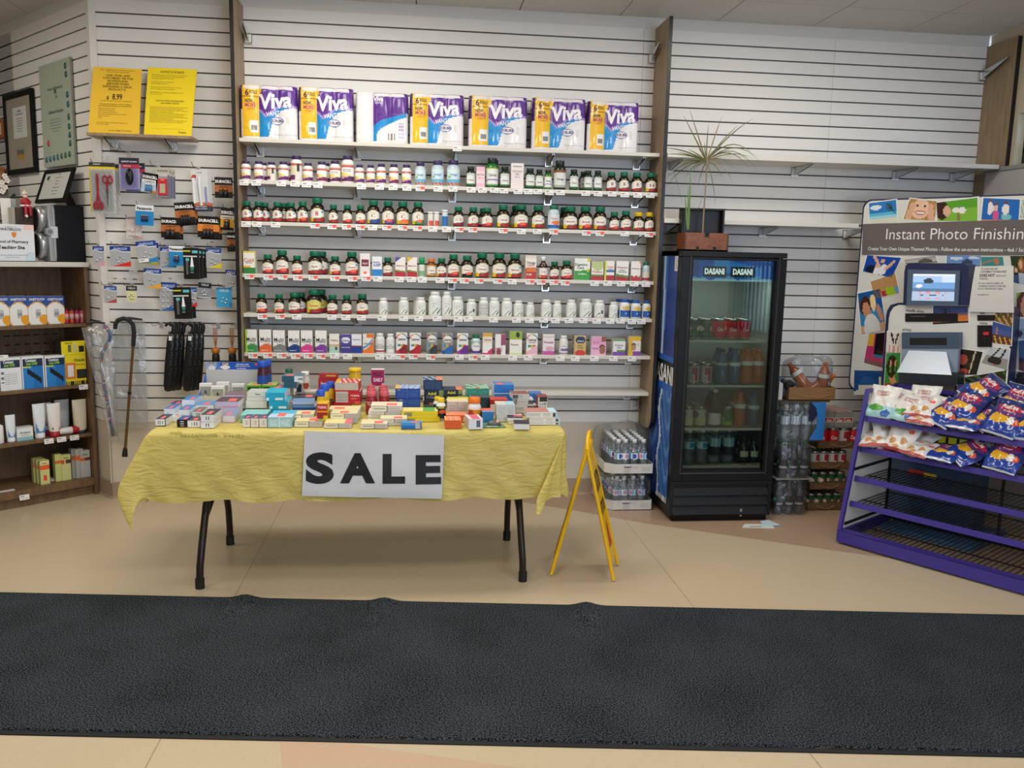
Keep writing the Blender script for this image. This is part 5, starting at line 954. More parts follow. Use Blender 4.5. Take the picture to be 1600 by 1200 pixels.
ubox('ointment_carton', g4(243), g4(273), y4(886), S[3], lambda u, v: 'd9662c' if .64 < v < .78 else 'c4c67c', [], 'pale lime carton, left one of the right pair', 'box', .04, .055, 'pale lime cartons', 'b4b66c')
ubox('ointment_carton', g4(370), g4(414), y4(866), S[3], lambda u, v: 'd9662c' if .60 < v < .74 and u < .45 else '6a3a34' if .60 < v < .74 else 'b4b4ae', [T('balm', .5, .84, .07, '5a5a58', .5)], 'grey carton with orange band at the right end of the bottom ledge', 'box', .04, .045, 'grey ointment cartons', '9a9a94')
ubox('ointment_carton', g4(334), g4(370), y4(862), S[3], lambda u, v: 'd9662c' if .62 < v < .76 else 'a9a9a4', [], 'grey carton with orange band, middle one of three', 'box', .04, .05, 'grey ointment cartons', '9a9a94')
ubox('ointment_carton', g4(316), g4(333), y4(862), S[3], lambda u, v: 'a85a3a' if .62 < v < .76 else '94948f', [], 'darker grey carton, left one of three', 'box', .04, .06, 'grey ointment cartons', '8a8a84')
x = uf(g4(247), y4(985), .09)[0]
tag(MB().prism([(-.03, 0, 0), (.03, 0, 0), (.028, .012, .018), (-.022, .012, .010)], (0, .03, .004), M('b9b7b0', .6)).build('folded_leaflet', None, uw(x, .08, S[3]+.0005), UR), 'small folded leaflet between the lime cartons', 'leaflet')
x = uf(g4(22), y4(1030), .03)[0]; tag(MB().box(-.06, .05, 0, .03, 0, .003, M('d9d7d0', .6)).build('folded_leaflet', None, uw(x, .02, S[3]+.0005), UR), 'flat white leaflet on the bottom ledge at left', 'leaflet')

# things on the white top: speaker, framed certificate, figurine, orchid, sign
a = uf(92, 408, .05); bq = uf(140, 408, .05); sz = uf(115, 322, .05)[1]-zt
t = thing('speaker', 'dark box speaker with two silver-rimmed drivers facing left on the shelf unit', 'speaker', uw(bq[0]-.01, .05, zt), UR); sw = bq[0]-a[0]
MB().box(-sw, 0, 0, .20, 0, sz, M('14161d', .5, spec=.25)).build('cabinet', t, bevel=.004)
fr_ = MB(); fx0 = -sw-.055; ax = M('b4b5b6', .3, .7)
fr_.box(fx0+.02, -sw-.0005, .0, .20, 0.004, sz-.004, ax).box(-sw-.012, -sw-.0, -.006, -.0005, .02, sz-.02, ax).build('front_frame', t, bevel=.008)
Tf = Matrix.Rotation(R(-90), 4, 'Y')
for zc_ in (.28, .74):
    m = MB(); rr = sz*.235
    for prof, mt in (([(rr, 0), (rr*1.02, .03), (rr*.9, .045), (rr*.82, .035)], ax), ([(rr*.82, .036), (rr*.4, .012), (0, .012)], M('3a3430', .5)), ([(rr*.22, .012), (rr*.16, .022), (0, .024)], M('5a544e', .4))):
        k0 = len(m.v); m.lathe(prof, 28, mt); m.v[k0:] = [tuple(Matrix.Translation((fx0+.022, .10, sz*zc_)) @ Tf @ Vector(v)) for v in m.v[k0:]]
    m.build('driver', t)
m = MB(); m.tube([(fx0+.02, -.012, sz*.53), (fx0+.02, .02, sz*.53)], .022, 16, ax).tube([(fx0+.02, -.0135, sz*.53), (fx0+.02, -.012, sz*.53)], .013, 14, M('8a8a88', .3, .8)).build('tweeter', t)
MB().box(-sw-.03, -sw+.01, -.008, -.0065, sz*.42, sz*.62, M('d4d6de', .6)).build('paper_note', t)
# leaning certificate on the speaker
p1 = on_p(100, 317, UP+UY*.03, UY); p0 = on_p(55.5, 321, p1, UX); zs_ = zt+sz
p2 = on_p(121.5, 261, p1+UX*.07, UX); p3 = on_p(75, 268.5, p1+UX*.07, UX)
p0.z = p1.z = zs_+.022; ex = (p1-p0); ey = ((p3-p0)+(p2-p1))/2; W_, H_ = ex.length, ey.length; ex.normalize(); ey = (ey-ex*ey.dot(ex)).normalized(); ez = ex.cross(ey)
mw = Matrix((ex, ey, ez)).transposed().to_4x4(); mw.translation = p0
t = thing('framed_certificate', 'black framed certificate leaning back on top of the speaker', 'framed certificate', p0); t.rotation_euler = mw.to_euler()
m = MB(); f = .022
for b_ in ((0, W_, 0, f), (0, W_, H_-f, H_), (0, f, f, H_-f), (W_-f, W_, f, H_-f)): m.box(b_[0], b_[1], b_[2], b_[3], -.012, .006, M_fr)
m.build('frame', t); m = MB(); m.box(f, W_-f, f, H_-f, -.01, -.002, M('8a8a88')); m.paint(lambda u, v: '4a4a48' if (.08 < u < .18 and .74 < v < .9) else 'd6d6d0', 20, 20, lambda u, v: (f+(W_-2*f)*u, f+(H_-2*f)*v, -.0015), mk=lambda c: M(c, .15, coat=.5))
Q = lambda x, z: (x, z, -.001)
for k, (s, wf) in enumerate([('Certificate', .4), ('of pharmacy practice site', .6), ('awarded to', .2), ('Pharmacy', .3), ('in recognition of teaching', .5), ('students of pharmacy', .42), ('dean of the school', .3)]): m.text(s, Q, W_*.54, H_*(.84-.10*k), H_*.035, M('5a5a58'), W_*wf)
m.build('sheet', t); MB().prism([(W_*.40, H_*.7, -.013), (W_*.66, H_*.7, -.013), (W_*.8, H_*.10, -.10), (W_*.5, H_*.10, -.10)], (0, 0, -.003), M('5a4630', .7)).build('easel_leg', t)
# box with the seated figurine
a = uf(22, 400, .16); b_ = uf(54, 400, .16); zb = uf(38, 325, .16)[1]
t = thing('wooden_box', 'dark brown and pale wooden box behind the teaching sign', 'box', uw((a[0]+b_[0])/2, .14, zt), UR); w_ = b_[0]-a[0]
MB().box(-w_/2, w_/2, 0, .07, 0, zb-zt, wood('dark_wood', '2f1e14', '4a3020')).box(-w_/2-.001, -w_/2+.012, -.001, .07, 0, zb-zt, M('a9a49a', .5)).build('body', t, bevel=.002); MB().lathe([(.008, 0), (.006, .01)], 10, M_chrome, (w_*.1, -.002, (zb-zt)*.5)).build('knob', t)
fx = uf(40, 325, .15)[0]; b0 = uw(fx, .15, zb); sc = (uf(40, 299, .15)[1]-zb)/.105
t = thing('santa_figurine', 'seated santa figurine in red coat with legs hanging over the box', 'figurine', b0, UR); t.scale = (sc*.9, sc*.9, sc); rd = M('a8202c', .6); sk = M('e0b090', .6); wh = M('e9e4de', .8)
MB().lathe([(.030, 0), (.033, .01), (.028, .035), (.017, .06), (.010, .066)], 16, rd).lathe([(.034, .006), (.036, .012), (.033, .018)], 16, wh).tube([(-.016, 0, .055), (-.03, -.012, .035), (-.018, -.028, .03)], .008, 8, rd).tube([(.016, 0, .055), (.03, -.012, .035), (.018, -.028, .03)], .008, 8, rd).tube([(-.012, -.02, .008), (-.013, -.042, .006), (-.014, -.046, -.05)], .010, 8, rd).tube([(.012, -.02, .008), (.014, -.042, .006), (.016, -.046, -.054)], .010, 8, rd).build('body', t)
MB().lathe([(0, .062), (.010, .065), (.015, .075), (.015, .085), (.010, .094), (0, .097)], 14, sk).lathe([(.0, .064), (.012, .066), (.014, .074), (.009, .079)], 12, wh, (0, -.004, 0)).box(-.006, -.004, -.0155, -.014, .083, .085, '222').box(.004, .006, -.0155, -.014, .083, .085, '222').box(-.0015, .0015, -.018, -.014, .078, .081, sk).build('head', t)
MB().lathe([(.017, .086), (.018, .091), (.016, .096)], 14, wh).lathe([(.015, .095), (.010, .105), (.0, .114)], 12, M('d8c9a0', .7)).build('hat', t)
MB().tube([(-.014, -.046, -.05), (-.014, -.06, -.056)], [.010, .008], 8, M('e4dfda', .5)).tube([(.016, -.046, -.054), (.016, -.06, -.06)], [.010, .008], 8, M('1f1a18', .5)).build('boots', t)
px_ = uf(22, 330, .2)[0]; zf = uf(22, 324, .2)[1]
t = thing('orchid', 'white orchid in a square white pot behind the figurine', 'plant', uw(px_, .29, zt), UR); zp0 = zf-zt-.01
MB().lathe([(.03, 0), (.042, zp0+.06), (.038, zp0+.062)], 4, M('e2e0dc', .3), smooth=False).build('pot', t)
m = MB(); ztop = zp0+.06
m.tube([(0, 0, ztop-.02), (-.01, 0, ztop+.05), (-.02, -.01, ztop+.12)], .002, 6, M('4a6a3a')).add([(0, 0, ztop), (.03, -.02, ztop+.035), (.045, -.01, ztop+.02), (.03, .01, ztop+.01)], [(0, 1, 2, 3)], M('2c3a26', .3)).build('stem', t)
fm = M('e8e4e0', .6); rr_ = random.Random(3)
for k in range(8):
    c = Vector((-.02+.02*rr_.uniform(-1, 1), -.015+.01*rr_.random(), ztop+.04+.013*k)); m = MB()
    for j in range(5):
        a = 2*PI*j/5+k; d = Vector((math.cos(a), -.25, math.sin(a)))*.017; n = Vector((-math.sin(a), 0, math.cos(a)))*.008
        m.add([c, c+d*.6+n, c+d+Vector((0, -.003, 0)), c+d*.6-n], [(0, 1, 2, 3)], fm)
    m.box(c.x-.003, c.x+.003, c.y-.006, c.y, c.z-.003, c.z+.003, M('d9c05a')).build('flower', t)
a = uf(-42, 404, .012); b_ = uf(55.5, 404, .012); hh = uf(30, 351, .012)[1]-zt
t = thing('desk_sign', 'white teaching site sign with an orange crest standing on the shelf unit', 'sign', uw((a[0]+b_[0])/2, .012, zt), UR); w_ = b_[0]-a[0]
m = MB(); m.box(-w_/2, w_/2, .001, .006, .004, hh, M('8f98b0', .3)); m.paint(lambda u, v: 'cfe0ea' if (u > .82 and v < .25 and inell(u, v, .95, .1, .12, .16)) else 'f0cfc4' if inell(u, v, .92, .93, .10, .10) else 'e6e9ee', 30, 20, lambda u, v: ((u-.5)*w_, .0008, .004+(hh-.004)*v), mk=lambda c: M(c, .2, coat=.4))
k_ = M('2a2a2e', .5); xc_ = w_*.17
for s, z, h_, wf, bo in (('UNIVERSITY OF', .91, .03, .3, 0), ('WATERLOO', .83, .065, .5, .03), ('School of Pharmacy', .50, .075, .86, .03), ('Teaching Site', .34, .085, .68, .04), ('a learning and teaching site for students of the', .16, .03, .9, 0), ('School of Pharmacy', .10, .03, .5, 0)): m.text(s, fl(.0003), xc_-.05*w_, hh*z, hh*h_, k_, w_*wf, bo)
m.prism([(xc_-.012, .0003, hh*.79), (xc_+.012, .0003, hh*.79), (xc_+.012, .0003, hh*.70), (xc_, .0003, hh*.63), (xc_-.012, .0003, hh*.70)], (0, .0004, 0), M('d98a3a', .5)); m.build('panel', t)
MB().box(-w_/2, w_/2, -.02, .05, 0, .004, M('4a4f60', .4)).build('base', t)
x = uf(5, 345, .12)[0]; tag(MB().tube([(-.05, 0, .02), (.05, 0, .02)], .016, 14, M_chrome).tube([(.05, 0, .02), (.066, 0, .02)], .010, 12, M('d9d4c4', .3, .8)).box(-.05, .045, -.02, .02, -.07, .004, M('55504a', .5)).build('desk_gadget', None, uw(x, .12, zt+.0705), UR), 'small metal cylinder gadget at the left edge above the sign', 'gadget')

# ------------------------------------------------------------------ sale table
ZT_ = .744; X0, X1, YT0, YT1 = -1.128, .688, -1.53, -.80
t = thing('folding_table', 'folding banquet table with dark bent legs under the yellow cloth', 'table', (-.22, -1.16, 0)); o_ = Vector((.22, 1.16, 0))
MB().box(X0+.015+.22, X1-.015+.22, YT0+.015+1.16, YT1-.015+1.16, .705, ZT_-.004, M('8a8680', .5)).build('tabletop', t, bevel=.006)
M_leg = M('2b2522', .32, .3)
for xs, s in ((-.95, 1), (.515, -1)):
    fl_ = [(xs-.008*s, -1.475, .012), (xs-.006*s, -1.472, .10), (xs, -1.445, .20), (xs+.004*s, -1.345, .38), (xs+.006*s, -1.315, .46), (xs+.007*s, -1.305, .705)]
    bl_ = [(xs+.004*s, -.882, .012), (xs+.004*s, -.884, .10), (xs+.006*s, -.91, .20), (xs+.008*s, -.995, .38), (xs+.009*s, -1.03, .46), (xs+.009*s, -1.04, .705)]
    for pts in (fl_, bl_):
        q = [Vector(p)+o_ for p in pts]; lg = MB().tube(q, .0165, 12, M_leg).build('leg', t)
        MB().tube([q[0]-Vector((0, 0, .0115)), q[0]+Vector((0, 0, .035))], .0205, 12, M('171615', .6)).build('rubber_foot', lg)
    MB().tube([Vector((xs+.003*s, -1.40, .29))+o_, Vector((xs+.008*s, -1.025, .44))+o_], .012, 10, M_leg).build('brace', t)
    MB().tube([Vector((xs+.012*s, -1.37, .69))+o_, Vector((xs+.012*s, -.985, .69))+o_], .012, 10, M_leg).build('cross_bar', t)
cm = bpy.data.materials.new('thin_yellow_plastic'); cm.use_nodes = True; nt = cm.node_tree; b = nt.nodes['Principled BSDF']
b.inputs['Base Color'].default_value = lin('ecdb7e'); b.inputs['Roughness'].default_value = .38
tr = nt.nodes.new('ShaderNodeBsdfTranslucent'); tr.inputs[0].default_value = lin('eede82'); mx = nt.nodes.new('ShaderNodeMixShader'); mx.inputs[0].default_value = .35
nt.links.new(b.outputs[0], mx.inputs[1]); nt.links.new(tr.outputs[0], mx.inputs[2]); nt.links.new(mx.outputs[0], nt.nodes['Material Output'].inputs[0])
tc = nt.nodes.new('ShaderNodeTexCoord'); mp = nt.nodes.new('ShaderNodeMapping'); mp.inputs['Rotation'].default_value = (0, R(33), 0); mp.inputs['Scale'].default_value = (1, 1, 3.0)
n1 = nt.nodes.new('ShaderNodeTexNoise'); n1.inputs['Scale'].default_value = 9; n1.inputs['Detail'].default_value = 5; n1.inputs['Distortion'].default_value = 1.6
bp = nt.nodes.new('ShaderNodeBump'); bp.inputs['Strength'].default_value = .5; bp.inputs['Distance'].default_value = .02
nt.links.new(tc.outputs['Object'], mp.inputs[0]); nt.links.new(mp.outputs[0], n1.inputs['Vector']); nt.links.new(n1.outputs['Fac'], bp.inputs['Height']); nt.links.new(bp.outputs['Normal'], b.inputs['Normal']); nt.links.new(bp.outputs['Normal'], tr.inputs['Normal'])
OVF, OVS, rad = .318, .33, .014
def cloth(s, q):
    """cloth coordinates (metres, table corner to corner) to the draped surface"""
    dx = X0-s if s < X0 else s-X1 if s > X1 else 0; dy = YT0-q if q < YT0 else q-YT1 if q > YT1 else 0
    sx, sy = (-1 if s < X0 else 1), (-1 if q < YT0 else 1)
    x, y = min(max(s, X0), X1), min(max(q, YT0), YT1); z = ZT_+.003
    d = math.hypot(dx, dy)
    if d == 0: return x, y, z+.0006*math.sin(s*30)*math.sin(q*25)
    k = d/.32; ph = math.atan2(dy, dx)*2
    out = rad*min(1, d/.02)+.012*k; fold = math.sin(ph)
    ex_, ey_ = dx/d, dy/d
    wob = .010*k*math.sin(s*9+1.3*math.sin(q*5))+.007*k*math.sin(s*23+d*14)+.004*math.sin(s*41-d*37)*min(1, k)
    if dx > 0 and dy > 0:
        gl = (.105*min(k/.8, 1)-.07*max(0, (k-.95)/.45), .04) if sx < 0 else (-.13*min(k, 1.05)/max(fold, .05)**.45, .05)
        if sx > 0: d = min(d, .40+.12*(d-.40)) if d > .40 else d
        x += sx*(out*ex_+fold*gl[0]); y += sy*(out*ey_+k*fold*gl[1]); z -= d*(.93+.03*fold)-.004*k
        x += .014*k*math.sin(ph*3+1)
    elif dx > 0: x += sx*(out+wob+(.02*k if sx < 0 else 0)); z -= dx
    else: y += sy*(out+wob+.006*math.sin(s*13)*k); z -= dy
    if d > .01: z += .006*math.sin(s*17+q*5)*k*k
    return x, y, z
xs_ = [X0-OVS+OVS*i/16 for i in range(16)]+[X0+(X1-X0)*i/110 for i in range(111)]+[X1+OVS*(i+1)/16 for i in range(16)]
qs_ = [YT0-OVF+OVF*i/26 for i in range(26)]+[YT0+(YT1-YT0)*i/20 for i in range(21)]+[YT1+.26*(i+1)/12 for i in range(12)]
m = MB(); nx_ = len(xs_)
m.add([cloth(s, q) for q in qs_ for s in xs_], [(j*nx_+i, j*nx_+i+1, (j+1)*nx_+i+1, (j+1)*nx_+i) for j in range(len(qs_)-1) for i in range(nx_-1)], cm, True)
ct = m.build('tablecloth', sub=1); tag(ct, 'thin yellow plastic tablecloth with drooping corners over the folding table', 'tablecloth')
pr = MB(); dk_ = M('8a7c2c', .6); YP = lambda x, z: (x, cloth(x, YT0-(ZT_-z))[1]-.0035, z)
for s, u, v, h, w_ in (('TABLE-PLASTIC COVER', 310, 683, .013, .16), ('54 in x 108 in', 365, 682.5, .011, .10), ('reusable', 274, 679, .014, .05), ('__________________', 330, 687, .012, .20)):
    p = on_y(u, v, YT0-.02); pr.text(s, YP, p.x, p.z, h, dk_, w_, 0)
pr.build('faint_print', ct)
# SALE paper
px4 = [(474.5, 676), (694.5, 683), (690.5, 779.5), (472, 775)]; yy = YT0-.058
q = [on_y(u, v, yy) for u, v in px4]; m = MB(); f = lambda u, v: (q[3]*(1-u)+q[2]*u)*(1-v)+(q[0]*(1-u)+q[1]*u)*v+Vector((0, .004*math.sin(u*7)*math.sin(v*5)+(.035*max(0, v-.1)/.9), 0))
pm = M('c9c9cb', .55, bump=.25, bscale=9)
m.paint(lambda u, v: pm, 60, 24, f, True); m.paint(lambda u, v: M('bdbdbf', .6), 60, 24, lambda u, v: f(1-u, v)+Vector((0, .0015, 0)), True)
sg = tag(m.build('sale_sign'), 'white paper sign reading SALE in heavy black letters on the yellow cloth', 'sign')
def let(ch, x0, x1, yt, yb):
    vs, fs, w = text_mesh(ch, .052, 0, 6); ys = [b_ for a, b_ in vs]; lo, hi = min(ys), max(ys); mm = MB()
    P = lambda a, b_: (lambda u, v: on_y(x0+(x1-x0)*u, yb+(yt-yb)*v, yy))(a/w, (b_-lo)/(hi-lo))
    out = []
    for a, b_ in vs:
        p = P(a, b_); e1, e2 = q[1]-q[0], q[3]-q[0]; u = (p-q[3]).dot(q[2]-q[3])/(q[2]-q[3]).length_squared; v = (p-q[3]).dot(q[0]-q[3])/(q[0]-q[3]).length_squared
        out.append(f(u, v)+Vector((0, -.0022, 0)))
    mm.add(out, fs, M('0d0d0e', .5)); mm.build('letter', sg)
let('S', 477, 521, 708.5, 756.5); let('A', 531, 586, 710, 756); let('L', 597.5, 633, 711.5, 756.5); let('E', 649.5, 689.5, 713.5, 758)
for i, (u, v) in enumerate(((585, 675.5), (590, 772), (690, 681))): p = on_y(u, v, yy-.002); 

# goods on the table
TG = 'sale goods on the yellow table'; ZC_ = ZT_+.005
BCd = lambda bg, x0=.25, x1=.8, ln='6f7276': lambda u, v: (ln if int((u-x0)*34) % 2 else 'e9e9e8') if x0 < u < x1 and .22 < v < .78 else bg
def TX(a, l, div=.5): return lambda u, v: l if abs(u-div) < .012 else (l if int(v*13) % 2 and (.08 < u < div-.06 or div+.06 < u < .92) and .12 < v < .85 and (int(u*9+v*40) % 5) else a)
def SP(a='e6dfc2', b='c9c4ba'): return lambda u, v: '8f8a78' if (abs(u-.52) < .008 or abs(v-.92) < .05) and u < .53 else ('a9a592' if .10 < u < .45 and abs(v-.5) < .10 else a) if u < .52 else ('a8a49c' if int(v*7) % 2 and u < .94 and .15 < v < .85 else b)
pl = lambda c: lambda u, v: c
def two(a, b, s=.5): return lambda u, v: a if v > s else b
def one(off, x0, x1, yt, fn, dep, label, Y=None, yb=None, z=0.0, top=None, stick=0, side='d9d7d2', txt=(), name='medicine_box', rz=0, cat='box'):
    g = lambda x, y_: (off+x/9.412, 560+y_/9.412)
    xm = (x0+x1)/2
    if Y is None: Y = on_z(*g(xm, yb), ZC_+z).y
    a, b_ = on_y(*g(x0, yt), Y), on_y(*g(x1, yt), Y); h = max(.012, on_y(*g(xm, yt), Y).z-(ZC_+z)); w = b_.x-a.x
    rz = rz or (rnd.random()-.5)*.03
    tag(carton_mesh(fn, txt, w*.985, h, dep, side=side, top=top or side, stick=stick).build(name, None, ((a.x+b_.x)/2, Y, ZC_+z+.0004), rz), label, cat, TG)
    return Y, z+h+.0012
def stack(off, items, Y=None, yb=None, z=0.0):
    for it in items:
        x0, x1, yt, fn, dep, label = it[:6]; k = it[6] if len(it) > 6 else {}
        Yb, z = one(off, x0, x1, yt, fn, dep, label, Y if Y is not None else None, yb, z, **k); Y = Yb
    return Y, z
D_ = dict
WB, GB = 'e3e5e6', 'c9ccd0'
# left end: small white, grey and blue cartons
stack(225, [(165, 320, 895, lambda u, v: '23273a' if u > .93 or v < .06 else BCd(WB, .2, .78)(u, v), .12, 'white barcode carton with navy edge at the far left front corner', D_(top='2a2f45', stick=2))], yb=995)
stack(225, [(482, 633, 905, lambda u, v: 'd9d9d6' if .3 < u < .7 and int(v*10) % 3 == 1 else '15161a', .10, 'small black carton with blue top at the table front', D_(top='2f4f96', stick=3, side='26304a'))], yb=1010)
stack(225, [(637, 826, 917, BCd(WB, .3, .78), .10, 'white barcode carton right of the small black one', D_(top='4a4c58', stick=2))], yb=1012)
stack(225, [(832, 1032, 937, BCd(WB, .28, .72), .16, 'white barcode carton, bottom of the front pair', D_(top='50525e', stick=2)), (832, 1032, 832, BCd(WB, .28, .72), .15, 'white barcode carton, top of the front pair', D_(top='3f4250', stick=2))], yb=1027)
stack(225, [(400, 520, 850, pl(WB), .1, 'white carton with red-stickered top, second row', D_(top='c9ccd2', stick=2))], Y=-1.36)
stack(225, [(290, 440, 835, pl('dfe6ea'), .11, 'pale blue carton under the far left blue-topped one', {}), (292, 440, 742, lambda u, v: 'b9d3df' if inell(u, v, .4, .1, .2, .25) else 'e6ecef', .12, 'pale blue-topped carton at far left, second row', D_(top='3f78b8', stick=2, side='cfe0ea'))], Y=-1.33)
stack(225, [(502, 668, 862, pl('dfe6ea'), .11, 'pale carton hidden under the blue-topped one behind the black carton', {}), (502, 668, 758, lambda u, v: 'b9d3df' if inell(u, v, .4, .1, .2, .25) else 'e6ecef', .13, 'pale blue-topped carton behind the small black carton', D_(top='3f78b8', stick=2, side='cfe0ea'))], Y=-1.36)
stack(225, [(706, 842, 880, pl(WB), .11, 'grey-topped carton under the barcode carton of the second row', {}), (706, 842, 785, BCd(WB, .4, .85), .12, 'barcode carton with brown-grey top in the second row', D_(top='6a6460', stick=2)),], Y=-1.36)
stack(225, [(372, 555, 745, pl('dfe6ea'), .1, 'pale carton, third row at left', {}), (374, 520, 672, pl('e2e8ea'), .1, 'pale carton with pink-red top, third row at left', D_(top='5a3a6a', stick=3))], Y=-1.20)
stack(225, [(560, 742, 800, pl('e2e8ea'), .12, 'lowest pale carton of the blue-topped third row stack', {}), (560, 742, 715, pl('e2e8ea'), .12, 'middle pale carton of the blue-topped third row stack', {}), (556, 740, 612, lambda u, v: '9fd0c4' if inell(u, v, .45, .08, .2, .12) else 'e4ebf0', .13, 'pale carton with blue and pink top, highest of the left group', D_(top='4a86c4', stick=3, side='bcd6e8'))], Y=-1.22)
stack(225, [(748, 1025, 770, pl('dce4ea'), .13, 'wide pale carton, lower of the pair in the third row', {}), (760, 1028, 690, pl('e4e8ec'), .13, 'wide blue-topped pale carton in the third row', D_(top='5a92c8', stick=2))], Y=-1.24)
stack(225, [(1160, 1335, 845, lambda u, v: 'd9a0b8' if .1 < v < .2 else 'd3ccd8', .14, 'lilac carton lowest and nearest at the front', D_(top='7a8fb0', stick=1))], yb=945)
stack(225, [(1040, 1390, 725, lambda u, v: 'd9708a' if .12 < v < .22 and u > .4 else 'bdb4d0', .13, 'wide lilac carton, lower of the lilac pair', {}), (1040, 1392, 638, lambda u, v: 'd9708a' if .12 < v < .22 and u > .3 else 'c3bad4', .14, 'wide lilac carton with maroon top, upper of the lilac pair', D_(top='5a4350', stick=3))], Y=-1.27)
stack(225, [(1172, 1475, 640, pl('c3bad4'), .12, 'lilac carton under the rear lilac one', {}), (1172, 1475, 542, pl('c9c1d8'), .12, 'rear lilac carton with brown top by the lamp boxes', D_(top='7d6470', stick=0))], Y=-1.10)
# counter display of white lamps with a printed header
yd = -.93; a = on_y(312, 589, yd); b_ = on_y(396, 589, yd); w_ = b_.x-a.x; xc_ = (a.x+b_.x)/2; zb_ = ZC_+.0006; hz = a.z-zb_
t = thing('counter_display', 'blue and grey cardboard lamp display with printed lettered header', 'display', (xc_, yd, zb_)); bl = M('2456b4', .4)
m = MB(); m.box(-w_/2, w_/2, -.02, .14, 0, .006, M('b9b8b4')); m.box(-w_/2, w_/2, .136, .142, 0, hz+.02, M('bdbcb8', .5)); m.box(-w_/2, w_/2, -.024, -.02, 0, .05, M('c4c3bf'))
for s in (-1, 1): m.prism([(s*w_/2, -.02, 0), (s*w_/2, .142, 0), (s*w_/2, .142, hz+.0), (s*w_/2, -.02, .05)], (s*.003, 0, 0), bl)
m.build('tray', t)
ht_ = on_y(355, 566.5, yd+.12).z-zb_; m = MB(); g0 = hz+.005
def hdr(u, v):
    if u < .27: return 'b9a48e' if inell(u, v, .10, .78, .035, .12) else '4a5a78' if inell(u, v, .10, .86, .045, .12) else 'd9dce4' if inell(u, v, .11, .42, .07, .25) else '2a2c38' if abs(v-.25-.9*(u-.1)) < .09 and .06 < u < .2 else '8fa4cc' if u < .2 else '5a7fc4'
    if inell(u, v, .36, .50, .09, .2): return 'e6e4de'
    if inell(u, v, .97, .82, .05, .12): return 'f0605a'
    if v < .22 and u > .42 and int(u*30) % 4 and int(v*28) % 2: return 'c9b85a'
    return '1f56b8'
m.box(-w_/2, w_/2+.004, .1385, .142, g0, ht_, M('aaaaaa')); m.paint(hdr, 60, 24, lambda u, v: (-w_/2+(w_+.004)*u, .138, g0+(ht_-g0)*v), mk=lambda c: M(c, .25, coat=.4))
H_ = ht_-g0; P = fl(.1374)
for s, u, v, h, c, wf in (('COB', .37, .72, .20, 'f0dc3a', .22), ('LED WALL LAMP', .70, .74, .11, 'e9ecf4', .40), ('LAMPE MURALE A DEL', .70, .56, .10, 'e0d9b0', .46), ('Magnetic Backing', .68, .36, .09, 'f0f2f6', .34)): m.text(s, P, -w_/2+w_*u, g0+H_*v, H_*h, M(c, .4), w_*wf, .03)
m.build('header_card', t)
for i, (x0, x1, yt, dy) in enumerate([(815, 1010, 372, .02), (985, 1200, 412, -.012), (1062, 1272, 355, .062), (1284, 1500, 380, .03)]):
    Y = yd+dy; A, B = on_y(225+x0/9.412, 560+yt/9.412, Y), on_y(225+x1/9.412, 560+yt/9.412, Y); w2 = min(.062, (B.x-A.x)*.9); hh = A.z-zb_-.008
    lf = lambda u, v: 'c9c58a' if (abs(u-.14) < .06 or abs(u-.86) < .06) and .2 < v < .6 else '4a4a46' if inell(u, v, .5, .55, .08, .10) else 'f2f2ee' if abs(u-.5) < .1 and .1 < v < .38 else '9c9a92' if .04 < u < .96 and v < .85 else 'e6e6e2'
    tag(carton_mesh(lf, (), w2, hh, .03, side='e4e4e0').build('wall_lamp_box', None, ((A.x+B.x)/2-.004, Y, zb_+.0085)), f'white boxed wall lamp in the counter display, {("leftmost", "front centre", "rear centre", "rightmost")[i]} one', 'lamp', 'boxed lamps in the counter display')
# teal, white and cyan group
for i, (x0, x1) in enumerate(((130, 240), (252, 365), (376, 490))): stack(365, [(x0, x1, 885, BCd('e4dccb', .3, .72), .10, f'cream barcode carton with navy top, {("left", "middle", "right")[i]} of three at the table front', D_(top='4a4f7a', stick=2, side='dcd4c4'))], yb=1012)
stack(365, [(92, 482, 838, lambda u, v: '8f94a0' if .55 < u < .75 and v > .5 and int(u*60) % 2 else '7fc0bc' if v > .25 else '6fb0ac', .15, 'wide teal flat carton behind the three cream ones', D_(top='86c8c2', side='5fa8a4'))], Y=-1.38)
stack(365, [(110, 470, 860, pl('d9d4cc'), .1, 'pale carton at the bottom of the white tablet stack', {}), (112, 470, 735, pl('3a3f48'), .12, 'dark carton with red and grey top under the white stack', D_(top='8f959c', stick=1)), (178, 490, 625, pl('dedcd4'), .11, 'white slim carton, lowest of three in the tablet stack', {}), (190, 490, 568, pl('dedcd4'), .11, 'white slim carton, middle of three in the tablet stack', {}), (196, 480, 497, pl('e0ded6'), .11, 'white slim carton, uppermost of three in the tablet stack', D_(top='b9c4c0', txt=[T('Tablets', .55, .5, .35, '3a3f44', .3)]))], Y=-1.16)
cy = lambda u, v: 'e4e9ea' if (.5 < u < .93 and .12 < v < .38) or (.05 < u < .17 and .08 < v < .4) else '1fa2c6'
stack(365, [(515, 800, 755, pl('148cb0'), .13, 'cyan carton hidden at the bottom of the bright cyan stack', D_(side='d9e4e6')), (515, 802, 632, cy, .14, 'bright cyan carton with white label, middle of the stack', D_(side='d9e4e6', top='22aacc')), (465, 752, 507, cy, .15, 'bright cyan carton with white label, top of the stack', D_(side='dbe4e6', top='2ab0d0', rz=.04))], Y=-1.22)
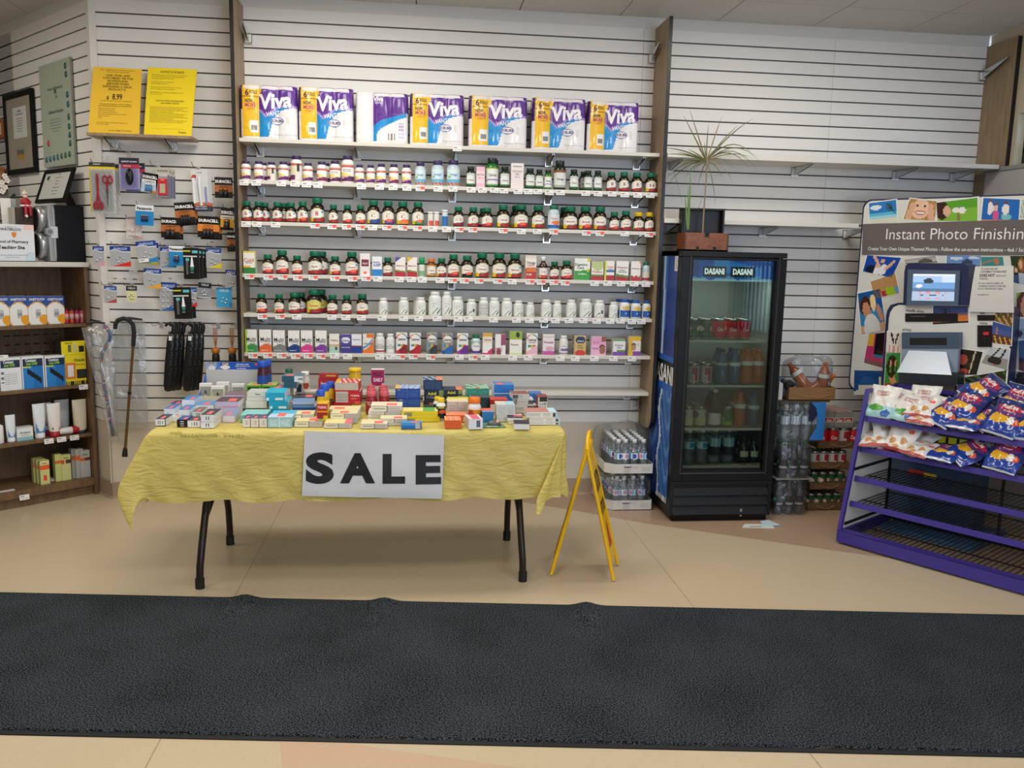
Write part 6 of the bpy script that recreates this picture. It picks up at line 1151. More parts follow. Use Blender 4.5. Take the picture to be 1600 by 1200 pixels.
for i, (x0, x1) in enumerate(((186, 398), (412, 622))): stack(365, [(x0, x1, 490, pl('4a8a2a'), .10, f'green carton underneath the {("left", "right")[i]} lime one', D_(side='5a9a30')), (x0, x1, 398, lambda u, v: '1f3f1c' if .08 < u < .92 and .3 < v < .72 else '62a82c', .11, f'lime green carton with dark label, {("left", "right")[i]} of the pair', D_(top='9cbf62', stick=2, side='6fae38'))], Y=-.98)
stack(365, [(497, 860, 868, TX('9cc4cc', 'd9eaec', .48), .17, 'large pale aqua carton with printed back panel at the table front', D_(top=lambda u, v: '4fb4dc' if v > .45 else 'b9d4e4', stick=2, side='8fb8c0'))], yb=1017)
stack(365, [(530, 830, 640, pl('8a979c'), .12, 'grey carton low in the dark teal stack', {}), (530, 832, 545, pl('9aa7ac'), .12, 'grey carton in the dark teal stack', {}), (532, 832, 440, pl('b4bcc0'), .12, 'grey carton with coral-stickered top below the teal cartons', D_(top='6a7f8a', stick=1)), (735, 930, 350, pl('2f5a6c'), .10, 'dark teal carton, lower one of the teal pair', D_(top='4a6f80', stick=1)), (706, 1020, 262, lambda u, v: ('8f9498' if int(u*40) % 2 else 'e4e6e6') if u > .66 and .3 < v < .7 else 'e2e4e4' if u > .57 else '2f5668', .11, 'dark teal carton with white barcode end, top of its stack', D_(top='4d7282', stick=1))], Y=-1.02)
stack(365, [(905, 1005, 500, pl('c4c6c6'), .08, 'pale barcode carton at the bottom beside the teal stack', {}), (925, 1000, 385, pl('23364a'), .08, 'narrow dark blue carton beside the teal stack', {})], Y=-.955)
stack(365, [(1035, 1210, 490, pl('cfc9bd'), .07, 'plain pale carton behind the navy cartons', {})], Y=-.90)
def jar(off, x0, x1, yt, Y, label, body, capc, fn, txt=(), z=0, capr=.8, squash=1, capf=.18, cat='bottle', name='medicine_bottle'):
    g = lambda x, y_: (off+x/9.412, 560+y_/9.412); A, B = on_y(*g(x0, yt), Y), on_y(*g(x1, yt), Y); r = (B.x-A.x)/2*.98; z0 = ZC_+z+.0005; h = A.z-z0
    t = thing(name, label, cat, ((A.x+B.x)/2, Y+r, z0), 0, TG); c = 1-capf
    MB().lathe([(r*.92, 0), (r, .004), (r, h*(c-.16)), (r*.9, h*(c-.08)), (r*capr*.9, h*(c-.01)), (r*capr*.88, h*(c+.03))], 26, M(body, .3)).build('body', t)
    MB().lathe([(r*capr, h*(c+.005)), (r*capr*1.02, h*(c+.02)), (r*capr, h*.985), (r*capr*.9, h), (0, h)], 26, M(capc, .4)).build('cap', t)
    l = MB(); label_arc(l, fn, r*1.01, h*.06, h*(c-.18)); 
    for s, u, v, hh, col, wf, bo, sh in txt: l.text(s, wrap(r*1.02), 0, h*.06+h*(c-.24)*v, h*hh, M(col, .5), r*1.5*wf, bo)
    l.build('label', t); return t
gumf = lambda u, v: '5a2a3a' if v > .3 or (int(u*7) % 2) else 'c9874a' if int(u*5) % 2 else '7a2430'
for i, (x0, x1, yt, Y) in enumerate(((327, 490, 45, -.95), (462, 548, 20, -.88))): jar(365, x0, x1, yt, Y, f'dark gummy jar with royal blue lid at the back, {("left front", "right rear")[i]} one', '4a2230', '1f50b0', lambda u, v: '1f4a9a' if v > .72 else 'c9a9a4' if int(v*12) % 3 == 0 and .2 < u < .8 else gumf(u, v), capr=.95, capf=.14)
jar(365, 740, 870, 160, -.89, 'green-lidded bottle peeking over the dark teal cartons', '20140d', '14573c', pl('d9d6cc'), capr=.85)
jar(365, 978, 1110, 200, -.89, 'white-capped bottle with orange and red label behind the teal stack', 'ddd6cc', 'e2ddd4', lambda u, v: 'b04a2c' if inell(u, v, .5, .25, .3, .2) or inell(u, v, .6, .8, .3, .15) else 'e2dacc', capr=.9, capf=.12)
stack(365, [(890, 1200, 700, pl('1d1a22'), .12, 'black carton, lower one behind the navy cartons', {}), (888, 1200, 575, pl('201d24'), .12, 'black carton with coral sticker behind the navy cartons', D_(top='4a4650', stick=3, side='2a2730'))], Y=-1.08)
stack(365, [(862, 1212, 803, pl('1f5a7a'), .14, 'dark teal carton at the base of the navy stack', {}), (862, 1215, 703, lambda u, v: '6a9ac8' if v > .8 else '2a4a86', .14, 'wide navy carton with light blue edge in the middle of the table', D_(top='7f9ec8', side='c9c4d0')), (852, 1180, 645, lambda u, v: '8a4a78' if u < .06 else '5a7aa8' if v < .5 else 'a9bccc', .12, 'thin blue carton lying askew on top of the navy stack', D_(top='6f8fb8', rz=.06))], Y=-1.27)
stack(365, [(800, 1180, 822, SP(), .10, 'slim pale yellow carton in front of the navy stack', D_(top='e0d6a4', stick=3))], Y=-1.40)
stack(365, [(893, 1300, 928, SP(), .12, 'slim pale carton with green and red top at the table front', D_(top=lambda u, v: '6f9a4a' if u > .85 else '4a4456' if u > .78 else 'ddd2a0', stick=3))], yb=1008)
# red and yellow group
tyf = lambda u, v: 'e0b81c' if v < .13 or (u > .6 and v < .42) else 'd99a1c' if .58 < v < .66 else '9a1f1f' if v < .6 else 'b52a24'
stack(365, [(1222, 1382, 672, tyf, .09, 'red and yellow pain relief carton standing at front', D_(txt=[T('TYLENOL', .5, .82, .11, 'f0e4dc', .86, .03)], side='c9a81c', top='d9b21c'))], Y=-1.415)
for i, (x0, x1, yt, Y) in enumerate(((1212, 1340, 470, -1.30), (1262, 1402, 390, -1.19), (1355, 1480, 350, -1.06))): jar(365, x0, x1, yt, Y, f'yellow bottle with blue cap, {("front", "middle", "rear")[i]} one of three in a line', 'd9b41c', '2454c0', lambda u, v: '5a5648' if .45 < v < .62 and .2 < u < .8 else 'cfa81a' if v > .4 else 'a52a22', capr=.95, capf=.22)
stack(485, [(112, 400, 300, lambda u, v: 'b02a34', .07, 'crimson carton with white lettering behind the yellow bottles', D_(txt=[T('Imodium', .5, .82, .10, 'f0e6e4', .8, .03)], side='9a2028', top='c84048')), (128, 402, 232, lambda u, v: 'c9a03a' if .45 < v < .8 and .35 < u < .9 else 'b0282c', .05, 'red carton with gold print on top of the crimson one', D_(side='9a2028'))], Y=-.93)
grp = lambda u, v: 'a9a39a' if (.06 < u < .5 and .16 < v < .9) and int(v*20) % 4 else 'c9c2b8' if u < .52 and v > .12 else 'c0222a'
stack(485, [(340, 582, 672, pl('b8202a'), .13, 'red carton at the base of the red pain relief stack', D_(side='a01c24', txt=[T('TYLENOL', .5, .3, .35, 'f0e4e0', .8, .03)])), (370, 738, 490, lambda u, v: 'e9564a' if u > .78 and v < .2 else grp(u, v), .14, 'red pain relief carton with grey panel, middle of the stack', D_(txt=[T('TYLENOL', .78, .66, .12, 'f2e6e4', .4, .03), T('Extra Fort', .74, .42, .07, 'f0d8d4', .3)], side='b8232c', top='e2bcb4')), (358, 722, 360, lambda u, v: 'bdb6ac' if v > .15 and u < .97 else 'c0262e', .14, 'red carton with grey printed face on top of the red stack', D_(top=lambda u, v: 'd9a23a' if u < .2 else ('c8383c' if int(u*14+v*3) % 3 else 'e9d2cc'), side='b8232c'))], Y=-1.12)
jar(485, 556, 745, 150, -.90, 'yellow-topped canister with a blue band behind the red cartons', 'd9b21f', 'e0ba24', lambda u, v: '3a6cb0' if v < .55 else 'dfe4ea' if inell(u, v, .5, .75, .28, .14) else 'd9b21f', [T('Salty', .5, .74, .09, '3a5a8a', .6)], capr=1.0, capf=.1)
stack(485, [(892, 1085, 170, lambda u, v: 'a01f5c' if v > .63 or (v > .55 and .06 < u < .8) else '9a3a50' if inell(u, v, .74, .44, .16, .08) else 'b9b2aa' if v < .42 else 'dcd8d2', .06, 'tall magenta and white carton lettered PGX DAILY', D_(txt=[T('PGX', .5, .86, .10, '5a1030', .66, .03), T('DAILY', .55, .70, .10, 'f0e6ea', .72, .03)]))], Y=-.90)
for c_, (x0, x1, nm) in enumerate(((805, 985, 'left'), (1005, 1165, 'right'))):
    for i in range(3): jar(485, x0+(8*i if c_ == 0 else 0), x1-(14*i), 495-45*i, -1.19+.10*i, f'red bottle with pinkish cap, {("front", "middle", "rear")[i]} of the {nm} file', '8f1f2c', 'c0525c', lambda u, v: 'd9a4a0' if .84 < v < .95 else 'a3242e' if v > .3 else '8a1c28', [T('TYLENOL', .5, .62, .11, 'ecd8d6', .95, .02)] if i == 0 else (), capr=.86, capf=.22)
stack(485, [(262, 728, 832, SP(), .10, 'slim pale carton, lower one in front of the red stack', {}), (265, 728, 752, SP(), .10, 'slim pale carton with coral sticker, upper one before the red stack', D_(top='e2d8a8', stick=1))], Y=-1.30)
stack(485, [(290, 688, 890, SP('e4dfc0', 'a9b4b0'), .10, 'slim carton with grey-green end, lower of the second front pair', {}), (292, 690, 812, SP('e4dfc0', 'aab6b2'), .10, 'slim carton with grey-green end, upper of the second front pair', D_(top='e0d8a8', stick=2))], Y=-1.40)
stack(485, [(198, 602, 958, SP('e0d9c4', 'cfcac2'), .12, 'slim pale carton with pink-red top at the front edge', D_(top=lambda u, v: 'e2707a' if u > .72 else 'e0d49c', side='d9b4ac'))], yb=1026)
stack(485, [(842, 1325, 958, SP('e6e2d4', 'd6d3cf'), .11, 'slim white carton, lowest hidden one of the white pile', {}), (845, 1322, 880, SP('e6e2d4', 'd6d3cf'), .11, 'slim white carton, third from the top of the white pile', {}), (848, 1322, 790, SP('e6e2d4', 'd8d5d2'), .11, 'slim white carton, second from the top of the white pile', D_(top='e4dcb8', stick=3)), (885, 1350, 698, SP('e6e2d4', 'd8d5d2'), .11, 'slim white carton, topmost of the white pile', D_(top='e6dfc4', stick=3))], Y=-1.32)
stack(485, [(735, 1132, 966, SP('e2dccb', 'cbc7c0'), .11, 'slim pale carton at the front edge below the white pile', D_(top='e2d9ac', stick=3))], yb=1032)
stack(485, [(1142, 1336, 968, TX('cfcac0', 'b4afa6', .9), .06, 'short grey carton at the front beside the blue tube box', D_(top='e0d9c2')), (1025, 1422, 890, SP('dedad0', 'cfccc8'), .09, 'slim grey carton lying across the front white cartons', D_(top='e0d8b0', stick=3))], Y=-1.45)
# blue, navy and yellow group
stack(605, [(140, 492, 720, pl('1d3f86'), .12, 'blue pain relief carton, lowest of the blue stack', D_(side='1a2f66')), (140, 492, 592, TX('1f4596', '3f62ae', .46), .12, 'blue pain relief carton, middle of the blue stack', D_(top=lambda u, v: 'e9707a' if u > .5 and v < .6 else 'c9d2e6' if int(u*11+v*5) % 2 else '6f8cc0', txt=[T('Advil', .16, .82, .13, 'e0d25a', .2)], side='1c3470')), (116, 490, 445, TX('20489c', '3f62ae', .48), .13, 'blue pain relief carton, top of the blue stack', D_(top=lambda u, v: 'e2b45a' if u < .2 else 'c9d2e6' if int(u*11+v*5) % 2 else '5f7fc0', txt=[T('Advil', .14, .86, .10, 'e0d25a', .2)], side='1c3470'))], Y=-1.10)
nav = lambda u, v: '7f8f5a' if u > .78 and v > .2 else '1a2740'
stack(605, [(530, 800, 720, pl('4a5f6c'), .11, 'slate carton at the base of the tall navy stack', {}), (530, 800, 622, lambda u, v: 'b86a4a' if v < .4 and u > .3 else '2a2a38', .12, 'dark carton with orange print in the tall navy stack', {}), (542, 830, 468, nav, .12, 'navy carton lettered Advil, second from top of the tall stack', D_(txt=[T('Advil', .4, .62, .28, 'd9d04a', .55, .03), T('12 Hour', .36, .28, .2, '8fa4c0', .5)], top='2a3a58', side='1a2438')), (530, 816, 318, TX('22395f', '3a5684', .48), .12, 'navy carton with orange-stickered top, highest on the table', D_(top=lambda u, v: 'f0906a' if u > .7 else '3a527e' if int(u*8+v*3) % 3 else 'b9c4d6', side='1c2a48'))], Y=-.97)
stack(605, [(820, 1100, 665, pl('2a3a50'), .11, 'navy carton, lowest of the right-hand navy trio', {}), (820, 1102, 545, nav, .11, 'navy carton lettered Advil, middle of the right-hand trio', D_(txt=[T('Advil', .34, .4, .38, 'd9d04a', .52, .03)], top='3a4a66')), (830, 1112, 462, nav, .11, 'navy carton lettered Advil, top of the right-hand trio', D_(txt=[T('Advil', .4, .4, .5, 'd9d04a', .55, .03)], top=lambda u, v: 'e8895a' if u > .7 else '2f3c58'))], Y=-.99)
yel = lambda u, v: ('8a8468' if .22 < v < .8 else 'e3cf22') if .05 < u < .28 and abs(v-.5) < .3 else 'dfc81c' if u < .36 else ('d3bb1a' if int(v*9) % 2 and .15 < v < .8 else 'e3cf22')
stack(605, [(272, 775, 880, yel, .10, 'long yellow tube carton, lower of the two', D_(side='c9b41a')), (218, 748, 778, yel, .10, 'long yellow tube carton with green-edged top, upper of the two', D_(top=lambda u, v: '5fae4a' if .6 < u < .9 else 'e6d88a', side='d9c41c'))], Y=-1.36)
stack(605, [(205, 512, 950, lambda u, v: ('b9c0c8' if int((u-.66)*40) % 2 else '6a7480') if u > .66 else '1f6fc4' if v < .55 else '4f9ad8', .05, 'small blue tube carton with barcode end at the front edge', D_(top='4a8fcc', stick=3, side='2a4f8a'))], yb=1036)
for i, (x0, x1, yt, Y) in enumerate(((722, 866, 590, -1.32), (678, 800, 570, -1.22))): jar(605, x0, x1, yt, Y, f'white bottle with yellow cap and black label, {("front", "rear")[i]} one', 'e6e6e4', 'e2c21c', lambda u, v: 'd8563a' if inell(u, v, .6, .55, .3, .15) else '1e2a2c' if v < .95 else '3f7a4a', [T('Advil', .5, .84, .10, 'd9d04a', .9, .03)] if i == 0 else (), capr=.72, capf=.20)
stack(605, [(890, 1205, 600, pl('cfc03a'), .07, 'yellow carton standing behind the pinkish one', D_(top='d9c83a', side='c9b62c'))], Y=-1.10)
stack(605, [(885, 1195, 640, TX('cbbcb6', 'a99a98', .48), .10, 'pinkish grey carton with printed drug facts in the middle right', D_(top='e2d4a8', side='d9cfc4'))], Y=-1.24)
stack(605, [(865, 1180, 838, lambda u, v: 'd8e4c8' if inell(u, v, .95, .4, .14, .5) and not inell(u, v, .95, .4, .1, .4) else 'e0682c', .09, 'orange carton, rear one of the orange pair', D_(top='ee8a66', side='c9562a'))], Y=-1.38)
stack(605, [(850, 1092, 912, TX('e0601f', 'd8561a', .5), .10, 'orange carton with stickered top, front one of the orange pair', D_(top=lambda u, v: 'f08a5a' if int(u*9) % 3 else 'f4b49a', side='c9501c'))], yb=1032)
jar(605, 1198, 1392, 585, -1.36, 'white bottle with orange cap and orange label', 'e9e7e4', 'e8761f', lambda u, v: 'b0482c' if inell(u, v, .2, .5, .22, .38) else 'd9c02c' if u > .82 else 'e88a24' if v < .86 else 'e9e0d0', capr=.86, capf=.25)
stack(605, [(1198, 1410, 892, lambda u, v: ('56606c' if int((u-.42)*40) % 2 else 'e2e4e6') if .42 < u < .88 and .2 < v < .85 else 'e4e4e4', .11, 'white carton with pink-topped lid and barcode at the front edge', D_(top=lambda u, v: 'd9607a' if .25 < u < .8 else 'e6dcdc', rz=.12))], yb=1042)
grn = TX('2f8a78', '4fa292', .5)
stack(605, [(1168, 1502, 610, pl('2a7a6c'), .12, 'teal green carton, lowest of the teal green pile', D_(side='3a8a7c')), (1168, 1502, 445, grn, .14, 'teal green carton with printed face and striped top', D_(top=lambda u, v: '2a6a5c' if int(u*7+v*5) % 3 == 0 else 'e0604a' if .4 < u < .6 and v < .4 else 'a9d0b4', side='8fc0a8'))], Y=-.98)
stack(605, [(1230, 1512, 578, TX('17303c', '2a4654', .9), .10, 'dark slate carton behind the orange-capped bottle', D_(top='3a5460'))], Y=-1.14)
stack(725, [(388, 650, 612, lambda u, v: 'd9d6d2' if u < .22 and v < .7 else 'b02a2c', .10, 'red carton with white end label at right', D_(top='c84a34', side='8f1f24'))], Y=-1.18)
stack(725, [(265, 440, 790, pl('2a72ac'), .10, 'medium blue carton beside the orange-capped bottle', D_(top=lambda u, v: 'f0705a' if v > .4 else '6f9ad0', side='1f3a5c'))], Y=-1.385)
p = on_z(725+435/9.412, 560+1010/9.412, ZC_); t = thing('blister_pack', 'clear blister pack with a grey oval part lying at the front right', 'blister pack', (p.x, p.y, ZC_+.0005), .1, TG)
MB().box(-.055, .055, -.015, .10, 0, .0015, M('5f8a6a', .3)).box(-.03, .02, .0, .02, .0015, .002, M('b9d0bc')).build('card', t); MB().lathe([(.034, 0), (.030, .014), (.018, .022), (0, .024)], 20, M('5a5c5c', .25), (.008, .03, .002), squash=.6).lathe([(.010, .0), (.006, .01), (0, .011)], 12, M('e0a09a', .3), (.022, .022, .016)).build('oval_part', t)
wg = TX('cfd0cc', 'b4b7b2', .55)
stack(725, [(480, 640, 838, wg, .09, 'white drug-facts carton, lower one at right', {}), (476, 755, 682, wg, .10, 'white drug-facts carton with aqua top, upper one at right', D_(top=lambda u, v: 'a9cfe0' if u > .5 else 'd9d4cc'))], Y=-1.36)
stack(725, [(440, 722, 640, pl('2a6ab0'), .11, 'bright blue carton, lowest of three at the back right', {}), (440, 722, 525, pl('2d74c4'), .11, 'bright blue carton with white edge, middle of three at the back right', D_(side='dfe6ec', top='c9d8e6')), (440, 735, 390, lambda u, v: 'dfe6f0' if v < .06 else '9cc4ec' if abs(u-.5) < .01 else '2a78d0', .12, 'bright blue carton on top at the back right', D_(top='5a86c0', stick=1, side='dfe8f0'))], Y=-.99)
stack(725, [(975, 1062, 610, pl('2a72c4'), .08, 'small blue carton lower at the far right back', {}), (975, 1152, 520, pl('2d7cd0'), .09, 'small blue carton at the far right back', D_(top='4a7cc0', side='2a5fa0'))], Y=-1.02)
bc3 = lambda s: lambda u, v: ('4a4c50' if int(u*44) % 2 else 'd9d9d8') if (s > 0 and u > .66 and .12 < v < .85) or (s < 0 and u < .3 and .12 < v < .85) else ('9a9c9e' if .3 < v < .7 and int(v*9) % 2 and u < .6 else 'c4c2c0')
stack(725, [(760, 900, 810, pl('8a7f80'), .09, 'mauve-grey carton at the base of the grey barcode pile', {}), (762, 1012, 682, bc3(1), .09, 'grey barcode carton, lowest of three piled at right', {}), (780, 1022, 605, bc3(1), .09, 'grey barcode carton, middle of three piled at right', D_(rz=-.04)), (715, 966, 525, bc3(-1), .10, 'grey barcode carton with maroon top, uppermost of three at right', D_(top='8a5a54', rz=.05))], Y=-1.20)
mar = lambda u, v: '8a2430' if u > .95 or v > .95 else '23201f' if .15 < u < .9 and v > .5 else ('4a4a4c' if int(u*26) % 2 else 'd6d4d2') if .2 < u < .85 and .1 < v < .4 else 'd2cfcc'
stack(725, [(1100, 1242, 712, lambda u, v: ('4a4a4c' if int(u*26) % 2 else 'd6d4d2') if .2 < u < .85 and .2 < v < .9 else 'cfc9c6' if u < .92 else '8a2430', .08, 'maroon-edged carton at the base of the far right pair', {}), (1090, 1240, 568, mar, .09, 'maroon-topped carton with black panel, upper of the far right pair', D_(top='8a4844', side='8a2a34'))], Y=-1.16)
stack(725, [(1018, 1088, 700, lambda u, v: ('4a4a4c' if int(u*20) % 2 else 'd0cecc') if .2 < u < .8 and v < .6 else '9a2c34', .08, 'narrow maroon carton between the grey pile and the far right pair', {})], Y=-1.12)
opn = lambda u, v: 'e4e3df'
stack(725, [(735, 962, 968, opn, .10, 'white open-ended carton with black top, lower one at the front', D_(top='2f2a3c', rz=-.08))], yb=1046)
stack(725, [(655, 870, 962, opn, .06, 'plain white carton supporting the striped one', {}), (640, 872, 880, opn, .11, 'white carton with black and pink striped top, upper one at front right', D_(top=lambda u, v: 'e6e2dc' if v > .75 else 'e07a84' if v > .35 and u > .4 else '3a3440', rz=-.05))], Y=-1.42)
tp3 = lambda u, v: ('3f4246' if int(u*60) % 2 else 'd9d9d8') if .8 < u < .95 and .15 < v < .85 else 'b9d4e2' if u > .95 else ('a9a6a2' if int(v*8) % 2 and .04 < u < .78 and .2 < v < .8 and abs(u-.5) > .03 else 'dcdad6')
stack(725, [(965, 1410, 955, tp3, .12, 'long white tube carton, lowest of three at the right end', {}), (962, 1412, 880, tp3, .12, 'long white tube carton with red edge, middle of three at the right end', D_(top=lambda u, v: 'a9cfe4' if u > .8 else 'c98a7a')), (918, 1372, 788, tp3, .11, 'long white tube carton with red edge, top of three at the right end', D_(top=lambda u, v: 'b9dcec' if u > .75 else 'c08478'))], Y=-1.44)

# ------------------------------------------------------------------ drinks fridge
FX0, FX1, FY, FH, FB = 1.497, 2.115, -.617, 1.577, -.10
t = thing('drinks_fridge', 'tall black glass-door drinks fridge with blue water graphics', 'fridge', (FX0, FY, 0)); W_, D_f = FX1-FX0, FB-FY
K = M('070708', .4, spec=.3); K2 = M('0d0d0e', .45, spec=.35); fz = lambda v: on_y(1140, v, FY).z; fx = lambda u, v=560: on_y(u, v, FY).x-FX0
zg0, zg1, zlb, zlip = fz(734.5), fz(407), fz(440), fz(753)
inn = M('8c958e', .45)
m = MB(); m.box(0, .022, .06, D_f, .03, FH, K2).box(W_-.022, W_, .06, D_f, .03, FH, K2).box(.022, W_-.022, D_f-.02, D_f, .03, FH, inn).box(0, W_, .0, D_f, FH-.03, FH, K2).box(.022, W_-.022, .06, D_f-.02, .03, zg0-.03, K2)
m.box(.0225, .03, .07, D_f-.02, zg0-.03, FH-.03, inn).box(W_-.03, W_-.0225, .07, D_f-.02, zg0-.03, FH-.03, inn); m.box(.02, W_-.02, .03, D_f, 0.004, .03, K); m.build('cabinet', t, bevel=.003)
m = MB(); gx0, gx1 = .068, W_-.062
for a in ((0, gx0, zlip+.006, FH-.035), (gx1, W_, zlip+.006, FH-.035), (gx0, gx1, zlip+.006, zg0), (gx0, gx1, zg1, FH-.035)): m.box(a[0], a[1], .0, .056, a[2], a[3], K)
for a in ((gx0-.02, gx0-.012, zg0-.02, zg1+.02), (gx1+.012, gx1+.02, zg0-.02, zg1+.02)): m.box(a[0], a[1], -.004, 0, a[2], a[3], M('2a2a2b', .3))
m.box(gx0-.02, gx1+.02, -.004, 0, zg0-.022, zg0-.014, M('3a3a3a', .3)); dr = m.build('door', t, bevel=.002)
MB().box(gx0, gx1, .022, .028, zg0, zg1, film('door_glass', 'd4dcd6', .02, .015)).build('glass', dr)
m = MB(); m.box(0, W_, .0, .058, zlip-.012, zlip+.004, K2); m.box(.015, W_-.015, .012, .058, .05, zlip-.014, K); m.box(.0, .02, .004, .058, .035, zlip-.014, K2).box(W_-.02, W_, .004, .058, .035, zlip-.014, K2)
for i in range(3): z = zlip-.05-.058*i; m.prism([(.02, -.004, z-.03), (.02, .014, z+.018), (.02, .02, z+.018), (.02, .004, z-.034)], (W_-.04, 0, 0), K2)
m.prism([(.02, .004, .052), (.02, -.002, .048), (.02, .012, .006), (.02, .02, .006)], (W_-.04, 0, 0), K); m.build('grille', t)
MB().box(W_*.70, W_*.72, .001, .006, .03, .075, M('8a8a88')).build('tape_strip', t)
def hd(u, v):
    if (.17 < u < .45 or .50 < u < .78) and .22 < v < .72: return '0c1a20'
    if v < .14+.07*math.sin(u*17)+.04*math.sin(u*41): return '9fc4d8' if v < .10 else '5f9fc8'
    return '2f86d8' if .3 < u < .85 and v > .1 and abs(v-.55-.2*math.sin(u*5)) < .3 else '1556b0' if u > .12 else '123f86'
hm = lambda c: M(c, .4, emit=.55)
m = MB(); m.box(gx0-.02, gx1+.02, .064, .085, zlb, zg1+.01, K2); m.paint(hd, 56, 20, lambda u, v: (gx0-.01+(gx1-gx0+.02)*u, .0635, zlb+(zg1-zlb)*v), mk=hm)
for u in (.31, .64): m.text('DASANI', fl(.0628), gx0-.01+(gx1-gx0+.02)*u, zlb+(zg1-zlb)*.34, (zg1-zlb)*.26, M('eef4f6', .4, emit=1.0), (gx1-gx0)*.24, .05)
m.build('lit_header', t)
def sd(u, v):                                           # u runs from the back to the front edge
    if .46 < v < .605:
        return '0e0f14' if .485 < v < .575 else '2565c0'
    if v > .605: return 'b9d0ec' if abs(u-.42-.1*(1-v)) < .05 or abs(u-.3) < .02 else '1d3f8c' if u > .55 or v < .7 else '3a6fc0'
    if abs(u-.50-.05*math.sin(v*30)) < .035: return 'd9e6f2'
    if abs(u-.42-.05*math.sin(v*30)) < .05: return '1c3f9a'
    if v < .02 and u > .5: return 'd9dce0' if int(u*40) % 3 else '55585e'
    return ('2a5cac', '3a6cb8', '5f8cc8', '3164b0')[int(v*37+3*math.sin(u*9)) % 4]
ys0, ys1 = .50, .062; SP_ = lambda u, v: (-.0006, ys0+(ys1-ys0)*u, .09+(FH-.12)*v)
m = MB(); m.paint(sd, 30, 90, SP_)
m.text('DASANI', lambda x, z: (-.0012, ys1+.03-x, z), -.175, .09+(FH-.12)*.49, (FH-.12)*.07, M('eef2f4', .4), .42, .03)
m.box(-.0016, -.0004, .07, .125, FH-.115, FH-.03, M('d9d7d2')); 
for k in range(5): m.box(-.002, -.0016, .078+.012*(k % 3), .088+.01*(k % 3), FH-.10+.013*k, FH-.093+.013*k, M('33322f'))
m.build('side_graphic', t)
SHZ = []
for v in (531.5, 601.5, 668.5):
    z = on_y(1140, v, FY+.075).z; SHZ.append(z); m = MB(); wm = M('b9c2b4', .35)
    m.box(.031, W_-.031, .074, .08, z-.014, z-.002, wm)
    for k in range(27): m.box(.034+.0205*k, .037+.0205*k, .08, D_f-.03, z-.008, z-.004, wm)
    m.build('shelf', t)
zb = zg0+.006; MB().box(.031, W_-.031, .07, D_f-.022, zg0-.029, zb-.001, M('8a8f88', .5)).build('shelf', t)
area('fridge_lamp', (FX0+W_/2, FY+.12, zlb+.01), (R(12), 0, 0), .45, .05, 1.6, (.92, 1, .97))
# ---- drinks: one of each kind, then copies
CANS = {}
def can_parts(k, fn, txt=()):
    b = MB(); r, h = .033, .121
    b.lathe([(r*.78, 0), (r*.9, .004), (r, .012), (r, h-.016)], 24, M('b4b6b6', .25, .8)); c = MB(); c.lathe([(r, h-.016), (r*.84, h-.002), (r*.84, h), (r*.78, h-.003), (0, h-.003)], 24, M('c2c4c4', .25, .9)).box(-.006, .006, -.018, -.002, h-.003, h-.0012, M('a9abab', .3, .9))
    l = MB(); label_arc(l, fn, r*1.004, .012, h-.016, R(176), 32, 16)
    for s, u, v, hh, col, wf, bo, sh, ro in txt: l.text(s, wrap(r*1.012), (u-.5)*.09, .012+.093*v, .093*hh, M(col, .4), wf*.06, bo, sh, rot=ro)
    CANS[k] = dict(body=b.mesh('can_body'), lid=c.mesh('lid'), print=l.mesh('print'))
can_parts('green', lambda u, v: '0f4a26' if v > .78 or v < .12 else 'd9d2c2' if inell(u % .5, v, .25, .55, .17, .17) else 'b0303a' if inell(u % .5, v, .25, .55, .19, .2) else '2f7a3a' if v < .32 else '1a5c30', [('GINGER', .5, .5, .1, '8a2a2a', .6, .02, 0, 0)])
can_parts('red', lambda u, v: 'c41a24' if v > .06 else 'a3141c', [('Coca', .46, .42, .34, 'ece6e4', .62, .02, .25, .0)])
can_parts('silver', lambda u, v: 'a82430' if .40 < u < .58 and .05 < v < .95 else 'b9bbbb', [('Coke', .5, .18, .30, 'ece6e4', .9, .02, .2, PI/2)])
can_parts('gold', lambda u, v: '8a5a3a' if inell(u % .5, v, .25, .68, .12, .18) else '3a3228' if inell(u % .5, v, .25, .68, .15, .22) else 'd0bc84' if v < .45 and .3 < u < .7 else 'b9b6a6')
can_parts('lime', lambda u, v: '7fae4a' if v < .22 else '2f6a3c' if v > .55 else 'b9b2a0' if inell(u % .5, v, .25, .42, .14, .13) else '2a5f36')
BOT = {}
def bottle_kind(k, prof, body, capc, bands, txt=(), liquid=None, ribs=0, caph=.018, capr=.014):
    h = prof[-1][1]; b = MB(); b.lathe(prof, 22, body)
    if liquid: b.lathe([(r*.95, z+.002) for r, z in prof if z < liquid[0]]+[(0, liquid[0])], 22, liquid[1])
    c = MB(); c.lathe([(capr, h-.004), (capr, h+caph-.002), (capr*.9, h+caph), (0, h+caph)], 16, M(capc, .4)); l = MB()
    for z0, z1, fn, rr in bands: label_arc(l, fn, rr, z0, z1, R(176), 30, 8)
    for s, x, z, hh, col, w, rr in txt: l.text(s, wrap(rr), x, z, hh, M(col, .4), w, .02)
    BOT[k] = dict(body=b.mesh('bottle_body'), cap=c.mesh('cap'), label=l.mesh('label'))
PETM = film('clear_bottle_plastic', 'dfe9ec', .16, .05, .06, .6, 60); WAT = M('d4dde0', .08, trans=.0, alpha=.22)
def pet(r, h, neck=.011): return [(r*.8, 0), (r, .006), (r, h*.22), (r*.94, h*.25), (r, h*.28), (r, h*.58), (r*.95, h*.66), (r*.62, h*.80), (neck, h*.92), (neck, h)]
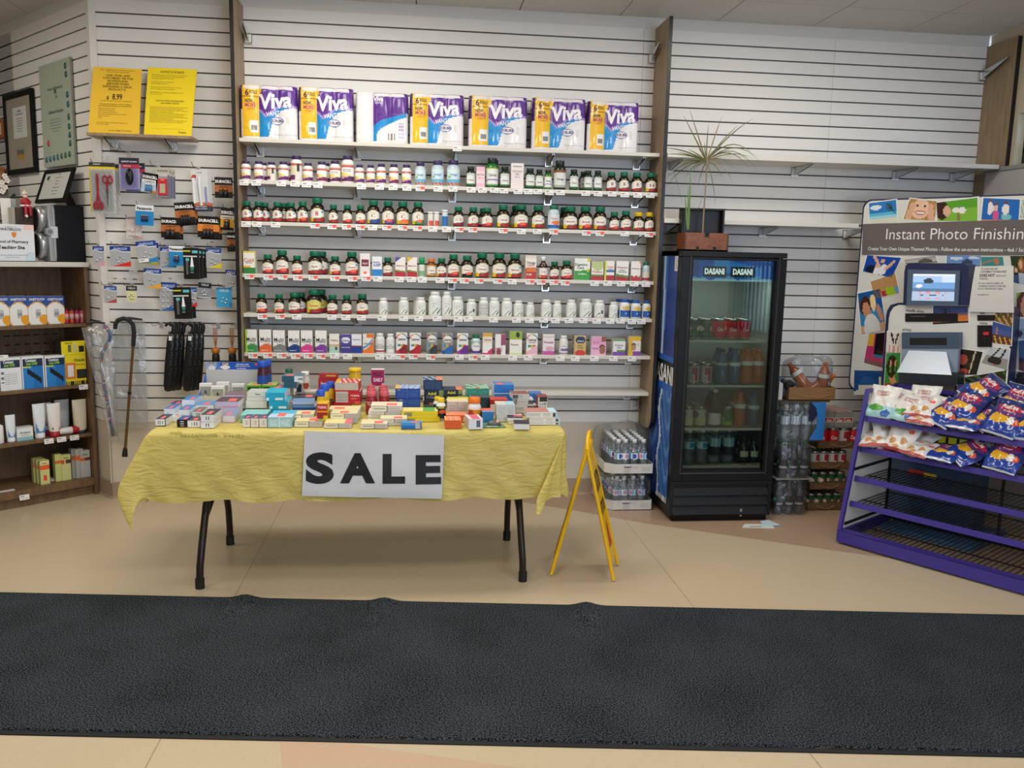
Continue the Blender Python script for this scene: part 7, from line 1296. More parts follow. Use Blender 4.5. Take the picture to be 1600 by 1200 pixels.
bottle_kind('water', pet(.0255, .187), PETM, 'e4e6e8', [(.085, .122, lambda u, v: '2a4fb0' if inell(u % .5, v, .06, .5, .07, .4) else 'd98aa0' if inell(u % .5, v, .3, .5, .06, .35) else '5ab4e4' if .36 < u % .5 < .44 else 'dfe6ee', .0258)])
bottle_kind('waterb', pet(.0325, .198), PETM, 'dfe6e8', [(.10, .142, lambda u, v: '2f86c4' if abs(u-.56) < .09 and .15 < v < .85 else 'cfe4ea', .0328)])
bottle_kind('tallw', pet(.034, .205), PETM, 'd4dcdc', [(.06, .165, lambda u, v: '23283a' if v < .5 else 'b9cdd4' if (u*9) % 1 < .55 else '7fb0c4', .0343)], caph=.012)
bottle_kind('packw', pet(.0295, .205), PETM, 'd4dcdc', [(.10, .15, lambda u, v: 'dfe4e6' if (u*9) % 1 < .6 else '9ab4c4', .0298)])
bottle_kind('dasani', pet(.0295, .206), film('smoky_bottle_plastic', '8f9fae', .08, .05, .03, .6, 60), '2a7a64', [(.05, .115, lambda u, v: '3fae5a' if inell(u % .5, v, .26, .72, .07, .18) else '10131c', .0298)], [('DASANI', 0, .062, .014, 'e4e8ea', .05, .0302)])
bottle_kind('blue', [(.033, 0), (.036, .01), (.036, .07), (.033, .08), (.036, .10), (.034, .14), (.02, .175), (.014, .18), (.014, .19)], M('2f5f86', .1, alpha=.9, spec=.8), '1d2a3c', [(.10, .128, lambda u, v: 'b9c4c8' if v > .5 else '3a6a90', .0363)])
bottle_kind('cobalt', [(.033, 0), (.035, .01), (.035, .14), (.02, .175), (.014, .18), (.014, .19)], M('1c4a74', .1, spec=.8), '1a5a9a', [(.105, .13, lambda u, v: 'd4dcd4' if v > .2 else '6f8fa0', .0353)])
bottle_kind('orange', [(.033, 0), (.036, .01), (.036, .07), (.034, .08), (.036, .10), (.034, .14), (.02, .17), (.016, .175), (.016, .185)], M('a4521a', .12, spec=.7), 'c2601c', [(.11, .138, lambda u, v: 'd9d9cc' if v > .15 else '6a6a58', .0363)])
bottle_kind('grape', [(.034, 0), (.038, .008), (.038, .13), (.03, .165), (.016, .19), (.015, .205)], M('1c1420', .15, spec=.7), 'd9d6d2', [(.015, .085, lambda u, v: '2f2a30' if inell(u % .5, v, .2, .7, .035, .25) else 'd9d4d0', .0384)])
bottle_kind('small', [(.03, 0), (.033, .008), (.033, .10), (.02, .13), (.013, .14), (.013, .15)], M('1a1c24', .15, spec=.7), '2a2c34', [(.05, .085, lambda u, v: 'd4d2b4' if .35 < u < .65 else '2f3440', .0333)])
GRPF = 'drinks in the fridge'; CT = {}
def drink(kind, x, y, z, label, group, can=False, rz=0, sc=1):
    k = (kind, can)
    if k not in CT:
        r = thing('drink_can' if can else 'drink_bottle', label, 'can' if can else 'bottle', (x, y, z), rz, group)
        for n, me in (CANS if can else BOT)[kind].items(): link(n, me, r)
        CT[k] = r; 
        if sc != 1: r.scale = (sc,)*3
        return r
    return copy_tree(CT[k], (x, y, z), rz, label, group, (sc,)*3)
rowy = lambda k: FY+.125+.072*k
POSN = ('front', 'second', 'third')
def cans(kind, nm, us, v, z, sh, rows=3):
    for i, u in enumerate(us):
        for k in range(rows):
            x = on_y(u, v, rowy(0)).x; drink(kind, x+.003*k, rowy(k), z, f'{nm}, {("left","middle","right")[i] if len(us) == 3 else ("left","right")[i]} file, {POSN[k]} from the glass, {sh} fridge shelf', GRPF, True, (rnd.random()-.5)*.6 if k else 0)
c1 = lambda x: 1010+x/6.665
cans('green', 'green and cream can', (c1(481), c1(617)), 515, SHZ[0], 'top'); cans('red', 'red can', (c1(758), c1(893), c1(1025)), 515, SHZ[0], 'top')
cans('silver', 'silver and red can', (c1(488), c1(622)), 585, SHZ[1], 'second'); cans('gold', 'gold and silver can', (c1(430), c1(560)), 650, SHZ[2], 'third', 3)
for i, (u, k, nm, sh, z, v) in enumerate([(c1(780), 'blue', 'pale blue sports drink bottle', 'second', SHZ[1], 580), (c1(912), 'cobalt', 'deep blue sports drink bottle', 'second', SHZ[1], 580), (c1(1042), 'orange', 'orange sports drink bottle, left of two', 'second', SHZ[1], 580), (c1(1165), 'orange', 'orange sports drink bottle, right of two', 'second', SHZ[1], 580),
  (c1(706), 'grape', 'dark purple juice bottle with white label', 'third', SHZ[2], 650), (c1(965), 'orange', 'amber drink bottle with pale label', 'third', SHZ[2], 650), (c1(1108), 'cobalt', 'dark blue drink bottle', 'third', SHZ[2], 650),
  (c1(437), 'waterb', 'clear water bottle with blue label, left of two', 'bottom', zb, 715), (c1(572), 'waterb', 'clear water bottle with blue label, right of two', 'bottom', zb, 715), (c1(706), 'tallw', 'tall clear bottle with pale label, left of two', 'bottom', zb, 715), (c1(845), 'tallw', 'tall clear bottle with pale label, right of two', 'bottom', zb, 715), (c1(1000), 'small', 'small dark bottle with cream ticket, left of two', 'bottom', zb, 715), (c1(1110), 'small', 'small dark bottle with cream ticket, right of two', 'bottom', zb, 715)]):
    for r in range(2): drink(k, on_y(u, v, rowy(0)).x+.003*r, rowy(0)+.078*r, z, nm+(f', {sh} fridge shelf' if not r else f', second row, {sh} fridge shelf'), GRPF)
drink('lime', on_y(c1(840), 650, rowy(0)).x, rowy(0), SHZ[2], 'single green can between the purple and amber bottles', GRPF, True)
# newspaper sheets under the fridge
p = on_z(1180, 820); tag(MB().prism([(-.10, -.02, 0), (.085, -.045, 0), (.10, .03, 0), (-.06, .04, 0)], (0, 0, .003), M('cfd0cc', .7)).prism([(.03, -.01, .0035), (.14, .0, .003), (.11, .10, .003), (.05, .08, .003)], (0, 0, .003), M('b9cbd8', .7)).box(-.05, .02, -.02, -.012, .003, .0034, M('4a4a48')).build('loose_papers', None, (p.x, p.y-.03, .0008)), 'loose printed papers poking out under the fridge', 'papers')

# ------------------------------------------------------------------ water trays left of the fridge
BAGW = film('shrink_wrap', 'eef2f4', .05, .1, .02, .7, 22)
def water_tray(z0, nm, u0, u1, v, full):
    a, b_ = on_z(u0, v, z0), on_z(u1, v, z0); w = b_.x-a.x; dep = .40; Y = a.y; X = a.x; hh = .062
    t = thing('cardboard_tray', f'white cut-corner cardboard tray of water bottles beside the fridge, {nm}', 'tray', (X, Y, z0), 0, 'water bottle trays'); cb = M('d4cfc6', .6); ch = .055
    out = [(-.012+ch*.6-.025, 0), (w, 0), (w, dep), (-.06, dep), (-.06, ch*.9)]
    m = MB(); n = len(out)
    for i in range(n):
        (xa, ya), (xb, yb) = out[i], out[(i+1) % n]; L = math.hypot(xb-xa, yb-ya); nx, ny = -(yb-ya)/L*.004, (xb-xa)/L*.004
        m.prism([(xa, ya, .0), (xb, yb, 0), (xb, yb, hh), (xa, ya, hh)], (nx, ny, 0), cb)
    m.prism([(x, y, .0) for x, y in out], (0, 0, .004), cb); m.build('tray', t)
    q = MB(); q.text('smart', fl(-.0007), w*.32, hh*.62, hh*.22, M('3a3f78', .5), w*.22, .04); q.text('source', fl(-.0007), w*.50, hh*.64, hh*.16, M('9a9cb0', .5), w*.16, 0)
    for k in range(3): q.text(('spring water', 'eau de source', '24 x 500 ml')[k], fl(-.0007), w*.32, hh*(.42-.14*k), hh*.09, M('6a6a6a', .5), w*.26); q.text('bottled at source', fl(-.0007), w*.80, hh*(.62-.15*k), hh*.08, M('7a7a78', .5), w*.26)
    q.build('print', t)
    i = 0
    for r in range(6):
        for c in range(4):
            x = X-.022+.031+c*(w-.012)/4; y = Y+.036+.060*r
            if c == 0 and r == 0: x += .012
            if full and c == 0 and r == 1: pass
            i += 1; drink('water', x, y, z0+.0045, f'clear water bottle, {("left", "second", "third", "right")[c]} in row {("one", "two", "three", "four", "five", "six")[r]} of the {nm}', f'water bottles in the {nm}', False, rnd.random()*6 if not full or r else (0, 1.4, 2.6, .6)[c])
    return X, Y, w, dep
X_, Y_, w_, d_ = water_tray(.001, 'lower tray', 959, 1019, 797.5, 0)
ztr = on_y(990, 740.5, Y_).z; ztr = max(ztr, .214)
water_tray(ztr, 'upper tray', 961.5, 1021, 741, 1)
def wrap_bag(x0, x1, y0, y1, z0, z1, seed, name, label, front=True, rag=.012):
    rr = random.Random(seed); ph = [rr.random()*6 for _ in range(5)]; m = MB(); N = 26
    prof = [(1.04, 0), (1.05, .45), (1.04, .8), (.92, 1.0), (.55, 1.06)]
    cx0, cy0 = (x0+x1)/2, (y0+y1)/2; vs = []
    for j, (k, zz) in enumerate(prof):
        for i in range(N):
            a = 2*PI*i/N; c_, s_ = math.cos(a), math.sin(a); sq = max(abs(c_), abs(s_))**.8
            vs.append((cx0+(x1-x0)/2*k*c_/sq+rag*math.sin(a*5+ph[0]+j), cy0+(y1-y0)/2*k*s_/sq+rag*math.sin(a*7+ph[1]+j), z0+(z1-z0)*zz+(rag*math.sin(a*3+ph[2]) if j > 1 else 0)))
    fs = [(j*N+i, j*N+(i+1) % N, (j+1)*N+(i+1) % N, (j+1)*N+i) for j in range(len(prof)-1) for i in range(N)]
    if not front: fs = [f for f in fs if not (vs[f[0]][1] < y0+.10 and vs[f[2]][1] < y0+.12)]
    m.add(vs, fs, BAGW, True); return tag(m.build(name, sub=1), label, 'plastic wrap')
wrap_bag(X_-.075, X_+w_+.006, Y_-.006, Y_+d_, .066, .212, 4, 'shrink_wrap', 'clear shrink wrap around the lower tray of water bottles', rag=.004)
wrap_bag(X_-.07, X_+w_+.01, Y_+.01, Y_+d_, ztr+.066, ztr+.25, 5, 'shrink_wrap', 'torn open clear shrink wrap over the back of the upper water tray', False)

# ------------------------------------------------------------------ water packs and cases right of the fridge
ca = lambda x: 1200+x/8; va = lambda y: 670+y/8
p0 = on_z(ca(75), va(1085)); p1 = on_z(ca(480), va(1085)); Yw = p0.y; wx = p1.x-p0.x; dx_ = wx/3
def pack(z0, nm, kind, off, cap_h, nc=3):
    i = 0
    for r in range(2):
        for c in range(nc):
            drink(kind, p0.x+off+dx_*(c+.5), Yw+.04+.072*r, z0, f'{"dark-labelled" if kind == "dasani" else "clear"} water bottle, {("left", "centre", "right", "rightmost")[c]} in the {("front", "back")[r]} row of the {nm}', 'water bottles in the wrapped packs', False, (rnd.random()-.5)*.7)
    x0, x1 = p0.x+off-.006, p0.x+off+dx_*nc+.006
    tag(wrap_bag(x0, x1, Yw-.004, Yw+.155, z0, z0+cap_h, 11+int(z0*9), 'shrink_wrap', f'clear shrink wrap around the {nm}', rag=.003), f'clear shrink wrap around the {nm}', 'plastic wrap')
pack(.002, 'bottom pack by the fridge', 'dasani', 0, .222); pack(.231, 'middle pack by the fridge', 'dasani', .012, .222)
zt3 = .462; pack(zt3, 'top pack by the fridge', 'packw', .01, .235, 4)
tag(MB().paint(lambda u, v: '121a3c' if inell(u, v, .12, .72, .35, .22) else '2a7ac4' if u > .12+.42*math.sin(PI*v) else None, 16, 20, lambda u, v: (p0.x+.02+wx*(.74+.50*u), Yw-.0125, zt3+.01+.23*v)).build('wrap_label'), 'large bright blue label on the wrap of the top water pack', 'label')
MB_t = MB().box(-.004, wx+.03, -.004, .16, 0, .006, M('8f8a80', .6)); tag(MB_t.build('cardboard_sheet', None, (p0.x, Yw, .2242)), 'thin cardboard sheet between the lower two water packs', 'cardboard')
# canned drink cases
Yc = on_z(ca(700), va(1020)).y; X0c, X1c = on_y(ca(492), va(960), Yc).x, on_y(ca(935), va(960), Yc).x; kb = M('6f543a', .75, noise=.1, nscale=20)
def case(z0, nm, kind, ck, dx0, dx1, n=4):
    x0, x1 = X0c+dx0, X1c+dx1; t = thing('cardboard_tray', f'brown cardboard tray holding {ck} in the case stack, {nm}', 'tray', (x0, Yc, z0), 0, 'canned drink trays'); w = x1-x0; m = MB()
    for a in ((0, w, 0, .004), (0, w, .236, .24), (0, .004, .004, .236), (w-.004, w, .004, .236)): m.box(a[0], a[1], a[2], a[3], 0, .046, kb)
    m.box(0, w, 0, .24, 0, .003, kb); m.build('tray', t); MB().tube([(w*.25, -.002, .028), (w*.45, -.003, .014), (w*.6, -.003, .012), (w*.75, -.002, .03)], .002, 6, M('a98f70', .3)).build('tape', t)
    for c in range(n):
        for r in range(2): drink((kind[c % len(kind)]), x0+.006+(w-.012)*(c+.5)/n, Yc+.036+(w-.01)/n*r, z0+.0045, f'{ {"green": "green", "silver": "silver", "red": "red"}[kind[c % len(kind)]] } can, {("first", "second", "third", "fourth")[c]} from left in the {("front", "back")[r]} row of the {nm}', 'cans in the stacked trays', True, (rnd.random()-.5)*1.0, (w-.012)/n/.0675)
case(.001, 'bottom tray', ['green'], 'green cans', 0, 0); case(.1325, 'second tray', ['green'], 'green cans', .006, .02); case(.264, 'third tray', ['silver'], 'silver cans', .004, .02); case(.3955, 'top tray', ['red', 'red', 'silver', 'red'], 'red cans', .04, .095)
zc4 = .3955+.1275; q5 = lambda x, y: (1200+x/9.23, 560+y/9.23)
for i, (x0, x1) in enumerate(((672, 942), (947, 1220))):
    a, b_ = on_y(*q5(x0, 1065), Yc), on_y(*q5(x1, 1065), Yc); h = on_y(*q5(x0, 775), Yc).z-zc4
    fn = lambda u, v: 'b01c28' if .38 < v < .62 and .06 < u < .97 else 'c9c9c6' if .33 < v < .67 else '8c8c8a' if v > .12 else '7d7d7c'
    tag(carton_mesh(fn, [T('Diet Coke' if i else 'Coke diet', .5, .46, .20, 'efe6e4', .76, .02)], (b_.x-a.x)*.985, h, .24, side='8a8a88', top=lambda u, v: 'c2303a' if int(u*5+v*5) % 3 == 0 else '9a9a98').build('soda_case', None, ((a.x+b_.x)/2, Yc+.004, zc4+.001)), f'silver and red soda carton on the red can tray, {("left", "right")[i]} one', 'case', 'soda cartons')
# brown carton with a clear bag of orange drinks
Yb = Yw+.0; zb3 = zt3+.2405; a, b_ = on_y(*q5(275, 700), Yb), on_y(*q5(940, 700), Yb); w = b_.x-a.x; hb_ = .078
t = thing('cardboard_box', 'open brown cardboard box holding a bag of orange drinks', 'box', (a.x, Yb-.012, zb3+.012)); m = MB(); kb2 = M('86623c', .7, noise=.08, nscale=15)
for s in ((0, w, 0, .004), (0, w, .206, .21), (0, .004, .004, .206), (w-.004, w, .004, .206)): m.box(s[0], s[1], s[2], s[3], 0, hb_, kb2)
m.box(0, w, 0, .21, 0, .004, kb2).tube([(w*.12, -.0015, hb_*.5), (w*.4, -.002, hb_*.28), (w*.7, -.002, hb_*.24), (w*.95, -.0015, hb_*.5)], .0018, 6, M('b08f66', .25)); m.build('carton', t)
for i, (fx_, fy_, fz_, k, tilt, ro) in enumerate([(.80, .06, .02, 'orange', 12, 0), (.50, .05, .03, 'orange', 62, .9), (.30, .08, .04, 'small', 70, -.6), (.66, .13, .03, 'orange', 40, 2.0)]):
    o = drink(k, a.x+w*fx_, Yb+fy_, zb3+.018+fz_, f'{"orange drink" if k == "orange" else "dark-capped"} bottle tumbled in the clear bag, {nth(i+1)} of four', 'bottles in the clear bag', False); o.rotation_euler = (R(tilt)*math.cos(ro), R(tilt)*math.sin(ro), ro)
wrap_bag(a.x+.02, b_.x-.002, Yb+.0, Yb+.19, zb3+.03, zb3+.25, 21, 'plastic_bag', 'loose clear plastic bag rising out of the brown box', rag=.016)['category'] = 'plastic bag'
tag(MB().lathe([(.03, 0), (.05, .03), (.055, .07), (.03, .11), (.01, .13)], 14, M('5a6f86', .2, alpha=.75), squash=.7).build('plastic_bag', None, (a.x-.03, Yb+.07, zb3+.0125)), 'small bluish crumpled bag to the left of the orange drinks', 'plastic bag')
p = on_y(*q5(188, 740), Yb-.02); tag(MB().box(-.012, .012, 0, .05, 0, .105, M('c9c7c0', .6)).build('paper_carton', None, (p.x-.004, Yb-.006, zb3+.0125)), 'thin white carton standing between the fridge and the brown box', 'box')
tag(MB().box(p.x-.03, b_.x-.03, Yb-.014, Yb+.2, 0, .010, M('4a3826', .8)).build('cardboard_sheet', None, (0, 0, zb3+.001)), 'dark cardboard sheet under the open brown box', 'cardboard')

# ------------------------------------------------------------------ plant in a wooden chest on the fridge
yc = -.45; g5 = lambda x, y: (1030+x/5.22, 170+y/5.22); zf = FH+.001
a, b_ = on_y(*g5(205, 1140), yc), on_y(*g5(560, 1140), yc); w = b_.x-a.x; h = on_y(*g5(380, 1012), yc).z-zf; wd = wood('chest_wood', '6a3614', '8f5226', (4, 4, 4), .4)
t = thing('wooden_chest', 'small open brown wooden chest planter on top of the fridge', 'chest', (a.x, yc, zf)); m = MB()
for s in ((0, w, 0, .01), (0, w, .14, .15), (0, .01, .01, .14), (w-.01, w, .01, .14)): m.box(s[0], s[1], s[2], s[3], 0, h, wd)
m.box(0, w, 0, .15, 0, .01, wd)
for s in range(7):
    for x in (-.0015, w-.0085): m.box(x, x+.01, -.0015, .0, h*(.08+.13*s), h*(.15+.13*s), M('3f1f0c', .5))
m.build('box', t)
x0_, x1_ = on_y(*g5(165, 900), yc+.15).x-a.x, on_y(*g5(510, 900), yc+.15).x-a.x; hl = on_y(*g5(340, 815), yc+.16).z-zf
MB().box(x0_, x1_, .152, .165, h*.4, hl, M('17130f', .35)).box(x0_, x0_+.012, .10, .152, h*.9, hl-.004, M('17130f', .4)).box(x1_-.012, x1_, .10, .152, h*.9, hl-.004, M('17130f', .4)).box(x0_, x1_, .10, .152, hl-.012, hl, M('1d1813', .4)).build('lid', t, bevel=.002)
m = MB()
for u in (.30, .69): m.box(w*u-.008, w*u+.008, -.004, 0, .004, .028, M('2a221a', .3, .7))
m.box(w*.5-.012, w*.5+.012, -.005, 0, h-.022, h-.0, M('241c16', .3, .7)); m.build('latch', t)
MB().box(.011, w-.011, .011, .139, .012, h*.72, M('2c2018', .95, bump=.8, bscale=90)).build('soil', t)
yp = yc+.07
P_ = lambda x, y, dy=0: on_y(*g5(x, y), yp+dy)
zs_ = zf+h*.72
t = thing('dracaena_plant', 'thin-stemmed spiky dracaena plant with arching leaves in the chest', 'plant', (P_(355, 1005).x, yp, zs_)); b0 = Vector(t.location); gl = M('5c6038', .5, noise=.25, nscale=12); gb = M('7d6a48', .6)
MB().tube([(0, 0, 0)]+[P_(x, y)-b0 for x, y in ((360, 900), (372, 720), (385, 560), (388, 410))], [.005, .0045, .004, .004, .006], 8, M('8a7a5c', .7)).build('stem', t)
def leaf(m, p, q, sag, w_, mat, n=9, dy=0):
    p, q = Vector(p), Vector(q); L = (q-p).length; vs = []
    dr_ = (q-p).normalized(); sd_ = dr_.cross(Vector((0, 1, 0))); sd_ = sd_.normalized() if sd_.length > .01 else Vector((1, 0, 0))
    sd_ = (sd_+Vector((0, .5, 0))).normalized()
    for i in range(n):
        k = i/(n-1); c = p+(q-p)*k+Vector((0, dy*math.sin(k*PI*.5), sag*4*k*(1-k)*L)); ww = w_*(.5+.5*min(1, k*5))*(1-k**3)+.0003
        vs += [c+sd_*ww, c-Vector((0, 0, -.0))+Vector((0, -ww*.5, 0)), c-sd_*ww]
    m.add(vs, [(i*3+j, i*3+j+1, (i+1)*3+j+1, (i+1)*3+j) for i in range(n-1) for j in range(2)], mat, True)
ENDS = [(250, 0, 0), (205, 50, .02), (380, 265, 0), (420, 112, 0), (520, 58, 0), (665, 125, .04), (740, 92, .08), (630, 180, .06), (500, 310, .1), (575, 335, .25), (835, 430, .3), (800, 440, .25), (760, 405, .12), (790, 520, .28), (740, 490, .26), (610, 485, .2), (570, 597, .18), (445, 800, .12), (505, 565, .15), (330, 640, .12), (275, 520, .15), (190, 572, .18), (60, 640, .16), (5, 600, .14), (155, 480, .12), (90, 452, .06), (0, 383, .06), (40, 315, .08), (215, 332, .03), (300, 322, .03), (160, 345, .05), (310, 890, .05), (225, 520, .1), (210, 780, .05)]
rr = random.Random(5)
for i, (x, y, sg_) in enumerate(ENDS):
    dy = rr.uniform(-.09, .07); m = MB(); s0 = (385, 430) if i < 31 else ((355, 720), (390, 430), (110, 480))[i-31]; e = P_(x, y)-b0; leaf(m, P_(*s0)-b0, e, sg_, .0034 if i < 31 else .0012, gl if i % 4 else gb, dy=dy*.6); m.build('leaf', t)
t = thing('spider_lily_plant', 'short bright green grass-like plant at the left of the chest', 'plant', (P_(235, 990).x, yp-.02, zs_)); b0 = Vector(t.location); g2 = M('5f8038', .5, noise=.2, nscale=10)
for x, y, x2 in ((258, 440, 240), (235, 620, 236), (222, 790, 230), (248, 740, 240), (212, 700, 228)): m = MB(); leaf(m, P_(x2, 985, -.02)-b0, P_(x, y, -.02)-b0, .0, .0042, g2); m.build('leaf', t)
rr = random.Random(9)
for i in range(14):
    x, y = 215+rr.random()*115, 970+rr.random()*35; p = P_(x, y, -.04+.05*rr.random()); r = .007+.005*rr.random()
    tag(MB().lathe([(0, -r*.8), (r*.8, -r*.5), (r, 0), (r*.7, r*.6), (0, r*.8)], 10, M(('c9b08a', 'b99a74', 'd9c8a8')[i % 3], .8)).build('bulb', None, (p.x, p.y, zs_+r*.85)), f'pale dry bulb on the soil at the left of the chest, {nth(i+1)} of fourteen', 'bulb', 'dry bulbs in the chest')

# ------------------------------------------------------------------ purple snack rack and photo kiosk, both turned towards the shop
RP = on_z(1306, 849); RA = (on_z(1600, 932.5)-RP).normalized(); RB = Vector((-RA.y, RA.x, 0)); RR = math.atan2(RA.y, RA.x); UZ = Vector((0, 0, 1))
PU = M('3c3086', .35, spec=.6); PD = M('241c4c', .4); BK_ = M('15141a', .4)
t = thing('snack_rack', 'purple metal wire snack rack with sloped front shelves', 'rack', RP, RR); LN_ = 1.25
m = MB(); m.box(0, LN_, .0, .016, .012, .080, PU); m.box(0, .016, .016, .60, .012, .080, PU).box(LN_-.016, LN_, .016, .60, .012, .080, PU).box(0, LN_, .585, .60, .036, .07, BK_); m.prism([(0, 0, .080), (0, .056, .078), (0, .056, .072), (0, 0, .074)], (LN_, 0, 0), PU)
for x in (.1, .5, 1.1): m.box(x, x+.04, .04, .08, 0, .014, BK_)
m.build('base', t)
for x in (0, LN_-.02):
    b = MB(); pts = [(.0, .078), (.022, .078), (.205, .83), (.205, .845), (.187, .845)]
    b.prism([(x, y, z) for y, z in pts], (.02, 0, 0), PU).build('post', t)
    MB().box(x, x+.02, .525, .545, .06, .85, PD if x else BK_).build('post', t)
    for q in ((.19, .826, .846, PU), (.17, .745, .762, PD), (.10, .40, .415, BK_), (.05, .10, .115, BK_)): MB().box(x+.001, x+.019, q[0], .53, q[1], q[2], q[3]).build('side_rail', t)
    MB().prism([(x+.008, y, z) for y, z in ((.03, .082), (.523, .082), (.523, .82), (.205, .82))], (.004, 0, 0), M('cfccc4', .5)).build('side_panel', t)
MB().box(0, LN_, .527, .547, .826, .846, PU).build('back_rail', t)
LIPS = [(.085, .218), (.119, .355), (.146, .518), (.179, .684)]
for i, (y, z) in enumerate([(.056, .076)]+LIPS):
    m = MB()
    if i: m.prism([(.02, y-.007, z-.014), (.02, y, z+.016), (.02, y+.006, z+.015), (.02, y-.001, z-.016)], (LN_-.04, 0, 0), PU).build('shelf_lip', t)
    m = MB(); n = int(LN_/.028)
    for k in range(n): x = .03+.028*k; m.box(x, x+.0035, y+.004, .523, z-.003, z+.0005, BK_)
    for yy in (y+.14, .518): m.box(.02, LN_-.02, yy, yy+.006, z-.008, z-.003, BK_)
    m.build('wire_shelf', t)
for x in (.62,): MB().box(x, x+.014, .527, .541, .08, .55, BK_).build('post', t)

KP = RP+RB*.772
def KL(u, v, off=0): q = on_p(u, v, KP-RB*off, RB)-KP; return (q.dot(RA), -off, q.z)
t = thing('photo_kiosk', 'instant photo kiosk with printed picture board, touch screen and print slot', 'kiosk', KP, RR); NV = M('232b4e', .35)
xl_, zb_k, zt_k = KL(1347, 340)[0], .74, 1.915; r_ = .05
out = [(xl_+r_-r_*math.cos(R(a)), zt_k-r_+r_*math.sin(R(a))) for a in range(0, 91, 15)]+[(1.05, zt_k), (1.05, zb_k)]+[(xl_+r_-r_*math.sin(R(a)), zb_k+r_-r_*math.cos(R(a))) for a in range(0, 91, 15)]
m = MB(); m.prism([(x, 0, z) for x, z in out], (0, .035, 0), NV); kx, kz = (xl_+1.05)/2, (zb_k+zt_k)/2
ins = [(x+(.009 if x < kx else -.009), -.0012, z+(.009 if z < kz else -.009)) for x, z in out]; m.prism(ins, (0, .001, 0), M('dad8cf', .15, coat=.6)); m.build('board', t)
gloss = lambda c: M(c, .15, coat=.7)
def pic(qd, fn, nx=26, ny=20, off=.004, border=1, name='photo_print', k=0, cx=None):
    ox, oy = ((1330, 300), (1330, 450))[k]; q = [Vector(KL(ox+x/5.926, oy+y/5.926, off)) for x, y in qd]        # corners tl tr br bl
    P = lambda u, v: (q[3]*(1-u)+q[2]*u)*(1-v)+(q[0]*(1-u)+q[1]*u)*v
    m = MB()
    if border: m.add([P(-.04, -.05)+Vector((0, .0012, 0)), P(1.04, -.05)+Vector((0, .0012, 0)), P(1.04, 1.05)+Vector((0, .0012, 0)), P(-.04, 1.05)+Vector((0, .0012, 0))], [(0, 1, 2, 3)], gloss('e9e7e0'))
    m.paint(fn, nx, ny, P, mk=gloss); return m.build(name, t)
E_ = inell
def line(u, v, u0, v0, u1, v1, w):
    k = max(0, min(1, ((u-u0)*(u1-u0)+(v-v0)*(v1-v0))/((u1-u0)**2+(v1-v0)**2))); return (u-u0-k*(u1-u0))**2+(v-v0-k*(v1-v0))**2 < w*w
pic([(165, 105), (415, 72), (425, 262), (172, 285)], lambda u, v: 'ddd6c0' if v < .16 else '26402c' if E_(u, v, .74, .72, .14, .2) and (int(u*24+v*18) % 2) else '2a3a2a' if line(u, v, .74, .7, .95, .36, .02) else 'dfe9ee' if E_(u, v, .25, .74, .2, .13) else '9fd4e4' if v < .30 else '5fb4d8' if v < .46 else '2a7cc0')
pic([(545, 62), (788, 85), (772, 265), (485, 250)], lambda u, v: 'f0ece6' if E_(u, v, .5, .36, .14, .06) else 'a8443c' if E_(u, v, .5, .36, .18, .11) else '4a342a' if E_(u, v, .34, .70, .05, .03) or E_(u, v, .62, .70, .05, .03) else 'd9a98a' if line(u, v, .12, .0, .18, .75, .1) or line(u, v, .9, .0, .82, .75, .1) else 'e8bea0' if E_(u, v, .48, .55, .32, .50) else 'b98f54' if int(u*30+v*4) % 3 else '9a7240')
pic([(790, 100), (1168, 52), (1168, 268), (800, 268)], lambda u, v: 'e9e6dc' if E_(u, v, .47, .52, .08, .14) or E_(u, v, .63, .50, .09, .15) else '8a7a4a' if line(u, v, .52, .4, .55, 0, .03) else 'dcae8e' if E_(u, v, .25, .5, .09, .28) else '3a2420' if E_(u, v, .12, .6, .16, .55) else '5aa02c' if v > .5+.1*u else '7cb43c')
pic([(1225, 55), (1562, 70), (1548, 268), (1203, 265)], lambda u, v: 'e8e2dc' if E_(u, v, .22, .55, .08, .28) or E_(u, v, .64, .52, .1, .25) else 'd9558a' if E_(u, v, .38, .25, .08, .2) else 'e2b8b0' if E_(u, v, .37, .55, .06, .16) else '7a4a34' if E_(u, v, .22, .88, .05, .08) or E_(u, v, .38, .76, .05, .08) or E_(u, v, .64, .84, .05, .08) else '7ab8c0' if E_(u, v, .66, .18, .14, .14) else 'c98a6a' if v < .07 else '2468b4')
pic([(1578, 70), (1640, 75), (1640, 250), (1565, 235)], lambda u, v: 'c9d0c0' if int(u*9+v*7) % 4 else '8a9a7a', 8, 10)
pic([(150, 585), (462, 610), (375, 792), (108, 735)], lambda u, v: 'e0b090' if line(u, v, .22, .95, .45, .5, .05) or line(u, v, .85, .8, .7, .35, .05) or E_(u, v, .52, .75, .06, .1) or E_(u, v, .42, .45, .07, .12) else 'e4e4e6' if E_(u, v, .45, .2, .12, .28) or E_(u, v, .62, .3, .12, .3) else '1c2434' if E_(u, v, .22, .2, .16, .25) else '1f4aa4')
pic([(178, 830), (405, 757), (446, 935), (222, 985)], lambda u, v: '9ac02c' if E_(u, v, .58, .18, .1, .26) or E_(u, v, .76, .2, .09, .24) else 'b0343c' if u < .5 and v < .32 and u > .3 else '6a9ac8' if E_(u, v, .93, .2, .08, .2) else 'b98d5c' if v > .3 else 'c9a070')
pic([(490, 628), (780, 588), (798, 650), (500, 665)], lambda u, v: '5a5652' if E_(u, v, .65, .3, .2, .4) or v < .12 else 'b9b4b0' if v < .6 else 'a39c9a', 14, 8)
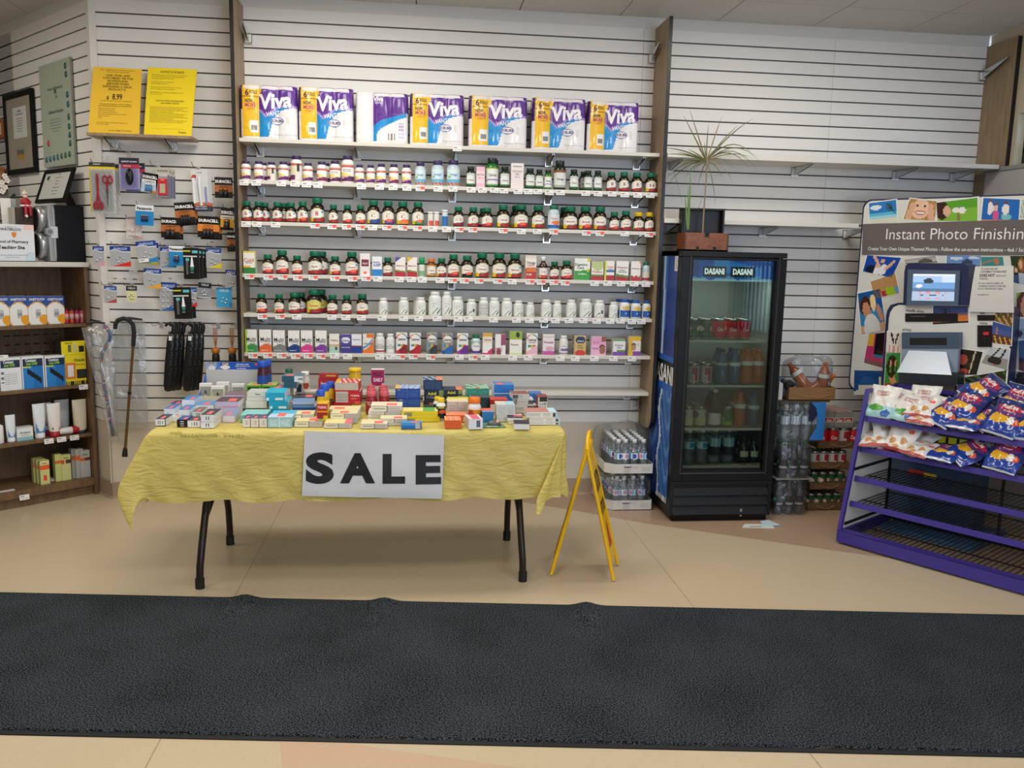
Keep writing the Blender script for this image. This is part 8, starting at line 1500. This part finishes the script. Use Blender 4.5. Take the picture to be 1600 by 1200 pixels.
pic([(885, 585), (1198, 590), (1192, 740), (880, 740)], lambda u, v: '2c4460' if v < .55-.9*abs(u-.62)+.25 and abs(u-.62) < .16 else '3a5878' if v < .32+.1*math.sin(u*9) else 'd0d8e2' if E_(u, v, .3, .82, .2, .1) or E_(u, v, .8, .86, .16, .08) else '6a90c4')
pic([(1205, 600), (1405, 600), (1415, 680), (1205, 690)], lambda u, v: 'b87a54' if E_(u, v, .7, .5, .12, .4) or line(u, v, .05, .3, .65, .75, .06) else '3a8a8a', 14, 8)
pic([(1472, 592), (1640, 592), (1640, 870), (1505, 838)], lambda u, v: 'd2a07c' if E_(u, v, .55, .70, .12, .14) or E_(u, v, .25, .48, .1, .1) else '8a5a34' if E_(u, v, .6, .68, .22, .26) else 'a9b4c4' if v < .4 and u > .4 else '3a5078' if v < .3 else '26361e')
pic([(62, 52), (268, 8), (325, 388), (97, 432)], lambda u, v: 'e9cf98' if E_(u, v, .62, .72, .12, .2) else 'd9d6d6' if E_(u, v, .45, .1, .32, .36) else '8a5a40' if v < .02 else 'c98a68' if E_(u, v, .30, .58, .17, .17) or line(u, v, .9, .3, .8, .55, .08) or E_(u, v, .42, .42, .1, .1) else '4a2c20' if E_(u, v, .28, .66, .24, .24) else 'c9a484' if v < .2 else '1f5a9a' if v > .55 else '3a86b8', k=1)
pic([(165, 430), (322, 412), (300, 742), (118, 692)], lambda u, v: '8a5a5a' if v < .16 else '1f1a1c' if .42 < u < .92 and v > .35 else '3f7aa0' if .42 < u < .92 and v > .26 else 'c83a6a' if u > .34 else 'd9a63a' if v > .62 else 'b8386a', k=1)
pic([(30, 762), (298, 768), (298, 985), (24, 990)], lambda u, v: '2a5c9a' if E_(u, v, .45, .45, .28, .3) and v > .42 else 'd9d4c8' if (v < .42 and abs(u-.45) < .30) or v < .12+.1*math.sin(u*7) or (.86 < u < .94 and v < .75) else '1c4a84' if v > .5 else '23548c', k=1, border=0)
pic([(1530, 45), (1650, 30), (1650, 270), (1535, 265)], lambda u, v: 'c9907a' if E_(u, v, .6, .4, .3, .4) else '5a3a34' if E_(u, v, .5, .5, .5, .5) else '8aa84a', 10, 12, k=1)
pic([(1520, 290), (1650, 280), (1650, 470), (1495, 470)], lambda u, v: '4a3a4a' if E_(u, v, .35, .25, .2, .2) else '9cb4cc' if v > .5 else '7aa0c0', 12, 12, k=1)
pic([(1515, 490), (1650, 480), (1650, 790), (1520, 750)], lambda u, v: 'b9b4ae' if u < .25 else '3a5a8a' if v > .4 and u < .7 else '5a3a44' if v < .3 else '2a3448', 12, 14, k=1)
pic([(1440, 770), (1650, 780), (1650, 1060), (1420, 1040)], lambda u, v: '2c2c2e' if E_(u, v, .75, .5, .4, .6) else '8f908e' if v > .5 else '6a6a6a', 14, 14, k=1, border=0)
# title band
m = MB(); q = [KL(*p, .006) for p in ((1348.5, 350), (1640, 342), (1640, 399), (1346.5, 398))]; m.prism([q[3], q[2], q[1], q[0]], (0, .002, 0), M('6a6160', .18, coat=.6)); 
P = lambda x, z: (x, -.0072, z); wt = M('eae6e2', .4)
a_, b_ = KL(1384, 374, .0072), KL(1612, 374, .0072); hcap = KL(1384, 357, .0072)[2]-a_[2]; m.text('Instant Photo Finishing', P, a_[0], a_[2], hcap, wt, b_[0]-a_[0], -.004, 0, 'l', 4)
a2, b2 = KL(1356, 391, .0072), KL(1603, 389.5, .0072); m.text('Create Your Own Unique Themed Photos - Follow the on-screen instructions - 4x6 / 5x7', P, a2[0], a2[2], .020, wt, b2[0]-a2[0], .012, 0, 'l'); m.build('title_band', t)
# terminal: body, hood, screen, slots, printer
OB, OH = .10, .13
def poly(pts, off, dep, mat, mb=None, back=None): mb = mb or MB(); return mb.prism([KL(u, v, off) for u, v in pts], (0, dep, 0), mat, back)
bp_ = [(1381, 612), (1386, 540), (1389, 497), (1391, 488), (1396, 480), (1404, 476.5), (1516, 476.5), (1580, 484), (1582, 489), (1572, 612)]
m = poly(bp_, OB, .03, M('d9d7cf', .2, coat=.5), None, NV); poly([(u-4.5 if u < 1400 else u+3 if u > 1570 else u, v-(3.5 if v < 500 else 0)) for u, v in bp_], OB-.006, OB-.007, NV, m); z0_ = KL(1450, 612, OB)[2]
c0, c1 = KL(1383, 612, OB)[0], KL(1570, 612, OB)[0]; m.box(c0+.02, c1-.06, -OB+.01, -.002, .40, z0_+.01, NV); m.build('terminal_body', t)
m = poly([(1411, 477), (1413, 425), (1415, 415), (1420, 411), (1504, 411.5), (1511, 414), (1514, 421), (1513, 477)], OH, OH-.001, NV); m.build('screen_hood', t)
m = poly([(1416, 477), (1418.5, 421), (1500, 423), (1497, 477)], OH+.012, .011, M('4f6074', .35)); m.build('screen_bezel', t)
def scr(u, v):
    if v > .93: return 'd9dde6'
    if v < .36: return 'e08a84' if (.18 < u < .8 and (.26 < v < .33 or .07 < v < .13) and int(u*9) % 2) else '33405a' if (.2 < u < .75 and .19 < v < .24 and int(u*7) % 2) else 'a9bcd8'
    if E_(u, v, .38, .74, .12, .1): return '3a4450'
    if E_(u, v, .16, .55, .08, .07): return 'e6e4da'
    if v < .48: return '5a789c'
    return '6f9cd0' if v < .7 else '9fbfe6' if u < .7 else 'c4d6ee'
q = [Vector(KL(1330+x/5.926, 300+y/5.926, OH+.0135)) for x, y in ((575, 758), (965, 762), (952, 1012), (558, 1005))]
MB().paint(scr, 36, 26, lambda u, v: (q[3]*(1-u)+q[2]*u)*(1-v)+(q[0]*(1-u)+q[1]*u)*v, mk=lambda c: M(c, .2, emit=.45)).build('screen', t)
def kbox(x0, x1, y0, y1, off, dep, mat, name, k=1): oy = (300, 450)[k]; return poly([(1330+x0/5.926, oy+y1/5.926), (1330+x0/5.926, oy+y0/5.926), (1330+x1/5.926, oy+y0/5.926), (1330+x1/5.926, oy+y1/5.926)], off, dep, mat).build(name, t)
pic([(760, 165), (1078, 166), (1085, 320), (755, 338)], lambda u, v: '1c1a24' if line(u, v, .35, .2, .36, .8, .03) or (E_(u, v, .35, .75, .16, .14) and int(u*30+v*20) % 3 == 0) or v < .1 else 'd0783a' if v < .45 else '7a5a6a' if v < .6 else '33487c', off=OB+.002, k=1)
kbox(500, 985, 235, 312, OB+.006, .006, M('17171a', .3), 'media_slot'); kbox(545, 690, 258, 268, OB+.007, .001, M('4a4a50'), 'slot_mark')
m = MB(); 
for s, u, v, h, w in (('media slots', 1429.5, 487.6, .016, .115), ('prints', 1417, 516.8, .015, .06), ('coins', 1536.5, 506.6, .014, .06), ('bills', 1535, 491, .012, .05)): a_ = KL(u, v, OB+.0015); m.text(s, lambda x, z: (x, -OB-.0015, z), a_[0], a_[2], h, M('3a3a3c', .5), w, .01)
m.build('slot_lettering', t)
pic([(335, 405), (465, 420), (460, 605), (325, 592)], lambda u, v: '2a2422' if line(u, v, .3, 1, .45, .5, .06) or line(u, v, .8, 1, .6, .5, .05) else 'c98a7a' if v < .35 and int(u*7) % 2 else 'd9d2c8', 12, 14, OB+.0015, k=1)
pic([(325, 605), (455, 600), (440, 905), (305, 910)], lambda u, v: '1a1c1a' if E_(u, v, .45, .6, .36, .34) and not (E_(u, v, .36, .6, .08, .2) or E_(u, v, .7, .6, .08, .18)) else 'd9946a' if line(u, v, .3, .4, .6, .05, .09) or line(u, v, .55, .4, .75, .05, .08) or E_(u, v, .36, .7, .08, .1) or E_(u, v, .72, .68, .08, .1) else 'b8342c' if v < .08 else '2f8a3a', 16, 24, OB+.0015, k=1)
pic([(985, 560), (1218, 592), (1160, 802), (978, 805)], lambda u, v: 'b04a3a' if E_(u, v, .25, .6, .2, .2) or E_(u, v, .25, .12, .3, .14) else 'c9b99a' if line(u, v, .62, .1, .72, .95, .035) else '1f1714', off=OB+.0015, k=1)
pic([(1335, 232), (1495, 232), (1490, 358), (1320, 302)], lambda u, v: '4a3a1e' if v > .5 and int(u*9) % 2 else 'c9a25a' if int(u*8+v*4) % 3 == 0 else '6a5030', 14, 10, OB+.0015, k=1)
pic([(1312, 310), (1490, 362), (1480, 530), (1290, 505)], lambda u, v: 'd9a04a' if v < .38 and int(u*12+v*5) % 3 == 0 else '5a3a2c' if v < .45 else 'c9885a' if E_(u, v, .25, .58, .05, .2) else '4a5a94' if v < .75 else '38508c', 18, 14, OB+.0015, k=1)
pic([(1290, 540), (1468, 570), (1440, 758), (1205, 692)], lambda u, v: '2a2420' if line(u, v, .2, .3, .5, .95, .04) or line(u, v, .6, .3, .8, .95, .04) or E_(u, v, .45, .3, .3, .2) else 'b0483a' if E_(u, v, .5, .16, .12, .08) else 'c2c6c8' if v > .5 else '9a948c', 18, 16, OB+.0015, k=1)
pic([(1050, 828), (1438, 762), (1420, 985), (1070, 985)], lambda u, v: '2a2018' if E_(u, v, .50, .78, .13, .24) or E_(u, v, .80, .60, .12, .28) else 'd2a07e' if E_(u, v, .54, .58, .12, .28) or E_(u, v, .70, .52, .11, .24) else '8a6a4a' if E_(u, v, .38, .3, .1, .3) else '4a6a34' if int(u*14+v*9) % 3 == 0 else '24301c', off=OB+.0015, k=1)
pic([(965, 872), (1050, 880), (1040, 985), (945, 985)], lambda u, v: '1a1416' if E_(u, v, .3, .45, .17, .14) or E_(u, v, .72, .45, .17, .14) else 'c98a72' if E_(u, v, .5, .45, .42, .5) else '7a3a30', 14, 12, OB+.002, k=1)
kbox(1168, 1328, 250, 302, OB+.005, .005, M('1c1418', .3), 'bill_slot'); kbox(1168, 1300, 345, 545, OB+.008, .008, M('131214', .35), 'coin_panel'); kbox(1222, 1272, 408, 436, OB+.016, .008, M('c8323a', .35), 'coin_button'); kbox(1232, 1236, 360, 520, OB+.0085, .001, M('34343a', .3), 'coin_slit')
OP = OB+.05; SLB = M('46586c', .35)
kbox(468, 998, 412, 560, OP, .05, SLB, 'printer_hood'); kbox(542, 884, 462, 528, OP+.001, .003, M('1a1918', .5), 'print_slot')
m = poly([(1330+458/5.926, 450+782/5.926), (1330+468/5.926, 450+530/5.926), (1330+995/5.926, 450+545/5.926), (1330+980/5.926, 450+800/5.926)], OP-.004, .03, M('8797a8', .3)); m.build('printer_frame', t)
a_, b_, c_, d_k = [Vector(KL(1330+x/5.926, 450+y/5.926, OP)) for x, y in ((532, 578), (882, 592), (965, 800), (458, 775))]; c_.y -= .05; d_k.y -= .05
MB().add([a_, d_k, c_, b_]+[p_+Vector((0, .02, 0)) for p_ in (a_, d_k, c_, b_)], [(0, 1, 2, 3), (7, 6, 5, 4), (0, 4, 5, 1), (1, 5, 6, 2), (2, 6, 7, 3), (3, 7, 4, 0)], M('9aa2ac', .32, .6)).build('print_tray', t)
kbox(438, 985, 785, 905, OP+.045, .09, M('2b3138', .4), 'printer_base')
MB().box(c0+.06, c1-.10, -OB+.03, .10, .05, .40, M('2f4560', .45)).box(max(c0, .03), c1+.0, -.32, .16, .0, .03, M('3f6484', .4)).build('pedestal', t)
MB().box(c0+.17, c0+.26, -OB+.028, -OB+.03, .30, .33, M('b8342c', .5)).box(c0+.26, c0+.33, -OB+.028, -OB+.03, .30, .325, M('d0b42c', .5)).build('sticker', t); MB().box(c0+.33, c0+.50, -OB+.007, -OB+.0095, .52, .56, M('c9cc1e', .4)).box(c0+.37, c0+.385, -OB+.006, -OB+.007, .52, .56, '1a1a1a').box(c0+.43, c0+.445, -OB+.006, -OB+.007, .52, .56, '1a1a1a').build('hazard_label', t)
q = [Vector(KL(u, v, OB+.012)) for u, v in ((1524, 416), (1584, 415.5), (1585, 488.5), (1514, 487))]; f = lambda u, v: (q[3]*(1-u)+q[2]*u)*(1-v)+(q[0]*(1-u)+q[1]*u)*v+Vector((0, -.006*math.sin(v*3.1)-.006*(1-v), 0))
m = MB(); pw = M('d2cfc8', .6, bump=.15, bscale=20); m.paint(lambda u, v: pw, 8, 14, f, True); m.paint(lambda u, v: pw, 8, 14, lambda u, v: f(1-u, v)+Vector((0, .0012, 0)), True); W_, H_ = (q[1]-q[0]).length, (q[0]-q[3]).length
for s, v, h, w, bo in (('TO OUR VALUED', .92, .040, .44, 0), ('CUSTOMERS THIS MACHINE', .86, .040, .66, .005), ('DOES NOT', .77, .060, .38, .03), ('GIVE OUT', .77, .04, .26, 0), ('CHANGE.', .71, .036, .22, 0), ('IF YOU ARE IN NEED OF', .61, .036, .60, 0), ('CHANGE PLEASE COME SEE', .55, .036, .66, 0), ('US AT THE FRONT DESK.', .49, .036, .60, 0), ('management', .37, .03, .4, 0)):
    m.text(s, lambda x, z: f(x/W_, z/H_)+Vector((0, -.001, 0)), (.16 if s != 'GIVE OUT' else .57)*W_, v*H_, h*H_, M('3a3a3a'), w*W_, bo, 0, 'l')
m.build('paper_note', t, label='white typed paper note taped beside the screen')

# snack bags
def cand(v_): 
    def f(u, v): return 'f2694f' if v_ == 2 and E_(u, v, .8, .62, .1, .07) else '4a9a3a' if v_ < 2 and E_(u, v, .42, .26, .26, .10) else '3a6ab0' if v_ < 2 and E_(u, v, .8, .12, .18, .1) else 'a8d0d4' if v_ < 2 and v < .32 else 'c8935a' if v_ >= 2 and (E_(u, v, .3, .25, .13, .1) or E_(u, v, .7, .3, .14, .1) or E_(u, v, .5, .12, .1, .07)) else 'b04a48' if v_ >= 2 and v < .08 else 'b07a74' if (.2 < u < .8 and (.70 < v < .715 or .80 < v < .815)) or ((abs(u-.2) < .01 or abs(u-.8) < .01) and .70 < v < .81) else 'e2ded8'
    return f
ruf = lambda u, v: 'c9ccd4' if v < .03 or v > .97 else 'b8283a' if E_(u, v, .5, .72, .40, .085) else '6a2f6e' if E_(u, v, .5, .62, .42, .12) else 'e2aa2c' if E_(u, v, .36, .42, .26, .15) else 'e0ddd4' if E_(u, v, .68, .40, .12, .10) else 'd0542c' if E_(u, v, .84, .38, .10, .08) else '1c3c94' if v < .34 else '1a2c6c'
SB = {}
def bag_mesh(k):
    if k in SB: return SB[k]
    n = 18; w, h = 1.0, 1.25; m = MB(); fn = ruf if k == 'r' else cand(int(k)); rr = random.Random(len(SB)+2); ph = [rr.random()*6 for _ in range(4)]
    def P(s):
        def f(u, v):
            e = (max(0, 1-(2*u-1)**4)*max(0, 1-(2*v-1)**4))**.6
            pu = .03*math.sin(v*9+ph[0])*(2*u-1); return ((u-.5)*w*(1-.06*e)+pu, (v-.5)*h, s*(.14*e+.022*e*math.sin(u*14+ph[1]+v*9)+.018*e*math.sin(v*19+ph[2]-u*5))+.01*math.sin(u*17+ph[3])*(1-e))
        return f
    mk = lambda c: M(c, .22, coat=.5) if k == 'r' else M(c, .35, coat=.2)
    m.paint(fn, 26, 30, P(1), True, mk); m.paint(lambda u, v: '8f949c' if k == 'r' else 'd5d2cc', n, n, lambda u, v: P(-1)(1-u, v), True, mk)
    f1 = P(1); T3 = lambda x, z: (lambda p: (p[0], p[1], p[2]+.008))(f1(x/w+.5, z/h+.5))
    if k == 'r': m.text('Ruffles', T3, 0, .24, .13, M('ece6e4', .4), .66, .03); m.text('all dressed', T3, 0, .13, .05, M('e2d9e2', .4), .5, .01)
    else: m.text("STODDART'S", T3, 0, .28, .075, M('a8504a', .4), .5, .02); m.text('GUMMIES' if int(k) < 2 else 'PEACHES', T3, 0, .17, .09, M('c0807a', .4), .5, .02)
    SB[k] = m.mesh('snack_bag'); return SB[k]
def sbag(u, v, lip, k, w, label, dt=.06, ro=0, lean=45, yaw=0, dz=0, sc=1.0):
    y, z = LIPS[lip]; p = on_p(u, v, RP+RB*(y+dt), RB); al = R(lean); ro = R(ro); ca, sa = math.cos(ro), math.sin(ro); ya = R(yaw)
    A = RA*math.cos(ya)+RB*math.sin(ya); B = RB*math.cos(ya)-RA*math.sin(ya); up = B*math.cos(al)+UZ*math.sin(al); X = A*ca+up*sa; Y = up*ca-A*sa; Z = X.cross(Y)
    mt = Matrix((X*w, Y*w*sc, Z*w)).transposed().to_4x4(); zmin = min((mt @ vv.co).z for vv in bag_mesh(k).vertices); p.z = max(p.z, z+.003-zmin+dz+(.013 if dt < .08 else 0))
    o = link('snack_bag', bag_mesh(k), None); o.location = p; o.rotation_euler = Matrix((X, Y, Z)).transposed().to_euler(); o.scale = (w, w*sc, w)
    tag(o, label, 'snack bag', 'snack bags on the purple rack')
r3 = lambda x, y: (1330+x/9.23, 590+y/9.23); r4 = lambda x, y: (1460+x/7.743, 590+y/7.743)
WS = 'white candy bag'; BS = 'blue potato chip bag'; TS = 'upper snack shelf'; LS = 'lower snack shelf'
sbag(*r3(440, 420), 3, '0', .155, f'{WS} standing upright at the left end of the {TS}', .05, 0, 58)
sbag(*r3(690, 400), 3, '0', .145, f'{WS} seen edge-on next to the leftmost upright bag', .09, -14, 62, 48)
sbag(*r3(830, 470), 3, '1', .15, f'{WS} with blue speckles, third from left on the {TS}', .05, -6, 42)
sbag(*r3(1040, 330), 3, '0', .15, f'{WS} peeking out behind the others on the {TS}', .17, 4, 55, 0, .02)
sbag(*r3(1030, 480), 3, '2', .15, f'{WS} with orange dot leaning in the middle of the {TS}', .07, 3, 32, 0, .03)
sbag(*r3(1090, 600), 3, '2', .145, f'{WS} lying flat at the lip of the {TS}', .035, -5, 14)
sbag(*r3(1290, 480), 3, '3', .145, f'{WS} with red print against the first blue chip bag', .10, -8, 42, 0, .02)
sbag(*r4(160, 480), 3, 'r', .15, f'{BS} tilted leftmost on the {TS}', .05, -22, 40)
sbag(*r4(380, 400), 3, 'r', .165, f'{BS} leaning at the centre of the {TS}', .10, -16, 42, 0, .05)
sbag(*r4(410, 545), 3, 'r', .155, f'{BS} lying flat at the lip of the {TS}', .03, -4, 12)
sbag(*r4(640, 500), 3, 'r', .125, f'{BS} wedged low between the centre and right chip bags', .07, -30, 40)
sbag(*r4(590, 230), 3, 'r', .165, f'{BS} heaped highest on the back of the {TS}', .20, -38, 38, 0, .13)
sbag(*r4(430, 215), 3, 'r', .15, f'{BS} heaped second highest, left of the highest one', .23, 12, 30, 0, .10)
sbag(*r4(870, 555), 3, 'r', .17, f'{BS} standing face-on at the right of the {TS}', .05, -10, 50)
sbag(*r4(990, 290), 3, 'r', .16, f'{BS} standing behind the right face-on bag', .20, -12, 52, 0, .06)
sbag(*r4(1090, 560), 3, 'r', .165, f'{BS} cut off at the right end of the {TS}', .06, 4, 50)
sbag(*r3(330, 880), 2, '2', .15, f'{WS} lying flat at the left end of the {LS}', .06, 26, 16)
sbag(*r3(520, 880), 2, '3', .145, f'{WS} edge-on between two candy bags of the {LS}', .10, 0, 50, 46)
sbag(*r3(740, 880), 2, '2', .155, f'{WS} with orange dot standing on the {LS}', .07, -5, 52)
sbag(*r3(960, 900), 2, '3', .15, f'{WS} slumped back on the {LS}', .13, -30, 34, 0, .01)
sbag(*r3(1010, 1040), 2, '2', .15, f'{WS} lying at the lip of the {LS}', .035, -10, 14)
sbag(*r4(150, 945), 2, 'r', .15, f'{BS} lying leftmost on the {LS}', .035, -6, 16)
sbag(*r4(440, 930), 2, 'r', .16, f'{BS} turned diagonally on the {LS}', .06, -38, 32)
sbag(*r4(600, 870), 2, 'r', .14, f'{BS} in shadow behind the diagonal one', .17, -30, 40)
sbag(*r4(870, 975), 2, 'r', .16, f'{BS} standing with a white sticker on the {LS}', .05, -6, 48)
# ------------------------------------------------------------------ entrance mat
A0, B0 = Vector((-1.813, -1.477, 0)), Vector((2.70, -2.008, 0)); d = (B0-A0).normalized(); n_ = Vector((d.y, -d.x, 0)); A0 = A0-d*1.0; L_ = (B0-A0).length+1.0; WM = 1.108
t = thing('entrance_mat', 'long charcoal carpet mat with black rubber edging across the floor', 'mat', A0, math.atan2(d.y, d.x))
bx = [(on_z(px, 928)-A0).dot(d) for px in (390, 605, 912)]
def rip(x, y): return sum(.016*math.exp(-((x-b)/.045)**2)*math.exp(-y/.10) for b in bx)
cmx = bpy.data.materials.new('carpet_pile'); cmx.use_nodes = True; nt = cmx.node_tree; pb = nt.nodes['Principled BSDF']; tc = nt.nodes.new('ShaderNodeTexCoord')
n1 = nt.nodes.new('ShaderNodeTexNoise'); n1.inputs['Scale'].default_value = 190; n1.inputs['Detail'].default_value = 3; n2 = nt.nodes.new('ShaderNodeTexNoise'); n2.inputs['Scale'].default_value = 3; n2.inputs['Detail'].default_value = 5
cr = nt.nodes.new('ShaderNodeValToRGB'); cr.color_ramp.elements[0].position = .42; cr.color_ramp.elements[1].position = .60; cr.color_ramp.elements[0].color = lin('07080a'); cr.color_ramp.elements[1].color = lin('4a5056')
mm = nt.nodes.new('ShaderNodeMath'); mm.operation = 'MULTIPLY_ADD'; mm.inputs[1].default_value = .12; ms = nt.nodes.new('ShaderNodeMath'); ms.operation = 'ADD'; ms.inputs[1].default_value = -.06
for nn in (n1, n2): nt.links.new(tc.outputs['Object'], nn.inputs['Vector'])
nt.links.new(n2.outputs['Fac'], mm.inputs[0]); nt.links.new(n1.outputs['Fac'], mm.inputs[2]); nt.links.new(mm.outputs[0], ms.inputs[0]); nt.links.new(ms.outputs[0], cr.inputs[0]); nt.links.new(cr.outputs[0], pb.inputs['Base Color']); pb.inputs['Roughness'].default_value = .95; pb.inputs['Specular IOR Level'].default_value = .1
bp = nt.nodes.new('ShaderNodeBump'); bp.inputs['Strength'].default_value = .9; bp.inputs['Distance'].default_value = .006; nt.links.new(n1.outputs['Fac'], bp.inputs['Height']); nt.links.new(bp.outputs['Normal'], pb.inputs['Normal'])
NX, NY = 300, 24; rb = M('17181a', .5)
def grid(y0, y1, zf, ny):
    return [(L_*i/NX, -(y0+(y1-y0)*j/ny), zf(L_*i/NX, y0+(y1-y0)*j/ny)) for j in range(ny+1) for i in range(NX+1)], [((j+1)*(NX+1)+i, (j+1)*(NX+1)+i+1, j*(NX+1)+i+1, j*(NX+1)+i) for j in range(ny) for i in range(NX)]
m = MB(); v_, f_ = grid(0, WM, lambda x, y: .0035+rip(x, y)*.98, 26); m.add(v_, f_, rb, True); v_, f_ = grid(0, .001, lambda x, y: (.0005 if y == 0 else .0035+rip(x, y)), 1); m.add(v_, f_, rb); m.box(0, L_, -WM, 0, .0006, .0012, rb); m.build('rubber_backing', t)
rr = random.Random(1); ed = [rr.uniform(-.003, .003) for _ in range(NX+1)]
m = MB(); v_, f_ = grid(.018, WM-.026, lambda x, y: .0105+rip(x, y), NY); m.add(v_, f_, cmx, True)
for y, s in ((.018, 1), (WM-.026, -1)):
    vs = [(L_*i/NX, -(y-s*.004+s*ed[i]), .0036+rip(L_*i/NX, y)) for i in range(NX+1)]+[(L_*i/NX, -y, .0105+rip(L_*i/NX, y)) for i in range(NX+1)]
    fs = [(i, i+1, NX+2+i, NX+1+i) for i in range(NX)]; m.add(vs, [tuple(reversed(q)) for q in fs] if s > 0 else fs, cmx, True)
m.build('carpet_pile', t)
# ------------------------------------------------------------------ wet floor sign seen from its edge
L1, L2, R1, R2 = on_z(861, 900), on_z(868, 868), on_z(958.5, 909), on_z(965, 884); mid = (L1+R1)/2; mid2 = (L2+R2)/2
hz_ = on_y(921, 703, mid.y+.03).z; T1 = mid+(mid2-mid)*.12+UZ*hz_; T2 = mid+(mid2-mid)*.88+UZ*hz_; YW = M('e8b50e', .35)
t = thing('wet_floor_sign', 'yellow folding caution floor sign seen from its edge beside the table', 'sign', (mid.x, mid.y, 0)); o_ = Vector((mid.x, mid.y, 0))
for a, b_, s in ((L1, L2, -1), (R1, R2, 1)):
    m = MB(); A_, B_, C_, D2 = [p-o_ for p in (a, b_, T2, T1)]; nrm = (B_-A_).cross(D2-A_).normalized(); nrm = nrm if nrm.x*s > 0 else -nrm; th = nrm*.007
    e = .10
    def bar(p, q_, w_): m.tube([p, q_], w_, 4, YW)
    bar(A_+UZ*.008, D2, .011); bar(B_+UZ*.008, C_, .011); bar(D2, C_, .011)
    l0, r0 = A_+(D2-A_)*.12, B_+(C_-B_)*.12
    m.prism([l0+th, r0+th, C_+th, D2+th], -th*1.6, YW); m.build('leaf', t)
    if s > 0:
        Q = lambda x, z: (l0*(1-x)+r0*x)*(1-z)+(D2*(1-x)+C_*x)*z+th*1.12; m = MB()
        m.text('CAUTION', lambda x, z: Q(.5+x, z), 0, .62, .16, M('1a1a18'), .84, .03); m.text('WET FLOOR', lambda x, z: Q(.5+x, z), 0, .42, .10, M('1a1a18'), .8, .03); m.prism([Q(.3, .12), Q(.7, .12), Q(.5, .34)], nrm*.0006, M('c8302c')); m.build('lettering', t)
m = MB(); top = (T1+T2)/2-o_; m.tube([T1-o_, T2-o_], .016, 12, YW); m.tube([T1-o_+UZ*.0, T1-o_+(T2-T1)*.1+UZ*.055, T1-o_+(T2-T1)*.5+UZ*.065, T1-o_+(T2-T1)*.9+UZ*.055, T2-o_], .010, 10, YW); m.build('handle', t)
